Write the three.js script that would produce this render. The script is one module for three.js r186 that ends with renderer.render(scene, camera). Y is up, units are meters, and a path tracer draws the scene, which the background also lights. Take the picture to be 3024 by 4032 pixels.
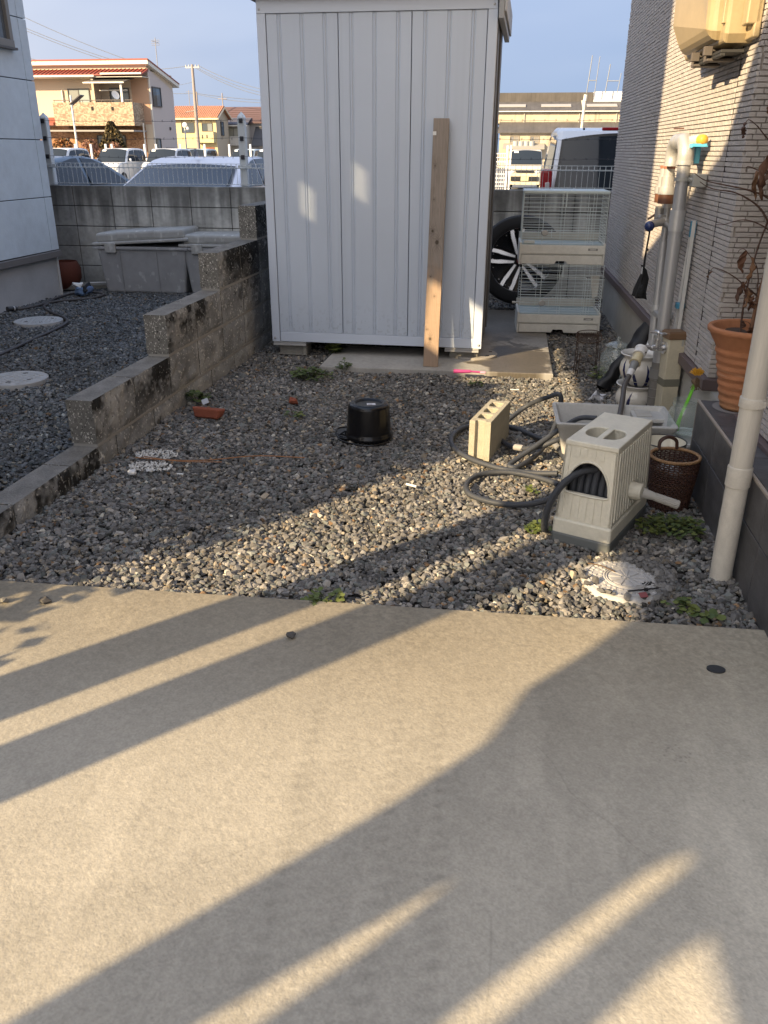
import * as THREE from 'three';
import { RoundedBoxGeometry } from 'three/addons/geometries/RoundedBoxGeometry.js';
import { ConvexGeometry } from 'three/addons/geometries/ConvexGeometry.js';
import { mergeGeometries, mergeVertices, toCreasedNormals } from 'three/addons/utils/BufferGeometryUtils.js';

// ---------------------------------------------------------------- camera, sky, sun, exposure
const scene = new THREE.Scene();
const camera = new THREE.PerspectiveCamera(63.43, 3 / 4, 0.05, 900);
camera.rotation.order = 'YXZ';
camera.position.set(0, 1.3, 0);
camera.rotation.set(-23.54 * Math.PI / 180, 9.2 * Math.PI / 180, 0.0035);
scene.add(camera);
const renderer = new THREE.WebGLRenderer({ antialias: true });
renderer.setSize(768, 1024);
renderer.toneMapping = THREE.LinearToneMapping;
renderer.toneMappingExposure = 2.6;
renderer.shadowMap.enabled = true;

const lerp = (a, b, t) => a + (b - a) * t, clamp = (x, a = 0, b = 1) => Math.min(b, Math.max(a, x));
const sst = (a, b, x) => { const t = clamp((x - a) / (b - a)); return t * t * (3 - 2 * t); };
const SUN_AZ = 47.5 * Math.PI / 180, SUN_EL = 24 * Math.PI / 180;
const toSun = new THREE.Vector3(-Math.cos(SUN_EL) * Math.cos(SUN_AZ), Math.sin(SUN_EL), Math.cos(SUN_EL) * Math.sin(SUN_AZ));
const SKY_GAIN = 1.25, SUN_INT = 4.3;
{ // a hazy winter afternoon sky: pale near the horizon, bluer above, thin cloud veil
  const W = 1024, H = 512, d = new Float32Array(W * H * 4);
  const hsh = (x, y) => { const s = Math.sin(x * 127.1 + y * 311.7) * 43758.5453; return s - Math.floor(s); };
  const vn = (x, y) => { const i = Math.floor(x), j = Math.floor(y), f = x - i, g = y - j, u = f * f * (3 - 2 * f), v = g * g * (3 - 2 * g);
    return (hsh(i, j) * (1 - u) + hsh(i + 1, j) * u) * (1 - v) + (hsh(i, j + 1) * (1 - u) + hsh(i + 1, j + 1) * u) * v; };
  const n = new THREE.Vector3();
  for (let j = 0; j < H; j++) for (let i = 0; i < W; i++) {
    const v = (j + 0.5) / H, u = (i + 0.5) / W, el = (v - 0.5) * Math.PI, az = (u - 0.5) * 2 * Math.PI;
    n.set(Math.cos(el) * Math.cos(az), Math.sin(el), Math.cos(el) * Math.sin(az));
    const h = Math.max(0, n.y), t = Math.pow(h, 0.85);
    const right = sst(Math.cos(1.15), Math.cos(0.15), Math.cos(az - Math.atan2(-0.85, 0.30)));       // clearer to the north east
    let r = 0.222 + (0.190 - 0.222) * t, g = 0.222 + (0.262 - 0.222) * t, b = 0.240 + (0.410 - 0.240) * t;
    const k = 0.36 * right * Math.exp(-h * 2.0); r *= 1 - k * 1.39; g *= 1 - k * 0.90; b *= 1 - k * 0.28;
    const px = n.x / (h + 0.25), pz = n.z / (h + 0.25);
    let c = vn(px * 1.6 + 3, pz * 3.2) * 0.5 + vn(px * 3.7, pz * 7 + 9) * 0.3 + vn(px * 8 + 5, pz * 14) * 0.2;
    c = Math.min(1, Math.max(0, (c - 0.42) * 2.4)) * 0.5 * (1 - 0.75 * right) * Math.min(1, h * 6);
    r += (0.30 - r) * c; g += (0.315 - g) * c; b += (0.345 - b) * c;
    const s = Math.max(0, n.dot(toSun)), gl = 0.9 * Math.pow(s, 10) + 0.62 * Math.pow(s, 2.2);
    r += gl * 0.55; g += gl * 0.47; b += gl * 0.36;
    if (n.y < 0) { r = 0.10; g = 0.095; b = 0.085; }
    const o = (j * W + i) * 4; d[o] = r * SKY_GAIN; d[o + 1] = g * SKY_GAIN; d[o + 2] = b * SKY_GAIN; d[o + 3] = 1;
  }
  const t = new THREE.DataTexture(d, W, H, THREE.RGBAFormat, THREE.FloatType);
  t.mapping = THREE.EquirectangularReflectionMapping; t.magFilter = t.minFilter = THREE.LinearFilter; t.needsUpdate = true;
  scene.background = t; scene.environment = t;
}
const sun = new THREE.DirectionalLight(new THREE.Color(1, 0.76, 0.45), SUN_INT);
sun.target.position.set(0, 0, -4); sun.position.copy(toSun).multiplyScalar(60).add(sun.target.position);
sun.castShadow = true; sun.shadow.mapSize.set(4096, 4096); sun.shadow.radius = 1;
Object.assign(sun.shadow.camera, { left: -50, right: 50, top: 50, bottom: -50, near: 1, far: 200 });
scene.add(sun, sun.target);

// ---------------------------------------------------------------- helpers
function rng(seed) { let a = seed >>> 0; return () => { a = (a + 0x6D2B79F5) | 0; let t = Math.imul(a ^ (a >>> 15), 1 | a); t = (t + Math.imul(t ^ (t >>> 7), 61 | t)) ^ t; return ((t ^ (t >>> 14)) >>> 0) / 4294967296; }; }
const V3 = (x, y, z) => new THREE.Vector3(x, y, z);
const LAT = (() => { const r = rng(77), a = new Float32Array(65536); for (let i = 0; i < 65536; i++) a[i] = r(); return a; })();
// value noise that repeats after px, py cells
function vnoise(x, y, px, py, seed) {
  const xi = Math.floor(x), yi = Math.floor(y), fx = x - xi, fy = y - yi, u = fx * fx * (3 - 2 * fx), v = fy * fy * (3 - 2 * fy);
  const x0 = ((xi % px) + px) % px, x1 = (x0 + 1) % px, y0 = ((yi % py) + py) % py, y1 = (y0 + 1) % py, s = seed * 7919;
  const A = LAT[(x0 * 157 + y0 * 911 + s) & 65535], B = LAT[(x1 * 157 + y0 * 911 + s) & 65535], C = LAT[(x0 * 157 + y1 * 911 + s) & 65535], D = LAT[(x1 * 157 + y1 * 911 + s) & 65535];
  return (A + (B - A) * u) * (1 - v) + (C + (D - C) * u) * v;
}
function fbm(u, v, px, py, oct, seed) { let s = 0, a = 0.5, n = 0; for (let o = 0; o < oct; o++) { s += a * vnoise(u * px, v * py, px, py, seed + o * 3); n += a; a *= 0.55; px *= 2; py *= 2; } return s / n; }
const toS = (c) => c <= 0.0031308 ? 12.92 * c : 1.055 * Math.pow(c, 1 / 2.4) - 0.055;
function colorTex(w, h, fn, rep) {
  const d = new Uint8Array(w * h * 4);
  for (let j = 0; j < h; j++) for (let i = 0; i < w; i++) { const c = fn((i + 0.5) / w, (j + 0.5) / h), o = (j * w + i) * 4; for (let k = 0; k < 3; k++) d[o + k] = 255 * clamp(toS(clamp(c[k]))); d[o + 3] = c.length > 3 ? 255 * c[3] : 255; }
  const t = new THREE.DataTexture(d, w, h); t.colorSpace = THREE.SRGBColorSpace; return finishTex(t, rep);
}
function grayTex(w, h, fn, rep) {
  const d = new Uint8Array(w * h * 4);
  for (let j = 0; j < h; j++) for (let i = 0; i < w; i++) { const c = 255 * clamp(fn((i + 0.5) / w, (j + 0.5) / h)), o = (j * w + i) * 4; d[o] = d[o + 1] = d[o + 2] = c; d[o + 3] = 255; }
  return finishTex(new THREE.DataTexture(d, w, h), rep);
}
function finishTex(t, rep) { t.wrapS = t.wrapT = THREE.RepeatWrapping; t.magFilter = THREE.LinearFilter; t.minFilter = THREE.LinearMipmapLinearFilter; t.generateMipmaps = true; if (rep) t.repeat.set(rep[0], rep[1]); t.needsUpdate = true; return t; }
function again(t, a, b) { const c = t.clone(); c.repeat.set(a, b); c.needsUpdate = true; return c; }
const lin = (r, g, b) => new THREE.Color().setRGB(r, g, b);
function M(r, g, b, rough = 0.7, o = {}) { return new THREE.MeshStandardMaterial({ color: lin(r, g, b), roughness: rough, ...o }); }
function MP(r, g, b, rough, o = {}) { return new THREE.MeshPhysicalMaterial({ color: lin(r, g, b), roughness: rough, ...o }); }

// geometry: uv in metres by the dominant axis
function buv(geo, s = 1, ox = 0, oy = 0) {
  const g = geo.index ? geo.toNonIndexed() : geo, p = g.attributes.position, uv = new Float32Array(p.count * 2), a = V3(), b = V3(), c = V3(), n = V3();
  for (let i = 0; i < p.count; i += 3) {
    a.fromBufferAttribute(p, i); b.fromBufferAttribute(p, i + 1); c.fromBufferAttribute(p, i + 2);
    n.copy(b).sub(a).cross(c.clone().sub(a)); const x = Math.abs(n.x), y = Math.abs(n.y), z = Math.abs(n.z);
    [a, b, c].forEach((q, k) => { const o = (i + k) * 2; if (x >= y && x >= z) { uv[o] = q.z; uv[o + 1] = q.y; } else if (y >= z) { uv[o] = q.x; uv[o + 1] = q.z; } else { uv[o] = q.x; uv[o + 1] = q.y; } uv[o] = uv[o] * s + ox; uv[o + 1] = uv[o + 1] * s + oy; });
  }
  g.setAttribute('uv', new THREE.BufferAttribute(uv, 2)); return g;
}
function box(w, h, d, x = 0, y = 0, z = 0, bev = 0, seg = 1) {
  const g = bev > 0 ? new RoundedBoxGeometry(w, h, d, seg, Math.min(bev, w / 2.01, h / 2.01, d / 2.01)) : new THREE.BoxGeometry(w, h, d);
  g.translate(x, y, z); return buv(g);
}
const boxMM = (x0, x1, y0, y1, z0, z1, bev = 0, seg = 1) => box(x1 - x0, y1 - y0, z1 - z0, (x0 + x1) / 2, (y0 + y1) / 2, (z0 + z1) / 2, bev, seg);
function merge(list) { return mergeGeometries(list.map((g) => { const q = g.index ? g.toNonIndexed() : g; for (const k of Object.keys(q.attributes)) if (!['position', 'normal', 'uv'].includes(k)) q.deleteAttribute(k); if (!q.attributes.uv) buv(q); q.morphAttributes = {}; return q; })); }
function cyl(r0, r1, h, x = 0, y = 0, z = 0, seg = 20, open = false) { const g = new THREE.CylinderGeometry(r1, r0, h, seg, 1, open); g.translate(x, y + h / 2, z); return g; }
function rod(a, b, r, seg = 8, r2) { const A = V3(...a), B = V3(...b), d = B.clone().sub(A), g = new THREE.CylinderGeometry(r2 ?? r, r, d.length(), seg); g.applyQuaternion(new THREE.Quaternion().setFromUnitVectors(V3(0, 1, 0), d.normalize())); g.translate((A.x + B.x) / 2, (A.y + B.y) / 2, (A.z + B.z) / 2); return g; }
function tube(pts, r, seg = 60, rad = 8, closed = false) { return new THREE.TubeGeometry(new THREE.CatmullRomCurve3(pts.map((p) => V3(...p)), closed), seg, r, rad, closed); }
function lathe(prof, seg = 40) { return new THREE.LatheGeometry(prof.map((p) => new THREE.Vector2(p[0], p[1])), seg); }
function shape(pts, holes = []) { const s = new THREE.Shape(pts.map((p) => new THREE.Vector2(p[0], p[1]))); for (const h of holes) s.holes.push(new THREE.Path(h.map((p) => new THREE.Vector2(p[0], p[1])))); return s; }
function extr(s, depth, bev = 0, seg = 1) { const g = new THREE.ExtrudeGeometry(s, { depth, bevelEnabled: bev > 0, bevelSize: bev, bevelThickness: bev, bevelOffset: -bev, bevelSegments: seg, steps: 1, curveSegments: 16 }); return g; }
// an x-y extrusion turned so that shape x runs along +z and the thickness along x
function extrZ(s, x0, x1, bev = 0) { const g = extr(s, x1 - x0 - 2 * bev, bev); g.translate(0, 0, bev); g.rotateY(-Math.PI / 2); g.scale(-1, 1, 1); flip(g); g.translate(x0, 0, 0); return buv(g); }
function flip(g) { const q = g.index; if (q) { const a = q.array; for (let i = 0; i < a.length; i += 3) { const t = a[i]; a[i] = a[i + 2]; a[i + 2] = t; } } else { for (const k of Object.keys(g.attributes)) { const at = g.attributes[k], n = at.itemSize; for (let i = 0; i < at.count; i += 3) for (let c = 0; c < n; c++) { const t = at.array[i * n + c]; at.array[i * n + c] = at.array[(i + 2) * n + c]; at.array[(i + 2) * n + c] = t; } } } g.computeVertexNormals(); return g; }
function rough(geo, amp, freq, seed = 1) { // push vertices about with 3-D-ish noise (welded)
  let g = mergeVertices((() => { const q = geo.clone(); q.deleteAttribute('uv'); q.deleteAttribute('normal'); return q; })(), 1e-5); const p = g.attributes.position;
  for (let i = 0; i < p.count; i++) { const x = p.getX(i) * freq, y = p.getY(i) * freq, z = p.getZ(i) * freq; const N = (a, b, s) => vnoise(a + 50, b + 50, 256, 256, seed + s) - 0.5; p.setXYZ(i, p.getX(i) + amp * (N(y, z, 1) + N(x + y, z - y, 2)), p.getY(i) + amp * (N(x, z, 3) + N(x - z, y + z, 4)), p.getZ(i) + amp * (N(x, y, 5) + N(x + z, y - x, 6))); }
  g.computeVertexNormals(); return g;
}
const used = {};
function numbered(n) { const k = used[n] = (used[n] ?? -1) + 1; return k ? `${n}_${String(k).padStart(3, '0')}` : n; }
function tag(o, label, category, group, kind) { if (label) o.userData.label = label; if (category) o.userData.category = category; if (group) o.userData.group = group; if (kind) o.userData.kind = kind; return o; }
function sh(o) { o.castShadow = o.receiveShadow = true; return o; }
function thing(name, label, category, pos = [0, 0, 0], turn = 0, group) { const o = new THREE.Group(); o.name = numbered(name); o.position.set(...pos); o.rotation.y = turn; scene.add(o); return tag(o, label, category, group); }
function part(name, geo, m, parent) { const o = sh(new THREE.Mesh(geo, m)); o.name = name; parent.add(o); return o; }
function struct(name, geo, m, label) { const o = sh(new THREE.Mesh(geo, m)); o.name = name; scene.add(o); return tag(o, label, null, null, 'structure'); }
function solo(name, geo, m, label, category, pos = [0, 0, 0], turn = 0, group) { const o = sh(new THREE.Mesh(geo, m)); o.name = numbered(name); o.position.set(...pos); o.rotation.y = turn; scene.add(o); return tag(o, label, category, group); }
function copyOf(o, name, label, pos, turn) { const c = o.clone(); c.name = numbered(name); scene.add(c); if (pos) c.position.set(...pos); if (turn !== undefined) c.rotation.y = turn; c.userData = { ...o.userData }; if (label) c.userData.label = label; return c; }

// ---------------------------------------------------------------- shared textures
const grain = grayTex(512, 512, (u, v) => 0.5 + (fbm(u, v, 64, 64, 3, 5) - 0.5) * 1.1 + (vnoise(u * 256, v * 256, 256, 256, 9) - 0.5) * 0.35);
const dirt = colorTex(512, 512, (u, v) => { const n = fbm(u, v, 6, 6, 5, 21), k = 0.86 + 0.22 * (n - 0.5) * 2 * 0.6 + 0.1 * (fbm(u, v, 60, 60, 2, 3) - 0.5); return [k, k * 0.995, k * 0.98]; });
// ---------------------------------------------------------------- ground
{ // concrete slab (its far edge meets the gravel)
  const cracks = []; const r = rng(5);
  const crack = (x, y, dx, dy, n) => { const c = []; for (let i = 0; i < n; i++) { c.push([x, y]); x += dx + (r() - 0.5) * 0.03; y += dy + (r() - 0.5) * 0.03; } cracks.push(c); };
  crack(0.10, -1.60, 0.030, 0.045, 9); crack(-0.35, -1.28, -0.05, 0.045, 7); crack(0.02, -1.1, 0.006, 0.06, 6);
  const S = 2048, L = 4;
  const lines = new Float32Array(S * S);
  const put = (x, z, w, a) => { const X = (x + 2.4) / L * S, Y = (-z) / L * S, R = Math.ceil(w); for (let j = -R; j <= R; j++) for (let i = -R; i <= R; i++) { const xi = Math.round(X + i), yi = Math.round(Y + j); if (xi >= 0 && yi >= 0 && xi < S && yi < S) { const d = Math.hypot(xi - X, yi - Y); lines[yi * S + xi] = Math.max(lines[yi * S + xi], a * clamp(1 - d / w)); } } };
  for (const c of cracks) for (let i = 0; i + 1 < c.length; i++) for (let t = 0; t < 1; t += 0.02) put(lerp(c[i][0], c[i + 1][0], t), lerp(c[i][1], c[i + 1][1], t), 1.3, 0.26);
  for (let i = 0; i < 260; i++) put(-2 + r() * 3, -0.5 - r() * 1.7, 0.7 + r() * 1.4, 0.15 + r() * 0.4);           // pits and specks
  for (let i = 0; i < 26; i++) put(0.42 + (r() - 0.5) * 0.1, -1.62 + (r() - 0.5) * 0.07, 2, 0.5);
  const tex = colorTex(S, S, (u, v) => {
    const x = u * L - 2.4, z = -v * L;
    const big = fbm(u, v, 5, 5, 4, 31), mid = fbm(u, v, 22, 22, 4, 41), fine = fbm(u, v, 256, 256, 2, 51), sp = vnoise(u * 1024, v * 1024, 1024, 1024, 61);
    let k = 0.40 * (1 + 0.16 * (big - 0.5) + 0.14 * (mid - 0.5) + 0.17 * (fine - 0.5) + 0.24 * (sp - 0.5));
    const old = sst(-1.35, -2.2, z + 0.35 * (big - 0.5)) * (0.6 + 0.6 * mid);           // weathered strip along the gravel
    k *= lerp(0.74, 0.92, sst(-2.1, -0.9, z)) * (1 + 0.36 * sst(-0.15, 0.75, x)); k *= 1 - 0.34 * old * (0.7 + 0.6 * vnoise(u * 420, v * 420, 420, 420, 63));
    const dk = sst(0.55, 0.7, fbm(u, v, 9, 9, 5, 71)); k *= 1 - 0.10 * dk;
    for (const tx of [-0.23, -0.12, -0.42]) { const d = Math.abs(x - tx + 0.05 * Math.sin(z * 2)); if (d < 0.035) { const tr = 0.5 + 0.5 * Math.sin(z * 160 + x * 60); k *= 1 - 0.10 * tr * (1 - d / 0.035) * sst(0.42, 0.6, fbm(u, v, 14, 5, 2, 91)) * sst(-2, -1.5, z) * 1.6; } }
    const wisp = sst(0.60, 0.72, fbm(u, v, 40, 12, 3, 101)); k *= 1 + 0.09 * wisp;
    const warm = 0.05 * old + 0.02 * (big - 0.5); k *= 1 - 0.65 * lines[Math.min(S - 1, (v * S) | 0) * S + Math.min(S - 1, (u * S) | 0)];
    return [k * (1.06 + warm), k * 0.975, k * (0.80 - warm * 1.4)];
  });
  tex.wrapS = tex.wrapT = THREE.ClampToEdgeWrapping; tex.wrapS = tex.wrapT = THREE.RepeatWrapping;
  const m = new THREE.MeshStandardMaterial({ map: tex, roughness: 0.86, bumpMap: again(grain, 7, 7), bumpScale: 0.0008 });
  const a = 2.25 * Math.PI / 180, g = new THREE.Shape();
  const edge = (x) => -2.165 - Math.tan(a) * (x + 0.75);
  g.moveTo(-3.6, -6); g.lineTo(5, -6); g.lineTo(5, -edge(5)); g.lineTo(-3.6, -edge(-3.6)); g.closePath();   // shape y = -z
  const e = extr(g, 0.16, 0.004, 2); e.rotateX(-Math.PI / 2); e.translate(0, 0.028 - 0.164, 0);
  const q = e.index ? e.toNonIndexed() : e, p = q.attributes.position, uv = q.attributes.uv;
  for (let i = 0; i < p.count; i++) uv.setXY(i, (p.getX(i) + 2.4) / L, -p.getZ(i) / L);
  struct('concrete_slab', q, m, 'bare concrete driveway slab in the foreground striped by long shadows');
  // a round dark plug set in the slab and loose crumbs on it
  const plug = new THREE.CylinderGeometry(0.021, 0.021, 0.006, 28); plug.scale(1.15, 1, 0.85);
  solo('rubber_plug', plug, M(0.025, 0.027, 0.03, 0.6), 'small black round plug flat on the shaded concrete at right', 'plug', [0.581, 0.029, -1.987]);
  const pebble = (s, seed) => { const r2 = rng(seed), pts = []; for (let i = 0; i < 16; i++) { const t = r2() * 6.283, c = r2() * 2 - 1, q2 = Math.sqrt(1 - c * c); pts.push(V3(Math.cos(t) * q2 * s, c * s * 0.6, Math.sin(t) * q2 * s * 0.8)); } return new ConvexGeometry(pts); };
  const ds = M(0.07, 0.065, 0.06, 0.85, { flatShading: true });
  solo('stone', pebble(0.017, 3), ds, 'single dark stone lying on the concrete inside the second shadow stripe', 'stone', [-0.583, 0.037, -1.953]);
  solo('stone', pebble(0.021, 4), ds, 'dark stone on the slab by its left corner near the gravel edge', 'stone', [-1.375, 0.037, -2.02]);
  solo('stone', pebble(0.016, 6), M(0.16, 0.15, 0.13, 0.85, { flatShading: true }), 'grey stone on the slab at the far left edge of the photo', 'stone', [-1.50, 0.037, -2.0]);
}
const slabEdge = (x) => -2.165 - Math.tan(2.25 * Math.PI / 180) * (x + 0.75);

{ // one sheet of earth out to the horizon, asphalt car park beyond the block wall
  const tex = colorTex(512, 512, (u, v) => { const k = 0.055 * (0.6 + 0.9 * fbm(u, v, 40, 40, 3, 8)); return [k, k * 0.96, k * 0.9]; });
  const g = new THREE.PlaneGeometry(900, 900); g.rotateX(-Math.PI / 2); g.translate(0, -0.34, -150); struct('ground', buv(g, 0.5), new THREE.MeshStandardMaterial({ map: tex, roughness: 0.95 }));
  const bed = new THREE.PlaneGeometry(12, 12); bed.rotateX(-Math.PI / 2); bed.translate(-0.5, -0.012, -2.9);
  struct('gravel_bed', buv(bed, 1.5), new THREE.MeshStandardMaterial({ map: tex, roughness: 0.95 }), 'earth under the loose gravel');
  const asp = colorTex(512, 512, (u, v) => { const k = 0.13 * (0.75 + 0.5 * fbm(u, v, 80, 80, 2, 4) + 0.3 * (fbm(u, v, 5, 5, 3, 6) - 0.5)); return [k, k, k * 0.98]; });
  const lot = new THREE.PlaneGeometry(220, 140); lot.rotateX(-Math.PI / 2); lot.translate(0, -0.2, -78.7);
  struct('parking_lot', buv(lot, 0.4), new THREE.MeshStandardMaterial({ map: asp, roughness: 0.9 }), 'asphalt of the car park beyond the block wall');
}
{ // concrete pad in front of and beside the shed, with wet patches
  const stain = (x, z) => { const n = fbm(x * 0.5 + 2, z * 0.5 + 9, 16, 16, 4, 17), e = Math.hypot((x + 0.02) / 0.24, (z + 5.5) / 0.40); let s = sst(1.25, 0.9, e + (n - 0.5) * 1.5); s = Math.max(s, sst(0.55, 0.62, n) * sst(-5.4, -5.8, z) * sst(-0.25, -0.1, x)); s = Math.max(s, sst(-6.0, -6.5, z) * 0.9); return s; };
  const tex = colorTex(1024, 1024, (u, v) => { const x = u * 2 - 1.5, z = -5 - v * 2.6; const k = 0.36 * (0.8 + 0.5 * (fbm(u, v, 8, 8, 4, 12) - 0.3) + 0.25 * (fbm(u, v, 128, 128, 2, 13) - 0.5)), s = stain(x, z); const c = lerp(k, k * 0.28, s); return [c * (1.03 + 0.10 * s), c, c * (0.93 - 0.12 * s)]; });
  const rgh = grayTex(512, 512, (u, v) => 0.85 - 0.45 * stain(u * 2 - 1.5, -5 - v * 2.6));
  const s = shape([[-1.25, 5.10], [0.225, 5.16], [0.185, 7.38], [-0.4, 7.38], [-0.4, 5.75], [-1.25, 5.75]]);
  const e = extr(s, 0.10, 0.006, 2); e.rotateX(-Math.PI / 2); e.translate(0, 0.036 - 0.106, 0);
  const p = e.attributes.position, uv = e.attributes.uv; for (let i = 0; i < p.count; i++) uv.setXY(i, (p.getX(i) + 1.5) / 2, (-5 - p.getZ(i)) / 2.6);
  const padm = new THREE.MeshStandardMaterial({ map: tex, roughnessMap: rgh, roughness: 1, bumpMap: again(grain, 2, 2), bumpScale: 0.001 });
  struct('concrete_pad', e, padm, 'stained concrete pad under and beside the shed');
  const lid = thing('drain_cover', 'round grey concrete drain cover half hidden by the right foot of the shed', 'manhole cover', [-0.30, 0.036, -5.60]);
  part('cover', lathe([[0, 0], [0, 0.014], [0.158, 0.014], [0.165, 0.009], [0.165, 0]], 48), M(0.30, 0.28, 0.25, 0.85, { bumpMap: again(grain, 3, 3), bumpScale: 0.001 }), lid);
  for (const [x, z] of [[0.10, 0.07], [0.115, -0.05]]) part('lift_hole', box(0.022, 0.006, 0.014, x, 0.013, z), M(0.02, 0.02, 0.02, 0.9), lid);
}
// ---------------------------------------------------------------- gravel: countless loose stones
{
  const variants = [];
  for (let k = 0; k < 7; k++) { const r = rng(100 + k), pts = []; const sx = 0.8 + r() * 0.5, sy = 0.45 + r() * 0.3, sz = 0.65 + r() * 0.4; for (let i = 0; i < 13; i++) { const t = r() * 6.283, c = r() * 2 - 1, q = Math.sqrt(1 - c * c), l = 0.85 + r() * 0.3; pts.push(V3(Math.cos(t) * q * sx * l, c * sy * l, Math.sin(t) * q * sz * l)); } const g = new ConvexGeometry(pts); g.computeVertexNormals(); variants.push(g); }
  const stone = new THREE.MeshStandardMaterial({ color: 0xffffff, roughness: 0.88, flatShading: true });
  const dm = new THREE.Matrix4(), q = new THREE.Quaternion(), eu = new THREE.Euler(), col = new THREE.Color();
  function scatter(name, label, poly, seed, density, tint, skip) {
    const root = new THREE.Group(); root.name = numbered(name); scene.add(root); tag(root, label, 'gravel', null, 'stuff');
    const r = rng(seed), lists = variants.map(() => []); let [x0, x1, z0, z1] = poly; const n = Math.round((x1 - x0) * (z1 - z0) * density);
    for (let i = 0; i < n; i++) {
      const x = lerp(x0, x1, r()), z = lerp(z0, z1, r()); const sk = skip(x, z, r); if (sk === true) { r(); continue; }
      const big = r(); let s = 0.0075 + 0.0075 * r() + (big > 0.9 ? 0.005 * r() : 0); if (sk === 'small') s *= 0.75;
      const hump = 0.012 * (fbm(x * 0.25 + 3, z * 0.25 + 5, 24, 24, 3, 55) - 0.5) * 2;
      const y = hump + r() * 0.014 - 0.002;
      eu.set((r() - 0.5) * 1.5, r() * 6.283, (r() - 0.5) * 1.5); q.setFromEuler(eu);
      dm.compose(V3(x, y, z), q, V3(s, s * (0.8 + 0.4 * r()), s));
      const t = r(), b = 0.42 + 1.1 * r(), pt = 0.75 + 0.5 * fbm(x * 0.2 + 1, z * 0.2 + 4, 24, 24, 2, 95);
      if (t > 0.992) col.setRGB(0.50, 0.48, 0.43); else if (t > 0.975) col.setRGB(0.26, 0.165, 0.095).multiplyScalar(b * 0.8); else if (t > 0.90) col.setRGB(0.235, 0.205, 0.165).multiplyScalar(b); else if (t > 0.70) col.setRGB(0.205, 0.195, 0.185).multiplyScalar(b * pt); else if (t > 0.55) col.setRGB(0.125, 0.135, 0.135).multiplyScalar(b * pt); else col.setRGB(0.135, 0.133, 0.135).multiplyScalar(b * pt);
      col.multiply(tint); lists[(r() * variants.length) | 0].push(dm.clone(), col.clone());
    }
    lists.forEach((l, k) => { const im = new THREE.InstancedMesh(variants[k], stone, l.length / 2); im.name = 'stones'; for (let i = 0; i < l.length / 2; i++) { im.setMatrixAt(i, l[2 * i]); im.setColorAt(i, l[2 * i + 1]); } sh(im); im.userData.kind = 'stuff'; root.add(im); });
  }
  const foot = (x, z) => { // things the stones do not lie under
    if (x > -1.24 && x < 0.215 && z < -5.12 && z > -7.37 && !(x < -0.41 && z < -5.74)) return true;
    return Math.hypot(x - 0.40, z + 2.49) < 0.112 + 0.03 * (fbm(x * 0.5 + 4, z * 0.5 + 8, 64, 64, 2, 5) - 0.3) - (z < -2.56 ? 0.02 : 0);
  };
  scatter('gravel', 'loose grey crushed stone covering the yard between the stepped wall and the house', [-1.82, 0.95, -8.32, -2.12], 11, 8200, lin(0.98, 0.96, 0.91), (x, z, r) => {
    if (z > slabEdge(x) - 0.006) return true; if (x < -1.79) return true; if (z < -5.9 && x > -1.6 && x < -0.4) return true;
    if (x > 0.78 + (z + 2.3) * 0.0 && z > -3.44) return true; return foot(x, z) || (z < -5 && r() < 0.35);
  });
  scatter('gravel', 'darker grey gravel of the neighbouring yard left of the stepped wall', [-4.42, -1.9, -8.32, -2.4], 12, 5600, lin(0.66, 0.71, 0.75), (x, z, r) => {
    if (x < -1.9 - 2.2 && z > -4) return true; if (x + 4.3 < (z + 2.5) * -0.1 && z > -3) return true;
    return Math.hypot((x + 3.885), (z + 6.29)) < 0.205 || Math.hypot(x + 3.01, z + 4.53) < 0.205;
  });
  { // stones kicked onto the near manhole cover
    const im = new THREE.InstancedMesh(variants[4], stone, 130), r = rng(19); im.name = 'stones'; let n = 0; while (n < 130) { const a = r() * 6.283, d = 0.085 + 0.065 * Math.sqrt(r()), w = 0.5 + 0.5 * Math.cos(a - 0.3); if (r() > 0.12 + 0.88 * w * w || d < 0.135 - 0.05 * w * w) { if (r() > 0.02) continue; } const s = 0.006 + 0.008 * r(); dm.compose(V3(0.40 + Math.cos(a) * d, 0.028 + s * 0.35, -2.49 - Math.sin(a) * d), q.setFromEuler(eu.set(r() - 0.5, r() * 6, r() - 0.5)), V3(s, s, s)); im.setMatrixAt(n, dm); const b = 0.08 + 0.10 * r(); im.setColorAt(n, col.setRGB(b, b * 0.97, b * 0.93)); n++; }
    sh(im); scene.add(im); im.name = 'cover_gravel'; tag(im, 'loose stones lying on the edge of the near manhole cover', 'gravel', null, 'stuff'); }
  // white chippings spilt near the wall
  { const im = new THREE.InstancedMesh(variants[2], M(0.62, 0.61, 0.58, 0.85, { flatShading: true }), 420), r = rng(9); im.name = 'white_chippings'; for (let i = 0; i < 420; i++) { const a = r() * 6.283, d = Math.sqrt(r()), s = 0.003 + 0.004 * r(); const up = i < 230; dm.compose(V3((up ? -1.585 : -1.60) + Math.cos(a) * d * 0.10 + (up ? 0.02 : 0), 0.020 + r() * 0.006, (up ? -3.22 : -3.37) + Math.sin(a) * d * 0.06), q.setFromEuler(eu.set(r() * 3, r() * 3, r() * 3)), V3(s * (0.7 + r()), s * 0.7, s)); im.setMatrixAt(i, dm); } sh(im); scene.add(im); tag(im, 'small patch of white chippings spilt on grey gravel beside the stepped wall', 'chippings', null, 'stuff'); }
}
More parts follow.
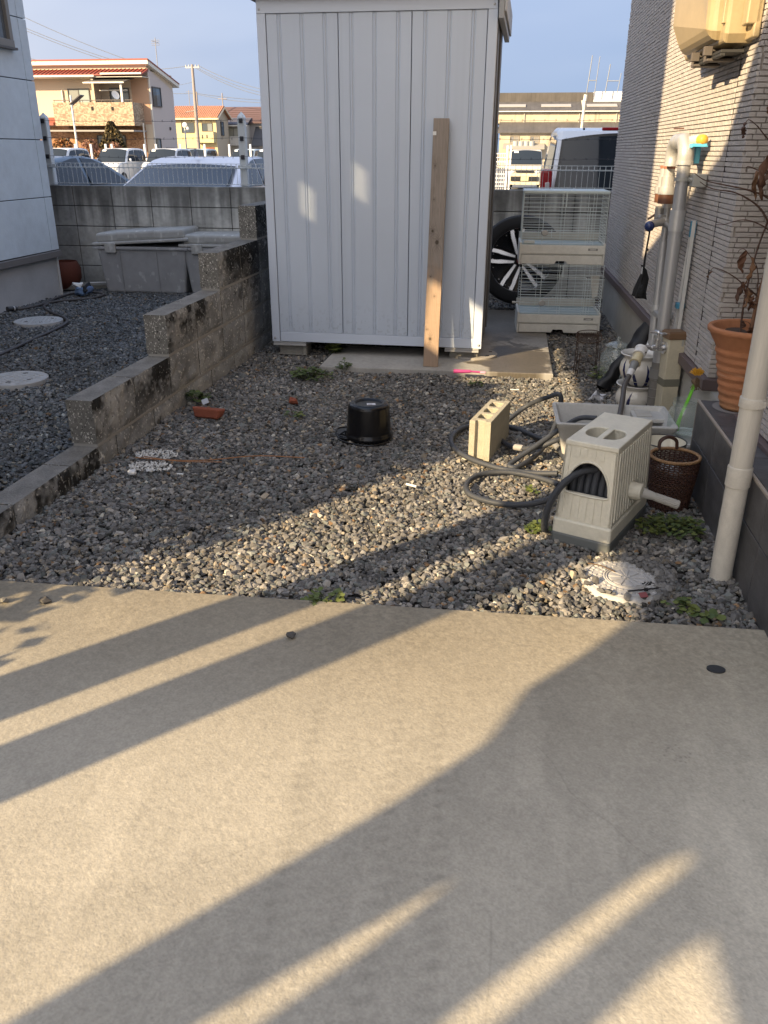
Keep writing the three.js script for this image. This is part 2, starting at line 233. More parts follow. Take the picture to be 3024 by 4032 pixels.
// ---------------------------------------------------------------- the house on the right: brick-pattern siding
const HX = 0.829, HZ = -3.76, HROT = 2.1 * Math.PI / 180;
const house = thing('brick_sided_house', 'cream house at right with narrow brick siding over a grey foundation', 'house', [HX, 0, HZ], HROT);
{
  const found = colorTex(512, 512, (u, v) => { const k = 0.42 * (0.8 + 0.4 * fbm(u, v, 6, 6, 4, 3) + 0.12 * (fbm(u, v, 90, 90, 2, 5) - 0.5)) * (0.8 + 0.2 * sst(0.0, 0.35, v)); return [k * 1.02, k, k * 0.93]; });
  part('foundation', boxMM(0.018, 6, -0.2, 0.335, -3.90, -0.02), new THREE.MeshStandardMaterial({ map: found, roughness: 0.9, bumpMap: again(grain, 2, 2), bumpScale: 0.001 }), house);
  part('foundation', boxMM(0.018, 6, -0.2, 0.335, -0.02, 3.4), new THREE.MeshStandardMaterial({ map: found, roughness: 0.9 }), house).visible = true;
  const fl = M(0.115, 0.085, 0.085, 0.5);
  part('base_flashing', boxMM(-0.022, 5.9, 0.336, 0.388, -3.93, 0.022, 0.004), fl, house);
  part('base_flashing', boxMM(-0.022, 5.9, 0.336, 0.388, 0.545, 3.4, 0.004), fl, house);
  const mortar = M(0.30, 0.27, 0.24, 0.95);
  part('wall', boxMM(0.010, 5.8, 0.389, 6.2, -3.93, -0.010), mortar, house);
  part('wall', boxMM(0.010, 5.8, 0.389, 6.2, 0.58, 3.4), mortar, house);
  part('wall', boxMM(1.4, 5.8, 0.389, 6.2, -0.010, 0.58), mortar, house);
  part('roof', extr(shape([[-0.5, 6.2], [3.0, 7.6], [6.4, 6.2], [6.4, 6.32], [3.0, 7.75], [-0.5, 6.32]]), 7.8).translate(0, 0, -4.2), M(0.06, 0.06, 0.07, 0.7), house);
  // bricks
  const bb = grayTex(256, 256, (u, v) => fbm(u, v, 20, 20, 3, 33));
  const tones = [[0.455, 0.425, 0.41], [0.435, 0.41, 0.39], [0.475, 0.445, 0.425], [0.45, 0.415, 0.395], [0.43, 0.40, 0.385]].map((c) => M(c[0], c[1], c[2], 0.85, { bumpMap: again(bb, 9, 9), bumpScale: 0.0016 }));
  const CH = 0.0203, G = 0.0026;
  // one brick face: a chamfered, slightly uneven slab; length along z, proud towards -x
  function brickGeo(len, h, seed, depth) {
    const r = rng(seed), d = depth, cx = 0.0022, t = [d + (r() - 0.5) * 0.0022, d + (r() - 0.5) * 0.0022, d + (r() - 0.5) * 0.0022 - 0.001, d + (r() - 0.5) * 0.0022 - 0.001];
    const P = [], idx = []; const q = [[0, h], [len, h], [0, 0], [len, 0]];
    q.forEach(([z, y]) => P.push(0.010, y, z));
    q.forEach(([z, y], i) => P.push(0.010 - t[i], y + (y > 0 ? -cx * 0.6 : cx * 0.4), z + (z > 0 ? -cx : cx)));
    const f = (a, b, c, e) => idx.push(a, b, c, b, e, c);
    f(5, 4, 7, 6); f(4, 5, 0, 1); f(7, 6, 3, 2); f(6, 4, 2, 0); f(5, 7, 1, 3);
    const g = new THREE.BufferGeometry(); g.setAttribute('position', new THREE.Float32BufferAttribute(P, 3)); g.setIndex(idx); const n = g.toNonIndexed(); n.computeVertexNormals(); return buv(n);
  }
  const lens = [0.052, 0.064, 0.076, 0.088]; const pool = lens.map((l, i) => [0, 1, 2, 3].map((k) => brickGeo(l - G, CH - G, 500 + i * 9 + k, 0.0095 + 0.001 * (k % 3))));
  const r = rng(1234), singles = [], rest = tones.map(() => []);
  const ry = new THREE.Matrix4().makeRotationY(-Math.PI / 2), mm = new THREE.Matrix4();
  // side wall (faces -x) between z0 and z1; corner wall (faces +z)
  function lay(z0, z1, y0, y1, front, near) {
    for (let row = 0, y = y0; y < y1; row++, y += CH) {
      let z = z1 - (row % 2 ? 0 : r() * 0.02); if (z > z1) z = z1; let first = true;
      while (z > z0 + 0.02) {
        let k = (r() * 4) | 0; if (first) { k = row % 2 ? 0 : 2; first = false; }
        let l = lens[k]; if (z - l < z0) { k = 0; l = Math.min(lens[0], z - z0); }
        const g = pool[k][(r() * 4) | 0], t = (r() * 5) | 0, zz = z - l, sc = l / lens[k];
        if (front) mm.makeRotationY(Math.PI / 2).setPosition(zz, y, 0.0); else mm.makeTranslation(0, y, zz);
        if (front) { // turned: brick z runs along +x, proud towards +z
          mm.set(0, 0, sc, zz, 0, 1, 0, y, -1, 0, 0, 0, 0, 0, 0, 1);
        } else if (sc !== 1) mm.multiply(new THREE.Matrix4().makeScale(1, 1, sc));
        if (near(y, zz) && singles.length < 300) singles.push([g, t, mm.clone()]); else { const c = g.clone(); c.applyMatrix4(mm); rest[t].push(c); }
        z = zz;
      }
    }
  }
  lay(0.0, 1.4, 0.392, 2.3, true, (y, x) => x < 0.135 && y < 2.0);            // near corner, faces the camera
  lay(-0.268, 0.0, 0.392, 2.5, false, (y, z) => y > 0.8 && z > -0.09);
  lay(-3.93, -0.276, 0.392, 2.75, false, () => false);
  lay(0.58, 1.45, 0.392, 1.0, false, () => false);
  for (const [g, t, m4] of singles) { const o = part('brick', g, tones[t], house); m4.decompose(o.position, o.quaternion, o.scale); if (m4.determinant() < 0) { const c = g.clone(); c.applyMatrix4(m4); o.geometry = c; o.position.set(0, 0, 0); o.quaternion.identity(); o.scale.set(1, 1, 1); } }
  rest.forEach((l, t) => { if (l.length) { const o = part('bricks', mergeGeometries(l), tones[t], house); o.userData.kind = 'stuff'; } });
  part('panel_joint', boxMM(0.001, 0.009, 0.389, 3.2, -0.2755, -0.2685), M(0.04, 0.035, 0.035, 0.9), house);
}
// ---------------------------------------------------------------- dark tiled platform at the foot of the house
{
  const t = thing('tiled_platform', 'low platform faced with dark charcoal tiles below the house wall at right', 'platform', [0.741, 0, -3.46], 0.0149);
  part('core', boxMM(0.008, 1.6, -0.2, 0.362, 0.008, 3.2), M(0.24, 0.20, 0.155, 0.9), t);
  const tx = [0, 1, 2].map((s) => colorTex(256, 256, (u, v) => { const n = fbm(u, v, 5, 9, 5, 40 + s), f = fbm(u, v, 60, 60, 2, 44 + s); const k = 0.078 * (0.55 + 0.9 * n + 0.25 * (f - 0.5)); return [k * 1.0, k * 0.99, k * 1.04]; }));
  const tm = tx.map((m) => new THREE.MeshStandardMaterial({ map: again(m, 2.7, 2.7), roughness: 0.5, bumpMap: again(grain, 2, 2), bumpScale: 0.0006 }));
  const W = 0.35, J = 0.0035; let n = 0;
  const vary = (o, i) => { const p = o.geometry.attributes.uv; for (let k = 0; k < p.count; k++) p.setXY(k, p.getX(k) + i * 0.37, p.getY(k) + i * 0.21); };
  for (let i = 0; i < 9; i++) for (const [y0, y1] of [[-0.1, 0.213], [0.213, 0.362]]) { const o = part('tile', boxMM(0, 0.009, y0 + J, y1 - J * 0.3, i * W + J / 2, (i + 1) * W - J / 2, 0.0015), tm[n % 3], t); vary(o, n++); }
  for (let i = 0; i < 4; i++) { const o = part('tile', boxMM(0.012 + i * W + J, 0.012 + (i + 1) * W, -0.1, 0.36, 0, 0.009, 0.0015), tm[n % 3], t); vary(o, n++); }
  for (let i = 0; i < 9; i++) for (let j = 0; j < 3; j++) { const o = part('tile', boxMM(0.008 + j * W + J, 0.008 + (j + 1) * W, 0.361, 0.370, i * W + J / 2, (i + 1) * W - J / 2, 0.0015), tm[n % 3], t); vary(o, n++); }
  part('edge_trim', boxMM(-0.002, 0.0075, 0.3625, 0.372, 0, 3.2, 0.001), M(0.33, 0.29, 0.25, 0.6), t);
  part('edge_trim', boxMM(-0.002, 0.006, 0, 0.361, -0.002, 0.003, 0.001), M(0.22, 0.20, 0.18, 0.6), t);
}
// ---------------------------------------------------------------- neighbour's house at the left: smooth pale panels
{
  const hx = -4.42, t = thing('panel_house', 'pale blue grey house at the left edge with large smooth siding panels', 'house', [hx, 0, -7.70], 0);
  const st = grayTex(512, 512, (u, v) => fbm(u, v, 90, 90, 3, 8));
  const pm = M(0.64, 0.725, 0.80, 0.75, { bumpMap: again(st, 1.4, 1.4), bumpScale: 0.0012, map: again(dirt, 0.35, 0.35) }), gap = M(0.05, 0.055, 0.065, 0.9);
  const fmap = colorTex(512, 512, (u, v) => { const k = 0.44 * (0.8 + 0.36 * fbm(u, v, 4, 4, 4, 14) + 0.1 * (fbm(u, v, 100, 100, 2, 15) - 0.5)); return [k * 0.97, k * 0.985, k]; });
  part('foundation', boxMM(-7.5, -0.035, -0.2, 0.36, 0.01, 7.50), new THREE.MeshStandardMaterial({ map: fmap, roughness: 0.9 }), t);
  part('corner_trim', boxMM(-0.033, -0.027, -0.1, 0.36, -0.004, 0.03), M(0.55, 0.55, 0.53, 0.7), t);
  part('base_flashing', extrZ(shape([[0.0, 0.36], [7.58, 0.36], [7.58, 0.405], [0.0, 0.42]]), -0.03, 0.02, 0.003), M(0.16, 0.15, 0.145, 0.5), t);
  part('wall', boxMM(-7.5, -0.017, 0.42, 6.0, 0.017, 5.30), gap, t);                 // dark joints show between the panels
  // the near end is an open terrace behind a screen wall with slots
  const sw = (z0, z1, y0, y1) => part('terrace_screen', boxMM(-0.035, -0.017, y0, y1, z0, z1), pm, t);
  sw(5.30, 7.583, 0.42, 2.72); sw(5.30, 5.53, 2.72, 3.5); sw(5.53, 5.65, 2.72, 2.92); sw(5.53, 5.65, 3.12, 3.5); sw(5.65, 5.90, 2.72, 3.5); sw(5.90, 6.02, 2.72, 3.26); sw(5.90, 6.02, 3.46, 3.5); sw(6.02, 6.65, 2.72, 3.5); sw(6.65, 7.583, 3.13, 3.5); sw(5.30, 7.583, 3.5, 6.0);
  for (let i = 0; i < 5; i++) for (const [z, y] of [[5.53, 2.92], [5.90, 3.26]]) part('lattice_bar', boxMM(-0.026, -0.020, y, y + 0.2, z + 0.006 + i * 0.024, z + 0.018 + i * 0.024), pm, t);
  const ys = [0.424, 0.897, 1.384, 1.862, 2.34, 2.818, 3.296, 3.774, 4.252, 4.73, 5.208, 5.7, 6.0], g = 0.007;
  for (let i = 0; i + 1 < ys.length; i++) {
    const y0 = ys[i] + g / 2, y1 = ys[i + 1] - g / 2;
    part('corner_panel', boxMM(-0.10, 0, y0, y1, 0.0, 0.125, 0.003), pm, t);
    const zs = [0.131, 1.95, 3.77]; const win = i >= 4 && i <= 6;
    zs.forEach((z, k) => { let z1 = k < 2 ? zs[k + 1] - 0.006 : 5.29; if (win && k === 0) { // round the window (y 2.10 .. 3.25, z 0.30 .. 1.75)
        part('siding_panel', boxMM(-0.016, 0, y0, y1, z, 0.285, 0.003), pm, t); part('siding_panel', boxMM(-0.016, 0, y0, y1, 1.77, z1, 0.003), pm, t); if (i === 6) return; return; }
      if (i === 3 && k === 0) { part('siding_panel', boxMM(-0.016, 0, y0, 2.09, z, z1, 0.003), pm, t); part('siding_panel', boxMM(-0.016, 0, 2.09, y1, z, 0.285, 0.003), pm, t); return; }
      part('siding_panel', boxMM(-0.016, 0, y0, y1, z, z1, 0.003), pm, t); });
  }
  const w = part('window', merge([boxMM(-0.02, 0.035, 2.095, 2.15, 0.285, 1.76, 0.004), boxMM(-0.02, 0.03, 2.15, 3.24, 0.285, 0.335, 0.004), boxMM(-0.02, 0.03, 2.15, 3.24, 1.71, 1.76, 0.004), boxMM(-0.02, 0.03, 3.24, 3.29, 0.285, 1.76, 0.004)]), M(0.20, 0.185, 0.165, 0.45, { metalness: 0.2 }), t);
  part('pane', boxMM(-0.012, 0.0, 2.15, 3.24, 0.335, 1.71), MP(0.10, 0.11, 0.12, 0.05, { specularIntensity: 1 }), w);
  part('window_sill', boxMM(-0.01, 0.05, 2.075, 2.094, 0.27, 1.77, 0.003), M(0.09, 0.085, 0.08, 0.5), w);
  part('roof', merge([boxMM(-8.0, 0.45, 6.0, 6.14, -0.4, 7.58), boxMM(-8.0, 0.0, 6.14, 6.5, 0.0, 7.58)]), M(0.07, 0.07, 0.08, 0.7), t);
}
// ---------------------------------------------------------------- block wall along the car park
{
  const t = thing('block_wall', 'grey concrete block wall streaked with dark stains along the car park', 'wall', [-4.95, 0, -8.35], 0);
  const L = 7.2, Hh = 1.2;
  const tex = colorTex(2048, 512, (u, v) => {
    const x = u * L, y = v * Hh; const n = fbm(u, v, 48, 8, 5, 3), f = fbm(u, v, 256, 48, 2, 4), st = fbm(u, v * 0.25, 90, 3, 4, 5);
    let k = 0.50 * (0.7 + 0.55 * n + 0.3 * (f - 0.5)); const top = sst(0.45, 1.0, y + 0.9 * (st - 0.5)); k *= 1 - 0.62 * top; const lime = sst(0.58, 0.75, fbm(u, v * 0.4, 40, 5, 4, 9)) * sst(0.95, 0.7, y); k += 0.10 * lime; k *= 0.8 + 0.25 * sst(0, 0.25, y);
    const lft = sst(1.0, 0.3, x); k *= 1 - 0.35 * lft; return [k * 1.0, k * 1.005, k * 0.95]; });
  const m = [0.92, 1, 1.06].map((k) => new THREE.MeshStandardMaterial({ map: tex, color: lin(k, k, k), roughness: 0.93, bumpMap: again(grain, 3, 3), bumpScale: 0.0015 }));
  part('mortar', boxMM(0.012, L - 0.012, -0.3, 0.968, -0.11, -0.006), M(0.085, 0.085, 0.08, 0.95), t);
  const Wb = 0.415, r = rng(4); let n = 0;
  for (let row = 0; row < 6; row++) { const y0 = row === 0 ? -0.25 : 0.0 + (row - 1) * 0.195 + 0.0, y1 = row * 0.195;
    for (let x = -0.02; x < L; x += Wb) { const x0 = Math.max(0, x) + 0.004, x1 = Math.min(L, x + Wb) - 0.004; if (x1 - x0 < 0.03) continue;
      const g = boxMM(x0, x1, y0 + 0.004, y1 - 0.004, -0.118, 0.002 * r(), 0.004), p = g.attributes.position, uv = g.attributes.uv; for (let i = 0; i < p.count; i++) uv.setXY(i, p.getX(i) / L, p.getY(i) / Hh);
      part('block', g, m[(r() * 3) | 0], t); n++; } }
}
// mesh fence with barbed wires standing on it
{
  const t = thing('mesh_fence', 'white welded mesh fence with posts and barbed wire on top of the block wall', 'fence', [-4.95, 0.975, -8.40], 0);
  const wm = M(0.62, 0.66, 0.67, 0.45), bw = M(0.07, 0.07, 0.08, 0.5, { metalness: 0.5 });
  const posts = [0.17, 2.20, 4.22, 6.24];
  for (const x of posts) {
    const p = part('post', merge([boxMM(x - 0.034, x + 0.034, 0, 0.61, -0.034, 0.034, 0.008, 2), lathe([[0.047, 0.61], [0.038, 0.63], [0, 0.665]], 4).rotateY(Math.PI / 4).translate(x, 0, 0)]), wm, t);
    for (const y of [0.585, 0.43, 0.265]) part('wire_holder', boxMM(x - 0.014, x + 0.022, y - 0.02, y + 0.02, 0.034, 0.048, 0.003), bw, p);
    part('clamp', boxMM(x - 0.05, x + 0.075, 0.165, 0.195, 0.034, 0.046, 0.003), wm, p);
  }
  const vg = merge([rod([0, 0.015, 0.05], [0, 0.19, 0.05], 0.0021, 6), rod([0, 0.19, 0.05], [0, 0.208, 0.066], 0.0021, 6), rod([0, 0.208, 0.066], [0, 0.17, 0.084], 0.0021, 6), rod([0, 0.17, 0.084], [0, 0.155, 0.052], 0.0021, 6)]);
  for (let x = 0.22; x < 6.9; x += 0.0505) { const o = part('wire', vg, wm, t); o.position.x = x; }
  for (const [y, z] of [[0.02, 0.05], [0.165, 0.052], [0.206, 0.066], [0.172, 0.084]]) part('rail_wire', rod([0.2, y, z], [6.9, y, z], 0.0028, 6), wm, t);
  const r = rng(6);
  for (const y of [0.59, 0.435, 0.27]) { const b = [tube(Array.from({ length: 30 }, (_, i) => [i / 29 * 6.9 + 0.05, y + (i % 2 ? 0.003 : -0.003) - 0.012 * Math.sin(i / 29 * Math.PI * 3.4) ** 2, 0.05]), 0.0017, 120, 5)];
    const w = part('barbed_wire', b[0], bw, t); const bs = []; for (let x = 0.15; x < 6.8; x += 0.098) { const yy = y - 0.006; bs.push(rod([x - 0.006, yy - 0.012, 0.05], [x + 0.006, yy + 0.012, 0.052], 0.0012, 4), rod([x - 0.009, yy + 0.008, 0.05], [x + 0.009, yy - 0.008, 0.052], 0.0012, 4)); } const bp = part('barbs', merge(bs), bw, w); bp.userData.kind = 'stuff'; }
}
// ---------------------------------------------------------------- stepped split-face block wall
{
  const t = thing('stepped_block_wall', 'stepped wall of rough split-face blocks with white chips and black moss', 'wall', [-1.80, 0, -2.2], 0);
  const L = 6.2, Hh = 1.05;
  const moss = (z, y) => { // z = distance from the near end
    const n = fbm(z * 0.16 + 0.3, y * 0.16 + 0.2, 60, 60, 4, 61), n2 = fbm(z * 0.16, y * 0.16 + 0.6, 14, 14, 3, 67);
    const topOf = z < 1.02 ? 0.1 : z < 1.87 ? 0.31 : z < 2.7 ? 0.525 : z < 3.5 ? 0.745 : 0.96;
    const d = topOf - y; const n3 = vnoise(z * 55 + 3, y * 55 + 7, 512, 512, 69); const band = sst(0.30, 0.06, d + 0.20 * (n - 0.5)) * sst(0.30, 0.58, n2 + 0.7 * (n - 0.5) + 0.16 * (n3 - 0.5)); const blot = sst(0.54, 0.68, n2 + 0.6 * (n - 0.5) + 0.16 * (n3 - 0.5));
    return clamp(Math.max(band * 1.15, blot * 0.8 * sst(0.6, 0.2, d))); };
  const tex = colorTex(2048, 512, (u, v) => {
    const z = u * L, y = v * Hh; const n = fbm(u, v, 60, 10, 5, 71), f = vnoise(u * 620, v * 105, 620, 105, 73), f2 = vnoise(u * 900 + 7, v * 150, 900, 150, 79);
    let k = 0.31 * (0.50 + 0.95 * n); let c = [k * 0.97, k * 0.97, k * 0.93];
    const m = moss(z, y); c = c.map((x, i) => lerp(x, [0.016, 0.015, 0.012][i] * (0.6 + 0.9 * f2), m));
    const wash = sst(0.55, 0.7, fbm(u, v, 40, 8, 3, 83)) * (1 - m); c = c.map((x, i) => x + wash * [0.075, 0.066, 0.055][i]);
    if (f > 0.80 && f2 > 0.42) c = [0.62, 0.60, 0.55].map((x) => x * (1 - 0.45 * m)); else if (f < 0.06) c = c.map((x) => x * 0.25);
    return c; });
  const top = colorTex(512, 512, (u, v) => { const k = 0.21 * (0.6 + 0.7 * fbm(u, v, 10, 10, 4, 23) + 0.5 * (fbm(u, v, 128, 128, 2, 25) - 0.5)); return [k * 1.0, k * 0.97, k * 0.9]; });
  const endT = colorTex(512, 512, (u, v) => { const k = 0.20 * (0.6 + 0.8 * fbm(u, v, 16, 16, 4, 33)), f = vnoise(u * 42, v * 30, 42, 30, 37), f2 = vnoise(u * 60, v * 44, 60, 44, 38); if (f > 0.80 && f2 > 0.3) return [0.66, 0.63, 0.57]; if (f < 0.09) return [0.02, 0.02, 0.02]; return [k * 1.02, k * 0.97, k * 0.85]; });
  const fm = new THREE.MeshStandardMaterial({ map: tex, roughness: 0.95, bumpMap: again(grain, 24, 4), bumpScale: 0.004 }), tm = new THREE.MeshStandardMaterial({ map: again(top, 1.6, 1.6), roughness: 0.95, bumpMap: again(grain, 4, 4), bumpScale: 0.002 }), em = new THREE.MeshStandardMaterial({ map: again(endT, 5, 5), roughness: 0.95, bumpMap: again(grain, 6, 6), bumpScale: 0.004 });
  const courses = [[-0.12, 0.10, -0.9], [0.10, 0.31, 1.02], [0.31, 0.525, 1.87], [0.525, 0.745, 2.70], [0.745, 0.96, 3.49]];
  // a split block: uneven faces on a grid; groups 0 inner face, 1 top and rest, 2 near end
  function block(z0, z1, y0, y1, seed, endRough) {
    const g = new THREE.BoxGeometry(0.125, y1 - y0, z1 - z0, 5, 8, 16), p = g.attributes.position, nr = g.attributes.normal, uv = g.attributes.uv; g.translate(-0.0625, (y0 + y1) / 2, -(z0 + z1) / 2);
    for (let i = 0; i < p.count; i++) {
      let x = p.getX(i), y = p.getY(i), z = p.getZ(i); const ex = Math.min(y - y0, y1 - y, -z - z0, z1 + z);
      const w = (a, b, s) => fbm(a * 0.9 + 3, b * 0.9 + 3, 32, 32, 4, seed + s) - 0.5;
      if (x > -0.001) x += 0.022 * w(z, y, 1) * sst(0, 0.012, ex) - 0.005 * (1 - sst(0, 0.01, ex));
      if (z > -z0 - 0.001) z += endRough ? 0.018 * w(x * 2, y, 2) * sst(0, 0.012, Math.min(y - y0, y1 - y)) - 0.003 : 0;
      if (y > y1 - 0.001) y += 0.004 * w(x * 2, z, 3);
      p.setXYZ(i, x, y, z);
      const ny = nr.getY(i), nz = nr.getZ(i), nx = nr.getX(i);
      if (Math.abs(nx) > 0.5) uv.setXY(i, -z / L, y / Hh); else if (Math.abs(ny) > 0.5) uv.setXY(i, x, z); else uv.setXY(i, x + seed * 0.13, y + seed * 0.07);
    }
    g.computeVertexNormals(); return g;
  }
  const mats = [fm, fm, tm, tm, em, em]; let s = 1; const grey = M(0.30, 0.285, 0.255, 0.95);
  courses.forEach(([y0, y1, zs], c) => {
    let z = zs; const off = c % 2 ? 0 : 0.0; let first = true;
    while (z < L - 0.05) { const z1 = Math.min(L, z + 0.42), g = block(z + (first ? 0 : 0.0045), z1 - 0.0045, y0 + 0.009, y1 - (c < 4 ? 0.004 : 0), s++, first); const o = sh(new THREE.Mesh(g, mats)); o.name = 'block'; t.add(o); first = false; z = z1; }
    part('mortar_joint', boxMM(-0.118, -0.0035, y0 - 0.004, y0 + 0.0095, -L, -(zs + 0.004)), grey, t);
  });
}
// ---------------------------------------------------------------- storage shed
{
  const X0 = -1.655, X1 = -0.240, Z = -5.45, D = 1.05, t = thing('storage_shed', 'grey steel storage shed with vertical ribbed panels on concrete feet', 'shed', [0, 0, Z]);
  const shedT = colorTex(512, 512, (u, v) => { const n = fbm(u, v, 4, 4, 4, 31), st = fbm(u, v * 0.2, 40, 3, 3, 33), sp = sst(0.74, 0.80, vnoise(u * 160, v * 160, 160, 160, 37)) * sst(0.22, 0.05, v); const k = 0.955 + 0.05 * (n - 0.5) * 2 - 0.03 * sst(0.55, 0.8, st) - 0.16 * sp - 0.07 * sst(0.16, 0.03, v); return [k, k * 0.998, k * 0.99 ]; }), shedR = grayTex(256, 256, (u, v) => 0.75 + 0.5 * (fbm(u, v, 6, 6, 4, 41) - 0.3));
  const body = MP(0.53, 0.60, 0.71, 0.42, { clearcoat: 0.35, clearcoatRoughness: 0.25, map: again(shedT, 0.5, 0.47), roughnessMap: again(shedR, 0.7, 0.7) }), dark = M(0.045, 0.047, 0.05, 0.5), trim = MP(0.55, 0.615, 0.72, 0.40, { clearcoat: 0.2, clearcoatRoughness: 0.35 });
  // ribbed wall panels: cross-section in x, extruded up
  function panel(x0, x1, y0, y1, ribs) {
    const pts = []; const w = 0.014, d = 0.0055; pts.push([x0, -0.012], [x0 + 0.002, 0]);
    for (const rx of ribs) pts.push([rx - w, 0], [rx - w * 0.62, -d], [rx - w * 0.1, -d], [rx + w * 0.0, d * 0.35], [rx + w * 0.45, -d * 0.8], [rx + w, 0]);
    pts.push([x1 - 0.002, 0], [x1, -0.012], [x1, -0.02], [x0, -0.02]);
    const g = extr(shape(pts.map(([x, z]) => [x, -z])), y1 - y0); g.rotateX(-Math.PI / 2); g.translate(0, y0, 0); g.computeVertexNormals(); return buv(g);
  }
  const yb = 0.178, yt = 2.036, xs = [-1.600, -1.165, -0.730, -0.296];
  for (let i = 0; i < 3; i++) { const a = xs[i] + 0.0012, b = xs[i + 1] - 0.0012, w = b - a; part('wall_panel', panel(a, b, yb, yt, [a + w * 0.18, a + w * 0.5, a + w * 0.82]), body, t); }
  part('inner_wall', boxMM(X0 + 0.01, X1 - 0.02, 0.12, 2.06, -D + 0.01, -0.0205), M(0.13, 0.135, 0.145, 0.6), t);
  for (const [a, b] of [[X0, -1.6015], [-0.2945, X1]]) part('corner_post', boxMM(a, b, 0.11, 2.075, -0.06, 0.005, 0.003), trim, t);
  part('base_rail', boxMM(X0 + 0.058, X1 - 0.055, 0.112, 0.176, -0.03, 0.004, 0.003), trim, t);
  part('top_rail', boxMM(X0 + 0.002, X1 - 0.002, 2.038, 2.115, -0.03, 0.009, 0.003), trim, t);
  for (const [x, y] of [[X0 + 0.02, 2.06], [X1 - 0.02, 2.06], [X0 + 0.02, 0.135], [X1 - 0.018, 0.135]]) part('bolt', lathe([[0.008, 0], [0.007, 0.004], [0.003, 0.006], [0, 0.006]], 12).rotateX(Math.PI / 2).translate(x, y, 0.006), M(0.45, 0.46, 0.47, 0.3, { metalness: 0.7 }), t);
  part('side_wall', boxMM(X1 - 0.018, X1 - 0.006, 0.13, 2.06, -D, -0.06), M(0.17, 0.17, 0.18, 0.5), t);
  part('side_wall', boxMM(X0 + 0.006, X0 + 0.018, 0.13, 2.06, -D, -0.06), body, t);
  for (const z of [-0.075, -0.55]) part('door_edge', boxMM(X1 - 0.006, X1 + 0.006, 0.15, 2.0, z - 0.012, z + 0.012, 0.002), M(0.10, 0.10, 0.105, 0.4), t);
  part('roof', extr(shape([[X0 - 0.05, 2.118], [X1 + 0.005, 2.118], [X1 + 0.005, 2.17], [X0 - 0.05, 2.21]]), D + 0.1).translate(0, 0, -D - 0.04), M(0.05, 0.05, 0.052, 0.5), t);
  part('roof_edge', boxMM(X1 + 0.006, X1 + 0.038, 1.985, 2.19, -D - 0.05, 0.05, 0.004), M(0.30, 0.31, 0.32, 0.45), t);
  part('gutter', boxMM(X1 + 0.039, X1 + 0.05, 2.02, 2.15, -D - 0.05, 0.05, 0.003), M(0.42, 0.43, 0.44, 0.45), t);
  // feet: hollow concrete blocks with a steel sill
  const cm = new THREE.MeshStandardMaterial({ map: again(dirt, 3, 3), color: lin(0.33, 0.32, 0.29), roughness: 0.92, bumpMap: again(grain, 5, 5), bumpScale: 0.002 });
  for (const [a, b] of [[X0 + 0.03, X0 + 0.23], [X1 - 0.215, X1 - 0.02]]) for (const z of [-0.16, -0.95]) {
    const f = part('foot_block', merge([boxMM(a + 0.005, b - 0.03, 0.02, 0.082, z, z + 0.12, 0.005), boxMM(b - 0.033, b, 0.02, 0.082, z, z + 0.135, 0.012, 2), boxMM(a, b, 0.018, 0.026, z - 0.01, z + 0.14)]), cm, t);
    part('sill', merge([boxMM(a - 0.025, b + 0.004, 0.084, 0.097, z, z + 0.165, 0.002), boxMM(a - 0.025, b + 0.004, 0.098, 0.1095, z, z + 0.158, 0.002)]), M(0.36, 0.36, 0.355, 0.5), f);
  }
}
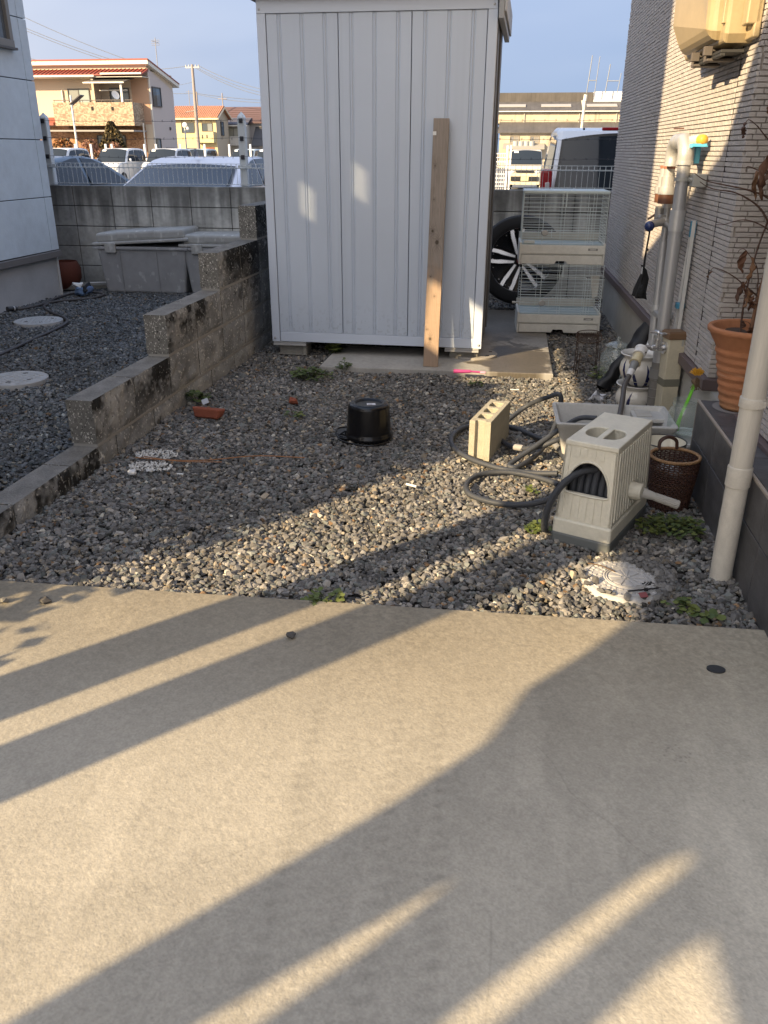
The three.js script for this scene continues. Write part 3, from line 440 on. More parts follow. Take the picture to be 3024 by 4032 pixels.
// ---------------------------------------------------------------- wooden board leaning on the shed
{
  const H = 1.455, t = thing('wooden_board', 'weathered knotty wooden board leaning upright against the grey shed', 'board', [-0.546, 0.036, -5.215]);
  const knots = [[0.45, 0.12, 0.05], [0.30, 0.565, 0.045], [0.62, 0.52, 0.07], [0.3, 0.38, 0.02], [0.28, 0.82, 0.022], [0.6, 0.30, 0.018], [0.2, 0.16, 0.014], [0.3, 0.69, 0.016]];
  const tex = colorTex(256, 2048, (u, v) => {
    let warp = 0; let dk = 0; for (const [ku, kv, s] of knots) { const dx = (u - ku) * 0.09, dy = (v - kv) * 1.455; const d = Math.hypot(dx, dy * 0.55), e = Math.exp(-(d * d) / (s * s * 0.12)); warp += e * 0.30 * Math.sign(dx + 0.001); const core = s * 0.17; dk = Math.max(dk, sst(core * 1.3, core * 0.6, Math.hypot(dx, dy * 0.8)) * 0.9); dk = Math.max(dk, Math.exp(-(dx * dx) / (0.012 * 0.012) - (dy * dy) / (s * s * 0.5)) * 0.38); }
    const g = (u + warp + 0.03 * (fbm(u, v, 2, 6, 3, 3) - 0.5)) * 11; const ring = 0.5 + 0.5 * Math.sin(g * 6.28 + 3 * fbm(u, v, 3, 5, 2, 8)); const fib = fbm(u, v, 70, 8, 2, 13);
    const age = sst(0.30, 0.50, v + 0.25 * (fbm(u, v, 3, 14, 3, 19) - 0.5)); // weathered grey-brown above
    const fresh = [0.41, 0.295, 0.21], old = [0.32, 0.28, 0.245]; const k = 0.80 + 0.18 * ring + 0.35 * (fib - 0.5);
    const rot = age * sst(0.5, 0.75, fbm(u, v, 4, 18, 4, 29)) * 0.45; return fresh.map((f, i) => lerp(lerp(lerp(f, old[i], age * 0.9), [0.24, 0.20, 0.165][i], rot) * k, [0.05, 0.035, 0.022][i], dk)); });
  const g = box(0.093, H, 0.027, 0, H / 2, 0, 0.002), p = g.attributes.position, uv = g.attributes.uv; for (let i = 0; i < p.count; i++) uv.setXY(i, p.getX(i) / 0.093 + 0.5 + p.getZ(i) * 4, p.getY(i) / H);
  const plank = part('board', g, new THREE.MeshStandardMaterial({ map: tex, roughness: 0.85, bumpMap: again(grain, 8, 1), bumpScale: 0.0008 }), t);
  part('paper_label', box(0.021, 0.021, 0.0006, 0.004, 1.373, 0.0142).rotateZ(0.03), M(0.72, 0.72, 0.70, 0.8), t);
  t.rotation.order = 'YXZ'; t.rotation.x = -0.136; t.rotation.z = -0.005;
}
// ---------------------------------------------------------------- two stacked wire cages
const cageWhite = M(0.74, 0.735, 0.685, 0.45, { map: again(dirt, 2, 2) }), wireM = M(0.68, 0.75, 0.74, 0.4);
function wireCage(label, topped) {
  const W = 0.60, Dp = 0.38, t = thing('wire_cage', label, 'cage', [0, 0, 0]);
  const rodG = new THREE.CylinderGeometry(0.0016, 0.0016, 1, 6), rod4 = new THREE.CylinderGeometry(0.0024, 0.0024, 1, 6);
  const wire = (a, b, thick) => { const A = V3(...a), B = V3(...b), d = B.clone().sub(A), o = part('wire', thick ? rod4 : rodG, wireM, t); o.scale.y = d.length(); o.quaternion.setFromUnitVectors(V3(0, 1, 0), d.normalize()); o.position.copy(A).add(B).multiplyScalar(0.5); };
  // base tray: tub and drawer
  const w = W / 2, B0 = 0.135, T = 0.50;
  const tub = merge([
    boxMM(-w - 0.008, w + 0.008, 0.075, 0.140, -0.006, 0.010, 0.006, 2), boxMM(-w - 0.008, w + 0.008, 0.07, 0.20, -Dp - 0.005, -Dp + 0.008, 0.004),
    boxMM(-w - 0.010, -w + 0.006, 0.0, 0.155, -Dp, 0.008, 0.005, 2), boxMM(w - 0.006, w + 0.010, 0.0, 0.155, -Dp, 0.008, 0.005, 2), boxMM(-w, w, 0.070, 0.076, -Dp, 0)]);
  const tray = part('base_tub', tub, cageWhite, t);
  const notch = shape([[-w + 0.008, 0.006], [-0.05, 0.006], [-0.037, 0.028], [0.034, 0.028], [0.046, 0.006], [w - 0.008, 0.006], [w - 0.008, 0.068], [-w + 0.008, 0.068]]);
  part('drawer', extr(notch, 0.012, 0.0015).translate(0, 0, -0.006), cageWhite, t);
  part('drawer_floor', boxMM(-w + 0.01, w - 0.01, 0.03, 0.034, -Dp + 0.01, -0.012), M(0.05, 0.05, 0.05, 0.9), t);
  const lb = part('name_plate', boxMM(w - 0.115, w - 0.045, 0.104, 0.120, 0.0102, 0.0112), M(0.28, 0.28, 0.27, 0.5), t);
  { const cv = document.createElement('canvas'); cv.width = 256; cv.height = 64; const c = cv.getContext('2d'); c.fillStyle = '#8a8a86'; c.fillRect(0, 0, 256, 64); c.fillStyle = '#e8e8e2'; c.font = 'bold 46px sans-serif'; c.textAlign = 'center'; c.textBaseline = 'middle'; c.fillText('SANKO', 128, 34); const tx = new THREE.CanvasTexture(cv); tx.colorSpace = THREE.SRGBColorSpace; const pg = new THREE.PlaneGeometry(0.068, 0.0145); pg.translate(w - 0.08, 0.112, 0.0118); part('lettering', pg, new THREE.MeshStandardMaterial({ map: tx, roughness: 0.6 }), lb); }
  part('floor_sheet', boxMM(-w + 0.008, w - 0.008, 0.140, 0.143, -Dp + 0.01, -0.012), M(0.42, 0.52, 0.53, 0.5), t);
  // bars
  const rows = [0.152, 0.170, 0.188, 0.206, 0.224, 0.243, 0.262, 0.281, 0.302, 0.325, 0.348, 0.372, 0.40, 0.43, 0.462, 0.49];
  for (const y of rows) { wire([-w + 0.004, y, 0], [w - 0.004, y, 0]); if (topped || y > 0.2) wire([-w + 0.004, y + 0.004, -Dp + 0.012], [w - 0.004, y + 0.004, -Dp + 0.012]); if (topped) { wire([w - 0.006, y, 0], [w - 0.006, y, -Dp + 0.01]); wire([-w + 0.006, y, 0], [-w + 0.006, y, -Dp + 0.01]); } else if (y < 0.36) wire([w - 0.006, y, 0], [w - 0.006, y, -0.10]); }
  for (const x of [-0.297, -0.15, -0.02, 0.0, 0.16, 0.195, 0.215, 0.297]) wire([x, 0.142, 0.004], [x, T, 0.004], Math.abs(x) > 0.29);
  for (const x of [-0.297, -0.16, 0.0, 0.14, 0.297]) wire([x, 0.142, -Dp + 0.008], [x, T, -Dp + 0.008]);
  if (topped) for (const z of [-0.08, -0.16, -0.24, -0.32]) { wire([w - 0.003, 0.15, z], [w - 0.003, T, z]); wire([-w + 0.003, 0.15, z], [-w + 0.003, T, z]); }
  wire([-w, T, 0], [w, T, 0], 1); wire([-w, T, -Dp], [w, T, -Dp], 1); wire([-w, T, 0], [-w, T, -Dp], 1); wire([w, T, 0], [w, T, -Dp], 1);
  // door frame and catch
  const dy = topped ? 0.40 : 0.415; wire([-0.15, 0.16, 0.009], [-0.15, dy, 0.009], 1); wire([0.175, 0.16, 0.009], [0.175, dy, 0.009], 1); wire([-0.15, dy, 0.009], [0.175, dy, 0.009], 1); wire([-0.02, dy, 0.008], [-0.02, T, 0.008], 1); wire([0.005, dy, 0.008], [0.005, T, 0.008], 1); wire([-0.085, 0.19, 0.006], [-0.085, 0.25, 0.006], 1);
  part('door_catch', lathe([[0, 0], [0.020, 0], [0.027, 0.010], [0.024, 0.016], [0.010, 0.014], [0, 0.016]], 20).rotateX(Math.PI / 2).scale(1, 0.8, 1).translate(-0.135, 0.225, 0.006), MP(0.55, 0.55, 0.53, 0.15, { transmission: 0.35, thickness: 0 }), t);
  if (topped) { part('top_sheet', merge([boxMM(-w, w, T + 0.004, T + 0.010, -Dp, 0.004, 0.002), boxMM(-w - 0.004, w + 0.004, T - 0.008, T + 0.008, -0.006, 0.006, 0.004, 2)]), M(0.52, 0.60, 0.60, 0.4), t); for (const x of [-0.14, 0.03, 0.18]) wire([x, T + 0.011, 0], [x + 0.05, T + 0.011, -Dp], 1); part('dish', boxMM(-w + 0.02, -w + 0.10, 0.144, 0.165, -0.1, -0.03, 0.006, 2), cageWhite, t); }
  else { part('side_guard', extr(shape([[0.0, 0.42], [0.075, 0.42], [0.070, 0.27], [0.03, 0.245]]), 0.004).rotateY(0.25).translate(w - 0.085, 0, -0.09), cageWhite, t); part('perch_lever', merge([rod([-w - 0.05, 0.155 + 0.06, -0.06], [-w + 0.04, 0.155 + 0.06, -0.06], 0.006, 8), rod([-w - 0.052, 0.215, -0.06], [-w - 0.03, 0.215, -0.06], 0.009, 8)]), cageWhite, t); }
  return t;
}
{
  const lo = wireCage('cream and white wire pet cage on the ground, bottom of the stack', false); lo.position.set(0.285, 0.034, -6.45); lo.rotation.y = 0.05;
  const up = wireCage('white wire pet cage with a covered top, stacked on another cage', true); up.position.set(0.268, 0.535, -6.45); up.rotation.y = 0.035;
}
// ---------------------------------------------------------------- car wheel leaning on the block wall
{
  const t = thing('car_wheel', 'black car tyre on a polished twin spoke rim behind the stacked cages', 'wheel', [-0.035, 0.43, -7.60]);
  const R = 0.37, rr = 0.275; const tyre = lathe([[rr - 0.01, -0.10], [rr + 0.015, -0.115], [R - 0.02, -0.11], [R, -0.085], [R + 0.004, 0], [R, 0.085], [R - 0.02, 0.11], [rr + 0.015, 0.115], [rr - 0.01, 0.10]], 64).rotateX(Math.PI / 2);
  part('tyre', tyre, M(0.018, 0.018, 0.019, 0.75, { bumpMap: again(grain, 6, 6), bumpScale: 0.001 }), t);
  const chrome = M(0.72, 0.72, 0.73, 0.25, { metalness: 0.75 }), blk = M(0.012, 0.012, 0.013, 0.25);
  const rim = part('rim', merge([lathe([[rr - 0.012, 0.088], [rr, 0.104], [rr + 0.006, 0.106], [rr + 0.010, 0.100], [rr + 0.008, 0.085]], 64).rotateX(Math.PI / 2)]), chrome, t);
  part('rim_barrel', merge([lathe([[0.02, -0.02], [0.10, -0.02], [rr - 0.035, 0.035], [rr - 0.012, 0.088], [rr - 0.004, 0.07], [rr - 0.02, -0.09]], 64).rotateX(Math.PI / 2)]), blk, t);
  for (let k = 0; k < 5; k++) { const a = Math.PI / 2 + 0.12 + k * Math.PI * 2 / 5; for (const s of [-1, 1]) { const pts = [[0.05, s * 0.012], [rr - 0.10, s * 0.020], [rr - 0.075, s * 0.026], [rr - 0.008, s * 0.028], [rr - 0.008, s * 0.064], [rr - 0.085, s * 0.060], [0.05, s * 0.034]]; if (s < 0) pts.reverse(); const g = extr(shape(pts), 0.022, 0.003); g.translate(0, 0, 0.055); g.rotateZ(a); part('spoke', buv(g), chrome, rim); } }
  const cap = part('hub_cap', lathe([[0, 0.075], [0.028, 0.073], [0.034, 0.065], [0.034, 0.03]], 24).rotateX(Math.PI / 2), M(0.22, 0.02, 0.025, 0.3), t);
  const bg = lathe([[0, 0.006], [0.0055, 0.004], [0.006, 0]], 8).rotateX(Math.PI / 2); for (let k = 0; k < 40; k++) { const a = k / 40 * 6.283 + 0.06; if (k % 8 > 5) continue; const o = part('rivet', bg, chrome, rim); o.position.set(Math.cos(a) * (rr - 0.034), Math.sin(a) * (rr - 0.034), 0.052); }
  t.rotation.set(-0.12, 0.06, 0.05, 'YXZ');
}
// ---------------------------------------------------------------- pipes on the side wall (house axes: y up, z along the wall, x out of it)
const hw = (off, y, zl) => { const v = V3(-off, y, zl).applyAxisAngle(V3(0, 1, 0), HROT); return [v.x + HX, v.y, v.z + HZ]; };
const silver = M(0.40, 0.40, 0.40, 0.38, { metalness: 0.35 }), silver2 = M(0.46, 0.46, 0.455, 0.34, { metalness: 0.35 });
{
  const t = thing('vent_pipe', 'thick grey vent pipe arching over at the top, strapped to the brick siding', 'pipe', [HX, 0, HZ], HROT);
  const z0 = -0.62, off = -0.095;
  part('pipe', merge([rod([off, -0.05, z0 + 0.03], [off, 1.0, z0 - 0.005], 0.031, 24), rod([off, 1.0, z0 - 0.005], [off, 1.29, z0 - 0.012], 0.0295, 24)]), silver, t);
  part('sleeve', merge([rod([off, 0.95, z0 - 0.004], [off, 1.045, z0 - 0.006], 0.0365, 24), rod([off, 0.44, z0 + 0.015], [off, 0.455, z0 + 0.014], 0.0345, 24), rod([off, 1.175, z0 - 0.01], [off, 1.19, z0 - 0.01], 0.034, 24)]), silver2, t);
  const zz = z0 - 0.012, za = zz - 0.30; // the arch: two elbows joined at a seam
  part('elbow', merge([tube([[off, 1.255, zz], [off, 1.30, zz], [off, 1.325, zz - 0.02], [off, 1.345, zz - 0.06], [off, 1.345, zz - 0.15]], 0.037, 28, 20), rod([off, 1.245, zz], [off, 1.262, zz], 0.040, 24)]), silver2, t);
  part('elbow', merge([tube([[off, 1.345, zz - 0.15], [off, 1.345, za + 0.06], [off, 1.325, za + 0.02], [off, 1.29, za], [off, 1.245, za]], 0.037, 28, 20), rod([off, 1.235, za], [off, 1.25, za], 0.040, 24), lathe([[0.030, 0], [0.039, 0.006], [0.030, 0.012]], 24).rotateX(Math.PI / 2).translate(off, 1.345, zz - 0.155)]), silver2, t);
  const br = M(0.40, 0.40, 0.37, 0.45, { metalness: 0.3 });
  for (const [y, dz] of [[1.182, -0.01], [0.447, 0.014]]) { const b = part('pipe_bracket', merge([boxMM(off + 0.028, -0.004, y - 0.030, y + 0.026, z0 + dz - 0.004, z0 + dz + 0.10, 0.004), rod([off, y - 0.008, z0 + dz], [off, y + 0.008, z0 + dz], 0.036, 24)]), br, t); for (const k of [0.035, 0.072]) part('screw', rod([off + 0.02, y, z0 + dz + k], [off + 0.03, y, z0 + dz + k], 0.010, 10), br, b); }
  // lower wrapped part
  part('tape_wrap', merge([0, 1, 2, 3, 4, 5].map((i) => rod([off, 0.05 + i * 0.045, z0 + 0.028 - i * 0.001], [off, 0.092 + i * 0.045, z0 + 0.027 - i * 0.001], 0.0335 - (i % 2) * 0.0012, 20))), M(0.17, 0.16, 0.145, 0.7), t);
  part('union', merge([rod([off, 0.235, z0 + 0.02], [off, 0.285, z0 + 0.02], 0.039, 20)]), M(0.20, 0.195, 0.185, 0.6), t);
}
{
  const t = thing('water_pipe', 'thinner grey pipe with valve and twin brown caps left of the thick pipe', 'pipe', [HX, 0, HZ], HROT);
  const zc = -1.02, off = -0.062;
  part('pipe', merge([rod([off, -0.05, zc + 0.09], [off, 0.52, zc + 0.005], 0.026, 20), rod([off, 0.52, zc + 0.005], [off, 0.86, zc - 0.04], 0.0235, 20), rod([off, 0.86, zc - 0.04], [off, 1.2, zc - 0.06], 0.017, 16)]), silver, t);
  part('coupling', merge([rod([off, 0.50, zc + 0.012], [off, 0.535, zc + 0.008], 0.030, 20), rod([off, 1.03, zc - 0.05], [off, 1.08, zc - 0.05], 0.030, 8), rod([off, 1.08, zc - 0.05], [off, 1.11, zc - 0.052], 0.024, 8), rod([off, 0.95, zc - 0.045], [off, 0.985, zc - 0.045], 0.028, 16)]), silver2, t);
  const v = part('valve', merge([rod([off, 0.965, zc - 0.045], [off - 0.09, 0.95, zc + 0.01], 0.020, 14), rod([off - 0.03, 0.935, zc - 0.10], [off - 0.03, 1.035, zc - 0.10], 0.024, 14), rod([off - 0.03, 0.98, zc - 0.12], [off - 0.02, 0.98, zc - 0.03], 0.018, 12), rod([off, 0.955, zc - 0.04], [off, 0.93, zc + 0.36], 0.016, 12)]), M(0.42, 0.41, 0.39, 0.35, { metalness: 0.5 }), t);
  part('knob', new THREE.SphereGeometry(0.026, 18, 12).translate(off - 0.10, 0.945, zc + 0.06), M(0.02, 0.035, 0.12, 0.2), v);
  part('lever', rod([off - 0.05, 0.99, zc - 0.12], [off - 0.07, 0.965, zc - 0.18], 0.006, 8), M(0.25, 0.16, 0.10, 0.5), v);
  for (const k of [0, 1]) { const z = -0.995 - k * 0.105, u = part('cap_union', merge([rod([off - 0.03, 1.10, z], [off - 0.03, 1.135, z], 0.044, 8), rod([off - 0.03, 1.135, z], [off - 0.03, 1.185, z], 0.034, 8), rod([off - 0.03, 1.185, z], [off - 0.03, 1.225, z], 0.027, 16)]), silver2, t); part('brown_cap', rod([off - 0.03, 1.055, z], [off - 0.03, 1.102, z], 0.038, 20), M(0.13, 0.055, 0.03, 0.5), u); part('copper_band', rod([off - 0.03, 1.222, z], [off - 0.03, 1.236, z], 0.0285, 16), M(0.30, 0.13, 0.08, 0.4), u); }
  part('saddle', boxMM(off - 0.02, 0.0, 0.487, 0.515, zc + 0.0, zc + 0.16, 0.004), silver, t);
}
solo('conduit', merge([rod([-0.02, 0.52, -0.985], [-0.02, 1.2, -0.86], 0.013, 12), rod([-0.02, 0.46, -0.67], [-0.02, 1.0, -0.60], 0.013, 12)]), M(0.60, 0.59, 0.57, 0.5), 'thin pale conduits on the brick wall behind the grey pipes', 'conduit', [HX, 0, HZ], HROT);
{ // white round tag, blue clips
  const t = thing('blue_bracket', 'blue plastic clips holding a pale strip behind the thick grey pipe', 'clip', [HX, 0, HZ], HROT), bl = M(0.05, 0.21, 0.32, 0.5);
  part('clip', boxMM(-0.034, -0.008, 0.925, 1.0, -0.612, -0.588, 0.003), bl, t); part('clip', boxMM(-0.045, -0.004, 0.585, 0.612, -0.645, -0.605, 0.003), bl, t);
  part('strip', boxMM(-0.03, -0.012, 0.46, 1.0, -0.61, -0.585, 0.003), M(0.5, 0.5, 0.48, 0.6), t);
}
{
  const t = thing('spray_head', 'blue plastic holder with a cream cone and yellow tip beside the pipe arch', 'nozzle', [HX, 0, HZ], HROT);
  const bl = M(0.10, 0.45, 0.65, 0.4);
  part('tray', merge([boxMM(-0.085, -0.015, 1.322, 1.328, -0.74, -0.56, 0.002), boxMM(-0.088, -0.082, 1.318, 1.336, -0.74, -0.56, 0.002), boxMM(-0.085, -0.02, 1.322, 1.336, -0.564, -0.558, 0.002), boxMM(-0.045, -0.02, 1.25, 1.322, -0.72, -0.67, 0.004)]), bl, t);
  const cone = lathe([[0.004, 0], [0.014, 0.06], [0.021, 0.13], [0.022, 0.17]], 24), ax = new THREE.Matrix4().makeRotationFromEuler(new THREE.Euler(0.95, 0, 1.0, 'ZXY')); const turnC = (g) => { g.rotateZ(-Math.PI / 2); g.rotateY(-1.15); g.translate(-0.115, 1.352, -0.74); return g; };
  part('cone', turnC(cone), M(0.66, 0.60, 0.48, 0.5), t); part('yellow_tip', turnC(lathe([[0.0225, 0.165], [0.0235, 0.18], [0.021, 0.195], [0.014, 0.203], [0, 0.205]], 24)), M(0.62, 0.36, 0.05, 0.45), t);
}
solo('brown_strip', box(0.02, 0.008, 0.16, -0.09, 1.388, -0.93).rotateX(0.02), M(0.13, 0.075, 0.06, 0.7), 'short dark brown strip lying on top of the pipe arch', 'strip', [HX, 0, HZ], HROT);
solo('inspection_tag', lathe([[0, 0.004], [0.026, 0.004], [0.028, 0], [0, 0]], 28).rotateZ(Math.PI / 2).translate(-0.012, 0.865, -1.17), M(0.42, 0.42, 0.43, 0.6), 'small round pale tag on the wall left of the thin pipe', 'tag', [HX, 0, HZ], HROT);
{ // black cloth pouch hung by its cord from the valve
  const t = thing('cloth_pouch', 'small black cloth pouch hanging on a long cord from the pipe valve', 'pouch', hw(0.15, 0, -1.03), HROT);
  const black = M(0.012, 0.012, 0.013, 0.9);
  for (const s of [-1, 1]) part('cord', tube([[0, 0.955, 0.03], [0.0, 0.90, 0.02 + s * 0.004], [0, 0.80, s * 0.006 - 0.01], [0, 0.72, -0.02 + s * 0.012]], 0.004, 30, 6), black, t);
  part('cord_slide', box(0.008, 0.012, 0.045, 0, 0.825, 0.02, 0.003), black, t);
  const g = rough(lathe([[0, 0.735], [0.010, 0.73], [0.020, 0.70], [0.032, 0.66], [0.050, 0.60], [0.055, 0.575], [0.03, 0.562], [0, 0.56]], 22).scale(0.55, 1, 1.0), 0.026, 34, 5); g.translate(0, 0, -0.03); part('bag', buv(g), black, t);
  part('flap', buv(rough(new THREE.SphereGeometry(0.026, 14, 10).scale(0.5, 1.3, 0.8).translate(-0.005, 0.61, 0.028), 0.016, 50, 8)), black, t);
  part('care_label', box(0.002, 0.035, 0.022, -0.012, 0.715, 0.008), M(0.6, 0.6, 0.6, 0.8), t);
}
{ // cream plastic cover high on the wall
  const t = thing('wall_cover', 'large cream plastic unit cover high on the brick wall, cut by the top edge', 'wall unit', [HX, 0, HZ], HROT);
  const cm = MP(0.43, 0.34, 0.20, 0.42, { map: again(dirt, 1.5, 1.5), clearcoat: 0.15, clearcoatRoughness: 0.4 });
  const H1 = 2.55; // shell: stacked outline (z along the wall, x out), lower corners rounded and bottom raked
  const shell = (z0, z1, x0, yb, rk, bev) => { const s = shape([[z0, H1], [z0, yb + 0.19], [z0 + 0.015, yb + 0.11], [z0 + 0.045, yb + 0.03], [z0 + 0.075, yb], [z1 - 0.02, yb], [z1, yb + 0.03], [z1, H1]]); const g = extr(s, x0, bev, 3); g.rotateY(-Math.PI / 2); const p = g.attributes.position; for (let i = 0; i < p.count; i++) { const y = p.getY(i), x = p.getX(i); if (y < yb + 0.12) p.setX(i, x * (1 - rk * sst(yb + 0.12, yb - 0.01, y))); } g.computeVertexNormals(); return buv(g); };
  part('back_plate', boxMM(-0.03, -0.002, 1.70, H1, -0.88, -0.03, 0.008, 2), cm, t);
  part('cover', shell(-0.96, -0.12, 0.105, 1.695, 0.10, 0.016), cm, t);
  part('front_shell', shell(-0.86, -0.19, 0.155, 1.712, 0.22, 0.038), cm, t);
  part('side_flange', merge([boxMM(-0.125, -0.003, 1.76, H1, -0.155, -0.13, 0.005), boxMM(-0.06, -0.003, 1.745, H1, -0.10, -0.03, 0.008, 2)]), cm, t);
  part('slot', boxMM(-0.112, -0.104, 1.93, 2.3, -0.94, -0.905), M(0.10, 0.10, 0.10, 0.8), t);
  for (const z of [-0.60, -0.36]) part('mounting_foot', merge([boxMM(-0.13, -0.02, 1.645, 1.70, z - 0.004, z + 0.02, 0.003), boxMM(-0.13, -0.02, 1.645, 1.655, z + 0.018, z + 0.07, 0.003), boxMM(-0.145, -0.11, 1.665, 1.70, z + 0.04, z + 0.065, 0.003)]), M(0.10, 0.085, 0.075, 0.7), t);
  part('underside_frame', merge([boxMM(-0.11, -0.02, 1.662, 1.674, -0.62, -0.15, 0.003), boxMM(-0.11, -0.09, 1.65, 1.662, -0.62, -0.15, 0.003)]), M(0.03, 0.03, 0.03, 0.7), t);
}
{ // cream downpipe in the near right
  const t = thing('downpipe', 'cream plastic downpipe standing in the gravel before the dark tiles', 'downpipe', [0.710, 0, -2.575], 0);
  const m = MP(0.62, 0.59, 0.53, 0.4, { map: again(dirt, 2, 2), clearcoat: 0.1 }), R = 0.0345;
  part('pipe', merge([cyl(R, R, 0.40, 0, -0.04, 0, 36), cyl(R, R, 3.2, 0, 0.36, 0, 36)]), m, t);
  part('socket', merge([lathe([[R, 0.335], [R + 0.0035, 0.339], [R + 0.0035, 0.40], [R, 0.404]], 36)]), m, t);
  const c = part('clip', merge([lathe([[R, 0.592], [R + 0.004, 0.594], [R + 0.004, 0.622], [R, 0.624]], 36), boxMM(0.02, 0.13, 0.60, 0.618, -0.006, 0.006)]), m, t);
  part('latch', merge([boxMM(-0.005, 0.012, 0.596, 0.621, R, R + 0.008, 0.002), boxMM(0.013, 0.022, 0.599, 0.618, R - 0.003, R + 0.006, 0.002)]).rotateY(0.25), m, c);
  // scuff marks on the pipe, thin brown films
  const scuff = (y0, y1, a, w) => { const g = new THREE.CylinderGeometry(R + 0.0004, R + 0.0004, y1 - y0, 6, 8, true, a, w); g.translate(0, (y0 + y1) / 2, 0); return rough(g, 0.0006, 60, 3); };
}
// ---------------------------------------------------------------- hose reel box
const hoseTex = grayTex(128, 128, (u, v) => { const a = Math.abs(((u * 8 + v * 8) % 1 + 1) % 1 - 0.5), b = Math.abs(((u * 8 - v * 8) % 1 + 1) % 1 - 0.5); return clamp(Math.min(a, b) * 4); });
const hoseM = new THREE.MeshStandardMaterial({ color: lin(0.045, 0.050, 0.060), roughness: 0.48, bumpMap: again(hoseTex, 40, 1.2), bumpScale: 0.0006 });
{
  const t = thing('hose_reel', 'pale grey plastic hose reel box with arched opening and side crank', 'hose reel', [0.262, 0.016, -2.732], -23.4 * Math.PI / 180);
  // local: x along the front, z towards the camera; box goes back to -D
  const W = 0.208, D = 0.43, H = 0.365, yB = 0.03;
  const pl = MP(0.74, 0.71, 0.60, 0.5, { map: again(dirt, 2.2, 2.2), bumpMap: again(grain, 6, 6), bumpScale: 0.0005 });
  const tap = (y) => 1 - 0.115 * (y - yB) / H, tapD = (y) => 1 - 0.10 * (y - yB) / H;
  const bend = (g) => { const p = g.attributes.position; for (let i = 0; i < p.count; i++) { const y = p.getY(i), k = y > yB + 0.035 ? 1 : 1; p.setX(i, p.getX(i) * tap(y) * k); const z = p.getZ(i) + D / 2; p.setZ(i, z * tapD(y) - D / 2); } g.computeVertexNormals(); return buv(g); };
  const w = W / 2, arch = []; for (let i = 0; i <= 20; i++) { const a = Math.PI * (1 - i / 20); arch.push([Math.cos(a) * 0.082, 0.203 + Math.sin(a) * 0.105]); }
  arch.push([0.084, 0.196], [0.078, 0.190], [-0.078, 0.190], [-0.084, 0.196]);
  const dense = (pts, n = 1) => pts; // outline of the front with the arch cut out
  const front = extr(shape([[-w, yB + 0.055], [w, yB + 0.055], [w, H], [-w, H]], [arch.slice().reverse()]), 0.010, 0); front.translate(0, 0, -0.014);
  part('front_panel', bend(front), pl, t);
  part('arch_rim', bend(tube(arch.map(([x, y]) => [x, y, -0.003]), 0.0042, 120, 6, true)), pl, t);
  // ribs: shallow vertical strips on the front, deep ones on the side
  const fr = []; for (const [x, y0, y1] of [[-0.088, 0.10, 0.35], [-0.056, 0.09, 0.185], [-0.028, 0.09, 0.185], [0.0, 0.09, 0.185], [0.028, 0.09, 0.185], [0.056, 0.09, 0.185], [0.088, 0.10, 0.35], [-0.05, 0.32, 0.352], [-0.022, 0.322, 0.352], [0.012, 0.322, 0.352], [0.045, 0.32, 0.352]]) fr.push(box(0.016, y1 - y0, 0.003, x, (y0 + y1) / 2, -0.0028, 0.0012));
  part('front_ribs', bend(merge(fr)), pl, t);
  const side = []; side.push(boxMM(w - 0.010, w - 0.001, yB + 0.055, H, -D, -0.004));
  for (let i = 0; i < 13; i++) { const z = -0.030 - i * 0.031; side.push(box(0.006, H - yB - 0.085, 0.017, w + 0.0012, (H + yB + 0.065) / 2 - 0.004, z, 0.003, 2)); }
  part('side_panel', bend(merge(side)), pl, t);
  part('side_panel', bend(boxMM(-w + 0.001, -w + 0.010, yB + 0.055, H, -D, -0.004)), pl, t);
  part('back_panel', bend(boxMM(-w, w, yB + 0.055, H, -D - 0.002, -D + 0.008)), pl, t);
  // top with two half-round grip holes
  const half = (s, z0) => { const a = []; for (let i = 0; i <= 14; i++) { const k = i / 14 * Math.PI; a.push([s * (0.012 + Math.pow(Math.sin(k), 0.7) * 0.064), z0 - Math.cos(k) * 0.070]); } return a; };
  const tp = extr(shape([[-w, 0], [w, 0], [w, D], [-w, D]], [half(1, 0.155), half(-1, 0.155).reverse()]), 0.010, 0.004, 2); tp.rotateX(-Math.PI / 2); tp.translate(0, H - 0.004, 0);
  part('top_panel', bend(tp), pl, t);
  part('grip_well', bend(boxMM(-0.075, 0.075, H - 0.075, H - 0.070, -0.23, -0.08)), M(0.06, 0.06, 0.055, 0.8), t);
  for (const s of [1, -1]) { const pts = half(s, 0.155).map(([x, z]) => [x, H - 0.004, -z]); pts.push(pts[0]); part('grip_wall', bend((() => { const P = [], I = []; pts.forEach(([x, y, z], i) => { P.push(x, y + 0.008, z, x, y - 0.03, z); if (i) I.push(2 * i - 2, 2 * i - 1, 2 * i, 2 * i - 1, 2 * i + 1, 2 * i); }); const g = new THREE.BufferGeometry(); g.setAttribute('position', new THREE.Float32BufferAttribute(P, 3)); g.setIndex(I); return g; })()), pl, t); }
  // skirt and grey base
  const sk = new RoundedBoxGeometry(W + 0.006, 0.060, D + 0.006, 3, 0.010); sk.translate(0, yB + 0.0275, -D / 2); part('skirt', buv(sk), pl, t);
  const bs = new RoundedBoxGeometry(W + 0.010, 0.05, D + 0.012, 3, 0.012); bs.translate(0, 0.012, -D / 2); part('base', buv(bs), M(0.115, 0.125, 0.125, 0.6), t);
  // hose wound inside
  for (let k = 0; k < 6; k++) part('wound_hose', new THREE.TorusGeometry(0.115, 0.0125, 12, 48).rotateY(Math.PI / 2).translate(-0.062 + k * 0.0255, 0.185, -0.165 + (k % 2) * 0.004), hoseM, t);
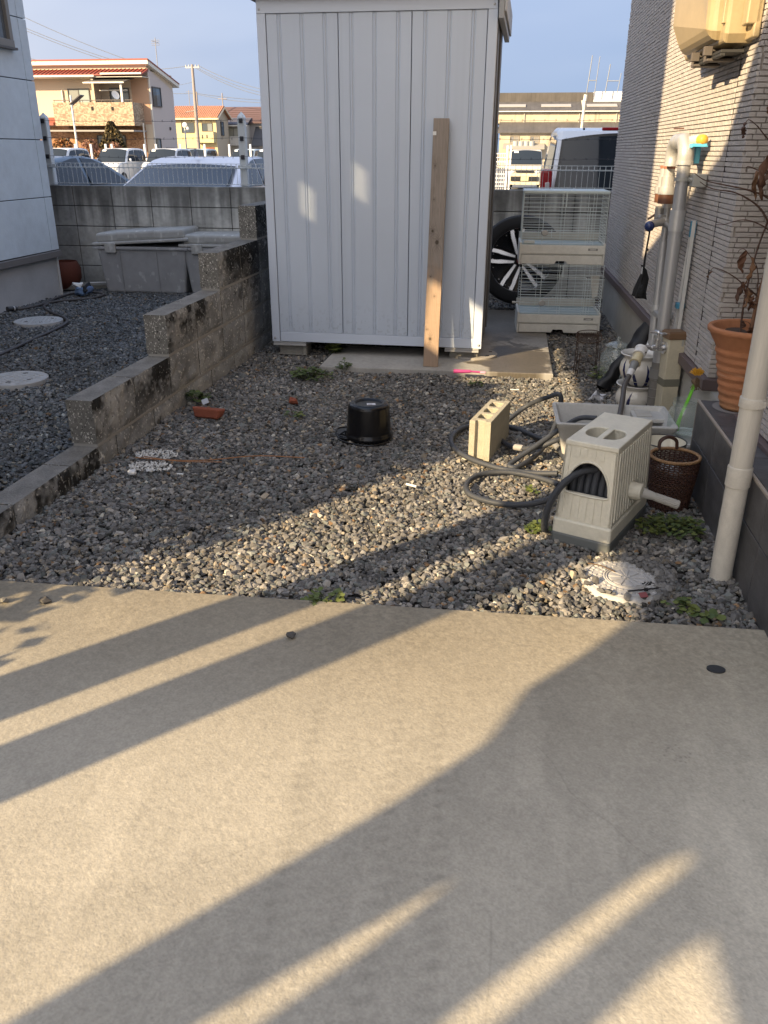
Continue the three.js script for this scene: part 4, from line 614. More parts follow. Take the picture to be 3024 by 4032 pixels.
  part('drum', rod([-0.09, 0.185, -0.165], [0.09, 0.185, -0.165], 0.09, 24), M(0.02, 0.02, 0.02, 0.8), t);
  part('lead_out_hose', tube([[0.01, 0.27, -0.07], [-0.035, 0.262, -0.025], [-0.075, 0.225, 0.02], [-0.105, 0.165, 0.035], [-0.125, 0.09, 0.03], [-0.135, 0.035, 0.005], [-0.155, 0.012, -0.06], [-0.20, 0.016, -0.14]], 0.0125, 90, 12), hoseM, t);
  // crank on the right side
  const c = part('crank_hub', merge([lathe([[0, 0.052], [0.026, 0.052], [0.030, 0.048], [0.033, 0.0], [0.036, 0.0]], 32).rotateZ(-Math.PI / 2).translate(w - 0.012, 0.168, -0.200)]), pl, t);
  part('seal_ring', new THREE.TorusGeometry(0.0355, 0.003, 8, 36).rotateY(Math.PI / 2).translate(w - 0.011, 0.168, -0.200), M(0.03, 0.03, 0.03, 0.7), c);
  const arm = part('crank_handle', merge([rod([w + 0.035, 0.165, -0.205], [w + 0.075, 0.152, -0.225], 0.020, 16, 0.0145), rod([w + 0.072, 0.153, -0.223], [w + 0.155, 0.124, -0.262], 0.0130, 20, 0.0145)]), M(0.40, 0.39, 0.36, 0.55), t);
  const fl = []; for (let k = 0; k < 14; k++) { const a = k / 14 * 6.283, d = V3(0.083, -0.029, -0.039).normalize(), u = V3(0, 1, 0).cross(d).normalize(), q = d.clone().cross(u), o = u.multiplyScalar(Math.cos(a)).add(q.multiplyScalar(Math.sin(a))); fl.push(rod([w + 0.078 + o.x * 0.0132, 0.151 + o.y * 0.0132, -0.226 + o.z * 0.0132], [w + 0.155 + o.x * 0.0146, 0.124 + o.y * 0.0146, -0.262 + o.z * 0.0146], 0.0018, 6)); }
  part('grip_flutes', merge(fl), M(0.37, 0.36, 0.33, 0.55), arm);
}
// ---------------------------------------------------------------- loose hose on the gravel
{
  const y = (x, z) => 0.033;
  const L1 = [[0.24, 0.05, -3.54], [0.19, 0.035, -3.81], [0.122, 0.03, -3.895], [0.0, 0.032, -4.03], [-0.14, 0.033, -4.062], [-0.235, 0.03, -4.00], [-0.284, 0.03, -3.859], [-0.27, 0.03, -3.69], [-0.199, 0.03, -3.56], [-0.096, 0.032, -3.46], [0.0, 0.034, -3.405], [0.107, 0.036, -3.385], [0.20, 0.05, -3.36]];
  const L2 = [[0.37, 0.20, -3.70], [0.30, 0.19, -3.72], [0.215, 0.155, -3.66], [0.115, 0.10, -3.58], [0.035, 0.055, -3.52], [-0.005, 0.034, -3.456], [0.02, 0.032, -3.45], [0.081, 0.034, -3.547], [0.148, 0.045, -3.72], [0.20, 0.08, -3.93], [0.225, 0.15, -4.02], [0.215, 0.215, -4.02], [0.16, 0.19, -4.05], [0.06, 0.10, -4.18], [-0.03, 0.045, -4.08], [-0.06, 0.032, -3.898], [-0.025, 0.036, -3.75], [0.045, 0.05, -3.66], [0.125, 0.085, -3.60], [0.235, 0.13, -3.62], [0.33, 0.15, -3.66]];
  const L3 = [[0.20, 0.05, -3.22], [0.178, 0.04, -3.28], [0.094, 0.035, -3.35], [-0.017, 0.034, -3.382], [-0.121, 0.033, -3.338], [-0.172, 0.033, -3.225], [-0.155, 0.033, -3.11], [-0.076, 0.033, -3.046], [0.027, 0.033, -3.027], [0.125, 0.04, -3.055], [0.20, 0.055, -3.12]];
  const t = thing('garden_hose', 'long dark grey garden hose looped on the gravel beside the reel box', 'hose', [0, 0, 0]);
  for (const [n, L] of [['hose', L1], ['hose', L2], ['hose', L3]]) part(n, tube(L, 0.0118, 200, 12), hoseM, t);
  part('joint', merge([rod([0.055, 0.053, -3.655], [0.015, 0.045, -3.69], 0.0150, 14)]), M(0.30, 0.29, 0.28, 0.5), t);
  part('joint', rod([0.19, 0.045, -3.80], [0.215, 0.045, -3.70], 0.0142, 14), M(0.24, 0.24, 0.24, 0.5), t);
}
// ---------------------------------------------------------------- hollow concrete block standing on end
{
  const t = thing('hollow_block', 'pale hollow concrete block with three square holes standing on the gravel', 'block', [-0.145, 0.01, -3.575], -12 * Math.PI / 180);
  const cm = new THREE.MeshStandardMaterial({ color: lin(0.49, 0.455, 0.36), map: again(dirt, 6, 6), roughness: 0.95, bumpMap: again(grain, 7, 7), bumpScale: 0.0025 });
  const W = 0.098, L = 0.375, H = 0.185, gr = 0.018; const o = [[-W / 2, 0], [-W / 2 + 0.026, 0], [-W / 2 + 0.032, gr], [W / 2 - 0.032, gr], [W / 2 - 0.026, 0], [W / 2, 0], [W / 2, L], [W / 2 - 0.026, L], [W / 2 - 0.032, L - gr], [-W / 2 + 0.032, L - gr], [-W / 2 + 0.026, L], [-W / 2, L]];
  const hole = (c) => [[-0.026, c - 0.034], [-0.029, c], [-0.026, c + 0.034], [0, c + 0.037], [0.026, c + 0.034], [0.029, c], [0.026, c - 0.034], [0, c - 0.037]];
  const g = extr(shape(o, [hole(0.085), hole(0.187), hole(0.29)]), H - 0.006, 0.003, 2); g.rotateX(-Math.PI / 2); g.translate(0, 0.003, 0);
  part('block', buv(g), cm, t);
}
// ---------------------------------------------------------------- black bucket upside down on its lid
{
  const t = thing('black_bucket', 'glossy black bucket turned upside down in the middle of the gravel', 'bucket', [-0.692, 0.02, -3.80]);
  t.scale.setScalar(1.13);
  const b = MP(0.006, 0.006, 0.007, 0.24, { clearcoat: 0.12, clearcoatRoughness: 0.1, specularIntensity: 0.6 });
  part('body', lathe([[0.100, 0.0], [0.104, 0.004], [0.104, 0.016], [0.099, 0.020], [0.096, 0.03], [0.0885, 0.135], [0.084, 0.146], [0.076, 0.150], [0.070, 0.149], [0.068, 0.153], [0.060, 0.153], [0.057, 0.146], [0.0, 0.145]], 64), b, t);
  part('carry_handle', tube([[-0.103, 0.02, 0.0], [-0.128, 0.006, 0.028], [-0.11, 0.002, 0.075], [-0.04, 0.0, 0.115], [0.04, 0.0, 0.118], [0.10, 0.004, 0.07]], 0.004, 40, 8), b, t);
  const l = part('paper_label', box(0.036, 0.0012, 0.026, 0.010, 0.1463, 0.006).rotateY(0.25), M(0.62, 0.62, 0.66, 0.7), t);
  part('bar_print', merge([0, 1, 2, 3].map((i) => box(0.0025, 0.0006, 0.010, -0.001 + i * 0.0045, 0.1472, 0.010).rotateY(0.25))), M(0.08, 0.08, 0.1, 0.8), l);
  const lid = thing('bucket_lid', 'flat black plastic lid on the gravel under the left side of the upturned bucket', 'lid', [-0.765, 0.022, -3.83], 0.35);
  const lp = []; for (let i = 0; i < 40; i++) { const a = i / 40 * 6.283, c = Math.cos(a), s = Math.sin(a), k = 1 / Math.pow(Math.pow(Math.abs(c), 4) + Math.pow(Math.abs(s), 4), 0.25); lp.push([c * k * 0.098, s * k * 0.092]); }
  part('plate', extr(shape(lp), 0.006, 0.003, 2).rotateX(-Math.PI / 2), b, lid); part('rim', tube(lp.map(([x, z]) => [x * 0.9, 0.010, z * 0.9]), 0.003, 90, 6, true), b, lid);
}
// ---------------------------------------------------------------- sink, faucet post, pots, jars, basket
{
  const t = thing('utility_sink', 'pale grey moulded garden sink standing on the gravel behind the hose reel', 'sink', [0.44, 0.0, -3.72], 0.035);
  const m = new THREE.MeshStandardMaterial({ color: lin(0.52, 0.515, 0.495), map: again(dirt, 2, 2), roughness: 0.75, bumpMap: again(grain, 4, 4), bumpScale: 0.001 });
  const W = 0.52, D = 0.34, H = 0.215; const rr = (w, d, r) => { const s = new THREE.Shape(); s.moveTo(-w + r, -d); s.lineTo(w - r, -d); s.quadraticCurveTo(w, -d, w, -d + r); s.lineTo(w, d - r); s.quadraticCurveTo(w, d, w - r, d); s.lineTo(-w + r, d); s.quadraticCurveTo(-w, d, -w, d - r); s.lineTo(-w, -d + r); s.quadraticCurveTo(-w, -d, -w + r, -d); return s.getPoints(6); };
  const ring = (pts, y) => pts.map((p) => [p.x, y, p.y]);
  const loops = [ring(rr(W / 2 - 0.055, D / 2 - 0.055, 0.03), 0.0), ring(rr(W / 2 - 0.012, D / 2 - 0.012, 0.02), H - 0.03), ring(rr(W / 2 - 0.006, D / 2 - 0.006, 0.02), H - 0.024), ring(rr(W / 2, D / 2, 0.02), H - 0.004), ring(rr(W / 2 - 0.003, D / 2 - 0.003, 0.02), H), ring(rr(W / 2 - 0.016, D / 2 - 0.016, 0.018), H), ring(rr(W / 2 - 0.021, D / 2 - 0.021, 0.018), H - 0.006), ring(rr(W / 2 - 0.060, D / 2 - 0.065, 0.04), 0.05), ring(rr(W / 2 - 0.085, D / 2 - 0.085, 0.03), 0.032)];
  const P = [], I = [], n = loops[0].length; loops.forEach((l) => l.forEach((p) => P.push(...p)));
  for (let k = 0; k + 1 < loops.length; k++) for (let i = 0; i < n; i++) { const j = (i + 1) % n; I.push(k * n + i, (k + 1) * n + i, k * n + j, (k + 1) * n + i, (k + 1) * n + j, k * n + j); }
  const c = P.length / 3; P.push(0, 0.032, 0); for (let i = 0; i < n; i++) I.push((loops.length - 1) * n + i, c, (loops.length - 1) * n + (i + 1) % n);
  const g = new THREE.BufferGeometry(); g.setAttribute('position', new THREE.Float32BufferAttribute(P, 3)); g.setIndex(I); part('basin', buv(toCreasedNormals(g, 0.6)), m, t);
  part('rear_ledge', boxMM(0.10, W / 2 - 0.02, 0.175, 0.195, -D / 2 + 0.02, -0.02, 0.006, 2), m, t); for (let k = 0; k < 5; k++) part('ledge_rib', box(0.07, 0.006, 0.010, 0.15, 0.198, -0.14 + k * 0.022, 0.002), m, t);
}
{
  const t = thing('faucet_post', 'square cream faucet post with a brown cap and chrome tap beside the grey pipes', 'faucet', [0.762, 0, -4.30], 0.25);
  const m = MP(0.60, 0.55, 0.42, 0.4, { map: again(dirt, 3, 3) }), ch = M(0.62, 0.62, 0.62, 0.22, { metalness: 0.8 });
  part('post', boxMM(-0.042, 0.042, -0.03, 0.455, -0.042, 0.042, 0.006, 2), m, t);
  part('cap', merge([boxMM(-0.048, 0.048, 0.452, 0.485, -0.048, 0.048, 0.005, 2), boxMM(-0.043, 0.043, 0.484, 0.490, -0.043, 0.043, 0.003)]), M(0.17, 0.10, 0.055, 0.45), t);
  part('band', boxMM(-0.0435, 0.0435, 0.215, 0.255, -0.0435, 0.0435, 0.004), M(0.16, 0.155, 0.12, 0.5), t);
  const tap = part('tap', merge([rod([-0.042, 0.405, 0], [-0.052, 0.405, 0], 0.030, 20), rod([-0.05, 0.405, 0], [-0.115, 0.407, 0.006], 0.015, 14), rod([-0.085, 0.395, 0.004], [-0.085, 0.452, 0.004], 0.015, 14), tube([[-0.115, 0.407, 0.006], [-0.135, 0.411, 0.008], [-0.152, 0.412, 0.012], [-0.164, 0.398, 0.016]], 0.011, 20, 12)]), ch, t);
  part('cross_handle', merge([rod([-0.085, 0.452, 0.004], [-0.085, 0.478, 0.004], 0.007, 10), rod([-0.125, 0.484, -0.006], [-0.045, 0.476, 0.014], 0.006, 10), rod([-0.09, 0.484, -0.03], [-0.08, 0.478, 0.04], 0.006, 10), lathe([[0, 0.008], [0.011, 0.005], [0.011, -0.004]], 14).translate(-0.085, 0.484, 0.004)]), ch, tap);
}
{ // the hose that hangs from the tap
  const t = thing('tap_hose', 'grey hose with white and cream coupling hanging from the tap down behind the reel', 'hose', [0, 0, 0]);
  const a = V3(0.602, 0.398, -4.245), dir = V3(-0.06, -0.097, 0.14).normalize(); const at = (d) => { const p = a.clone().addScaledVector(dir, d); return [p.x, p.y, p.z]; };
  part('coupling', merge([rod(at(-0.01), at(0.035), 0.031, 24), rod(at(0.003), at(0.006), 0.033, 24)]), M(0.66, 0.65, 0.63, 0.4), t);
  part('adapter', merge([rod(at(0.036), at(0.09), 0.023, 24, 0.027), rod(at(0.088), at(0.093), 0.029, 24)]), M(0.56, 0.48, 0.30, 0.45), t);
  part('collar', rod(at(0.094), at(0.145), 0.0215, 20, 0.017), M(0.20, 0.20, 0.195, 0.5), t);
  part('sleeve', rod(at(0.146), at(0.182), 0.0185, 20, 0.016), M(0.62, 0.61, 0.60, 0.4), t);
  for (let k = 0; k < 3; k++) part('screw', rod([a.x - 0.02 + k * 0.02, a.y - 0.004, a.z + 0.024], [a.x - 0.02 + k * 0.02, a.y - 0.004, a.z + 0.036], 0.004, 8), M(0.1, 0.1, 0.1, 0.4), t);
  part('hose', tube([at(0.18), at(0.25), [0.505, 0.238, -3.95], [0.480, 0.205, -3.78], [0.45, 0.20, -3.6], [0.41, 0.17, -3.40]], 0.0125, 80, 12), M(0.075, 0.066, 0.06, 0.55), t);
}
{ // two blue-and-white ceramic pots, one set on the other
  const cer = (seed) => colorTex(1024, 256, (u, v) => { let c = [0.66, 0.63, 0.57]; const n = fbm(u, v, 20, 5, 3, seed); c = c.map((x) => x * (0.92 + 0.15 * n));
    const k = 10, i = Math.floor(u * k), f = u * k - i; for (let j = -1; j <= 1; j++) { const id = (i + j + k) % k, r = LAT[id * 37 + seed * 11], r2 = LAT[id * 91 + seed * 5], h = 0.30 + 0.40 * r; const t = (v - 0.06) / h; if (t > 0 && t < 1) { const cx = 0.5 + (r2 - 0.5) * 1.1 * t * t * (1) , x = f - j - cx + 0.0, w = 0.30 * (1 - t) * (0.7 + 0.6 * t); if (Math.abs(x) < w) c = [0.016, 0.022, 0.085]; } }
    for (let q = 0; q < 7; q++) { const du = Math.min(Math.abs(u - LAT[q * 13 + seed]), 1 - Math.abs(u - LAT[q * 13 + seed])) * 6, dv = (v - 0.62 - 0.14 * LAT[q * 7 + seed + 3]) * 1.4, d = Math.hypot(du, dv); if (d < 0.05 && d > 0.032) c = [0.25, 0.24, 0.36]; } return c; });
  const pot = (name, label, pos, turn, seed, s) => { const t = thing(name, label, 'pot', pos, turn, null); const prof = [[0.0, 0.004], [0.055, 0.0], [0.075, 0.018], [0.098, 0.052], [0.106, 0.085], [0.101, 0.115], [0.089, 0.135], [0.084, 0.143], [0.094, 0.153], [0.104, 0.160]].map(([r, y]) => [r * s, y * s]);
    const lip = [[0.104, 0.160], [0.108, 0.164], [0.106, 0.168], [0.097, 0.166], [0.084, 0.152], [0.08, 0.14], [0.092, 0.10], [0.085, 0.03], [0, 0.02]].map(([r, y]) => [r * s, y * s]);
    part('body', lathe(prof, 56), MP(1, 1, 1, 0.22, { map: cer(seed), clearcoat: 0.5, clearcoatRoughness: 0.1 }), t); const rm = part('rim', lathe(lip, 56), MP(0.64, 0.62, 0.58, 0.22, { clearcoat: 0.5 }), t); return t; };
  pot('ceramic_pot', 'white ceramic pot with dark blue leaves, the lower of two stacked pots', [0.640, 0.0, -4.50], 0.4, 3, 1.0);
  pot('ceramic_pot', 'white ceramic pot with dark blue leaves and wide rim, set on another pot', [0.648, 0.158, -4.50], 1.9, 8, 1.03);
  solo('stone_slab', rough(new RoundedBoxGeometry(0.16, 0.055, 0.10, 3, 0.02), 0.012, 20, 3).translate(0, 0.03, 0), M(0.50, 0.44, 0.34, 0.9, { bumpMap: again(grain, 3, 3), bumpScale: 0.001 }), 'rounded buff stone between the sink and the ceramic pots', 'stone', [0.50, 0.0, -4.36], 0.1);
}
{ // big glass jar by the house wall
  const glass = MP(0.86, 0.91, 0.89, 0.06, { transmission: 0.86, thickness: 0, ior: 1.5, specularIntensity: 1, side: THREE.DoubleSide });
  const t = thing('glass_jar', 'big round clear glass jar with a lid standing near the house foundation', 'jar', [0.60, 0.0, -5.20]);
  part('jar', lathe([[0, 0.004], [0.085, 0.004], [0.098, 0.02], [0.104, 0.10], [0.096, 0.165], [0.066, 0.195], [0.062, 0.21], [0.068, 0.215]], 40), glass, t);
  part('lid', lathe([[0.076, 0.213], [0.078, 0.219], [0.05, 0.236], [0.02, 0.243], [0.010, 0.25], [0.016, 0.266], [0.0, 0.274]], 36), glass, t);
  const t2 = thing('glass_jar', 'open wide-mouthed clear jar behind the sink holding a green stick', 'jar', [0.735, 0.165, -3.66]);
  part('jar', lathe([[0, 0.003], [0.056, 0.003], [0.064, 0.012], [0.066, 0.09], [0.062, 0.108], [0.052, 0.118], [0.052, 0.145], [0.055, 0.148]], 40), glass, t2);
  part('thread', new THREE.TorusGeometry(0.0535, 0.0014, 6, 40).rotateX(Math.PI / 2).translate(0, 0.130, 0), glass, t2);
  const g = thing('green_stake', 'bright green plastic forked stake leaning in the wide glass jar', 'stake', [0.715, 0.17, -3.655]);
  const gm = M(0.16, 0.55, 0.03, 0.4); part('prong', tube([[-0.010, 0.005, 0.0], [0.004, 0.07, 0.0], [0.03, 0.16, -0.005], [0.046, 0.225, -0.01]], 0.0052, 24, 8), gm, g); part('prong', tube([[0.002, 0.005, 0.004], [0.009, 0.07, 0.003], [0.033, 0.155, -0.002], [0.050, 0.225, -0.01]], 0.0042, 24, 8), gm, g);
 
  const f = thing('flower', 'wilting orange yellow flower head on top of the green stake', 'flower', [0.765, 0.40, -3.665]);
  const r = rng(31), pet = []; for (let i = 0; i < 120; i++) { const q = box(0.0028, 0.022 + 0.01 * r(), 0.0012, 0, 0.012, 0); q.rotateX((r() - 0.5) * 2.4); q.rotateZ((r() - 0.5) * 2.4); q.translate((r() - 0.5) * 0.024, 0.024 + r() * 0.006, (r() - 0.5) * 0.02); pet.push(q); }
  const pp = part('petals', merge(pet), M(0.62, 0.33, 0.025, 0.7), f); pp.userData.kind = 'stuff';
  const wi = []; for (let i = 0; i < 26; i++) { const q = tube([[0, 0.012, 0], [(r() - 0.5) * 0.03, 0.0, (r() - 0.5) * 0.03], [(r() - 0.5) * 0.045, -0.02 - r() * 0.025, (r() - 0.5) * 0.03]], 0.0018, 8, 4); wi.push(q); } part('withered_sepals', merge([...wi, rough(new THREE.SphereGeometry(0.012, 10, 8).translate(-0.004, -0.008, 0), 0.01, 60, 2)]), M(0.16, 0.11, 0.07, 0.9), f);
}
{ // white tray with a saucer, enamel bowl
  const t = thing('tray', 'white plastic tray on a grey tub right of the sink by the foundation', 'tray', [0.725, 0.0, -3.64], 0.03);
  part('tub', boxMM(-0.07, 0.07, 0.0, 0.135, -0.10, 0.11, 0.02, 3), M(0.30, 0.30, 0.29, 0.7), t);
  part('tray', merge([boxMM(-0.082, 0.082, 0.135, 0.143, -0.11, 0.12, 0.003), boxMM(-0.085, -0.074, 0.136, 0.158, -0.11, 0.12, 0.004), boxMM(0.074, 0.085, 0.136, 0.158, -0.11, 0.12, 0.004), boxMM(-0.085, 0.085, 0.136, 0.158, 0.11, 0.121, 0.004), boxMM(-0.085, 0.085, 0.136, 0.158, -0.121, -0.11, 0.004)]), M(0.60, 0.60, 0.585, 0.4), t);
  part('saucer', lathe([[0, 0.146], [0.05, 0.146], [0.06, 0.156], [0.056, 0.157], [0.046, 0.149], [0, 0.149]], 32).translate(0.01, 0, 0.05), M(0.33, 0.325, 0.30, 0.5), t);
  const b = thing('enamel_bowl', 'white enamel bowl with a black rim between the reel box and the basket', 'bowl', [0.628, 0.11, -3.43]);
  part('bowl', lathe([[0, 0.0], [0.055, 0.0], [0.082, 0.03], [0.09, 0.085], [0.087, 0.086], [0.078, 0.032], [0.05, 0.006], [0, 0.006]], 44), MP(0.64, 0.60, 0.49, 0.2, { clearcoat: 0.5 }), b);
  part('rim', new THREE.TorusGeometry(0.0885, 0.0026, 8, 48).rotateX(Math.PI / 2).translate(0, 0.086, 0), M(0.015, 0.017, 0.025, 0.3), b);
  part('lug', tube([[-0.06, 0.088, -0.07], [-0.072, 0.094, -0.085], [-0.076, 0.106, -0.09]], 0.005, 12, 6), M(0.015, 0.017, 0.025, 0.3), b);
  part('stand', cyl(0.06, 0.06, 0.10, 0, -0.10, 0, 24), M(0.05, 0.04, 0.035, 0.9), b);
}
{ // wicker basket: woven from real strands
  const t = thing('wicker_basket', 'round dark brown wicker basket with braided rim between reel and tiled platform', 'basket', [0.632, 0.0, -3.19]);
  const w1 = M(0.055, 0.022, 0.013, 0.55), w2 = M(0.30, 0.175, 0.085, 0.6), R = (y) => 0.074 + 0.018 * sst(0, 0.21, y), H = 0.215, N = 30;
  const weave = []; for (let k = 0; k < 24; k++) { const y = 0.010 + k * 0.0086, pts = []; for (let i = 0; i < N * 2; i++) { const a = i / (N * 2) * 6.283, q = R(y) + 0.0028 * ((i + k) % 2 ? 1 : -1); pts.push([Math.cos(a) * q, y + 0.001 * Math.sin(i * 2.3 + k), Math.sin(a) * q]); } weave.push([tube(pts, 0.0031, N * 4, 5, true), k]); }
  for (const [g, k] of weave) part('woven_strand', g, k % 7 === 5 ? M(0.085, 0.04, 0.022, 0.6) : w1, t);
  part('stakes', merge(Array.from({ length: N }, (_, i) => { const a = (i + 0.25) / N * 6.283; return rod([Math.cos(a) * R(0), 0, Math.sin(a) * R(0)], [Math.cos(a) * R(H), H, Math.sin(a) * R(H)], 0.0024, 5); })), w1, t);
  const br = (ph) => { const pts = []; for (let i = 0; i < 96; i++) { const a = i / 96 * 6.283, q = a * 24 + ph; pts.push([Math.cos(a) * (R(H) + 0.004 * Math.cos(q)), H + 0.004 * Math.sin(q), Math.sin(a) * (R(H) + 0.004 * Math.cos(q))]); } return tube(pts, 0.0032, 260, 5, true); };
  for (const ph of [0, 2.09, 4.19]) part('braid', br(ph), w2, t);
  part('base', cyl(0.072, 0.074, 0.006, 0, 0.002, 0, 30), w1, t);
  part('loop_handle', tube([[-0.052, 0.21, -0.07], [-0.047, 0.245, -0.078], [-0.02, 0.262, -0.085], [0.01, 0.25, -0.087], [0.018, 0.215, -0.088]], 0.0055, 30, 8), w1, t); part('loop_handle', tube([[-0.056, 0.21, -0.068], [-0.05, 0.25, -0.082], [-0.02, 0.268, -0.082], [0.014, 0.252, -0.085], [0.022, 0.215, -0.086]], 0.004, 30, 8), M(0.05, 0.022, 0.012, 0.6), t);
  part('plastic_sheet', buv(rough(new THREE.SphereGeometry(0.055, 20, 14).scale(1, 0.35, 1).translate(-0.01, 0.155, 0.0), 0.03, 26, 4)), M(0.20, 0.20, 0.19, 0.35), t);
}
{ // rusty wire stand
  const t = thing('wire_stand', 'rusty wire mesh plant stand in front of the cages', 'stand', [0.43, 0, -5.27], 0.15), m = M(0.055, 0.032, 0.02, 0.8), W = 0.065, H = 0.27;
  for (const [x, z] of [[-W, -0.05], [W, -0.05], [-W, 0.06], [W, 0.06]]) part('leg', rod([x * 1.05, 0, z], [x * 0.93, H * (z > 0 ? 0.62 : 1), z], 0.0028, 6), m, t);
  for (const x of [-W, W]) part('leg', rod([x * 1.0, 0.0, 0.0], [x * 0.95, H, -0.02], 0.0024, 6), m, t);
  part('top_frame', tube([[-W, H, -0.05], [W, H + 0.004, -0.05], [W, H - 0.04, 0.03], [-W, H - 0.044, 0.03]], 0.003, 40, 6, true), m, t);
  const ms = []; for (let i = 0; i < 13; i++) { const x = -W + i * W / 6; ms.push(rod([x, H, -0.05], [x, H - 0.04, 0.03], 0.0011, 4)); } for (let i = 0; i < 9; i++) { const k = i / 8; ms.push(rod([-W, H - 0.04 * k, -0.05 + 0.08 * k], [W, H - 0.04 * k, -0.05 + 0.08 * k], 0.0011, 4)); }
  const sm = part('mesh_top', merge(ms), m, t); sm.userData.kind = 'stuff';
  const bp = []; for (let i = 0; i < 16; i++) { const x = -W + i * W / 7.5; bp.push(rod([x, 0.02, -0.052], [x, H, -0.05], 0.0007, 4)); } for (let i = 0; i < 22; i++) bp.push(rod([-W, 0.02 + i * 0.0115, -0.052], [W, 0.02 + i * 0.0115, -0.052], 0.0006, 4)); const b2 = part('mesh_back', merge(bp), m, t); b2.userData.kind = 'stuff';
}
solo('rubber_mat', buv(rough(tube([[0.50, 0.03, -4.86], [0.56, 0.10, -4.90], [0.66, 0.24, -4.96], [0.74, 0.36, -5.02]], 0.042, 30, 12), 0.03, 14, 6)), M(0.008, 0.008, 0.009, 0.55), 'rolled black rubber sheet leaning by the foundation behind the ceramic pots', 'sheet');
solo('crumpled_paper', buv(rough(new THREE.IcosahedronGeometry(0.05, 3).scale(1.3, 0.35, 0.7), 0.05, 34, 9)), M(0.52, 0.52, 0.54, 0.8), 'crumpled scrap of pale plastic on the gravel left of the ceramic pots', 'litter', [0.475, 0.02, -4.72], 0.3);
solo('bottle', lathe([[0, 0], [0.025, 0], [0.027, 0.01], [0.027, 0.06], [0.012, 0.08], [0.0, 0.08]], 20), M(0.62, 0.62, 0.62, 0.4), 'small white bottle with green cap beside the faucet post', 'bottle', [0.735, 0.0, -4.28]).add((() => { const o = sh(new THREE.Mesh(cyl(0.015, 0.013, 0.03, 0, 0.078, 0, 16), M(0.02, 0.16, 0.07, 0.4))); o.name = 'cap'; return o; })());
solo('white_rod', rod([0.70, 0.30, -4.72], [0.81, 0.55, -4.98], 0.012, 12), M(0.58, 0.60, 0.60, 0.5), 'slanting white plastic rod leaning left of the thin grey pipe', 'rod');
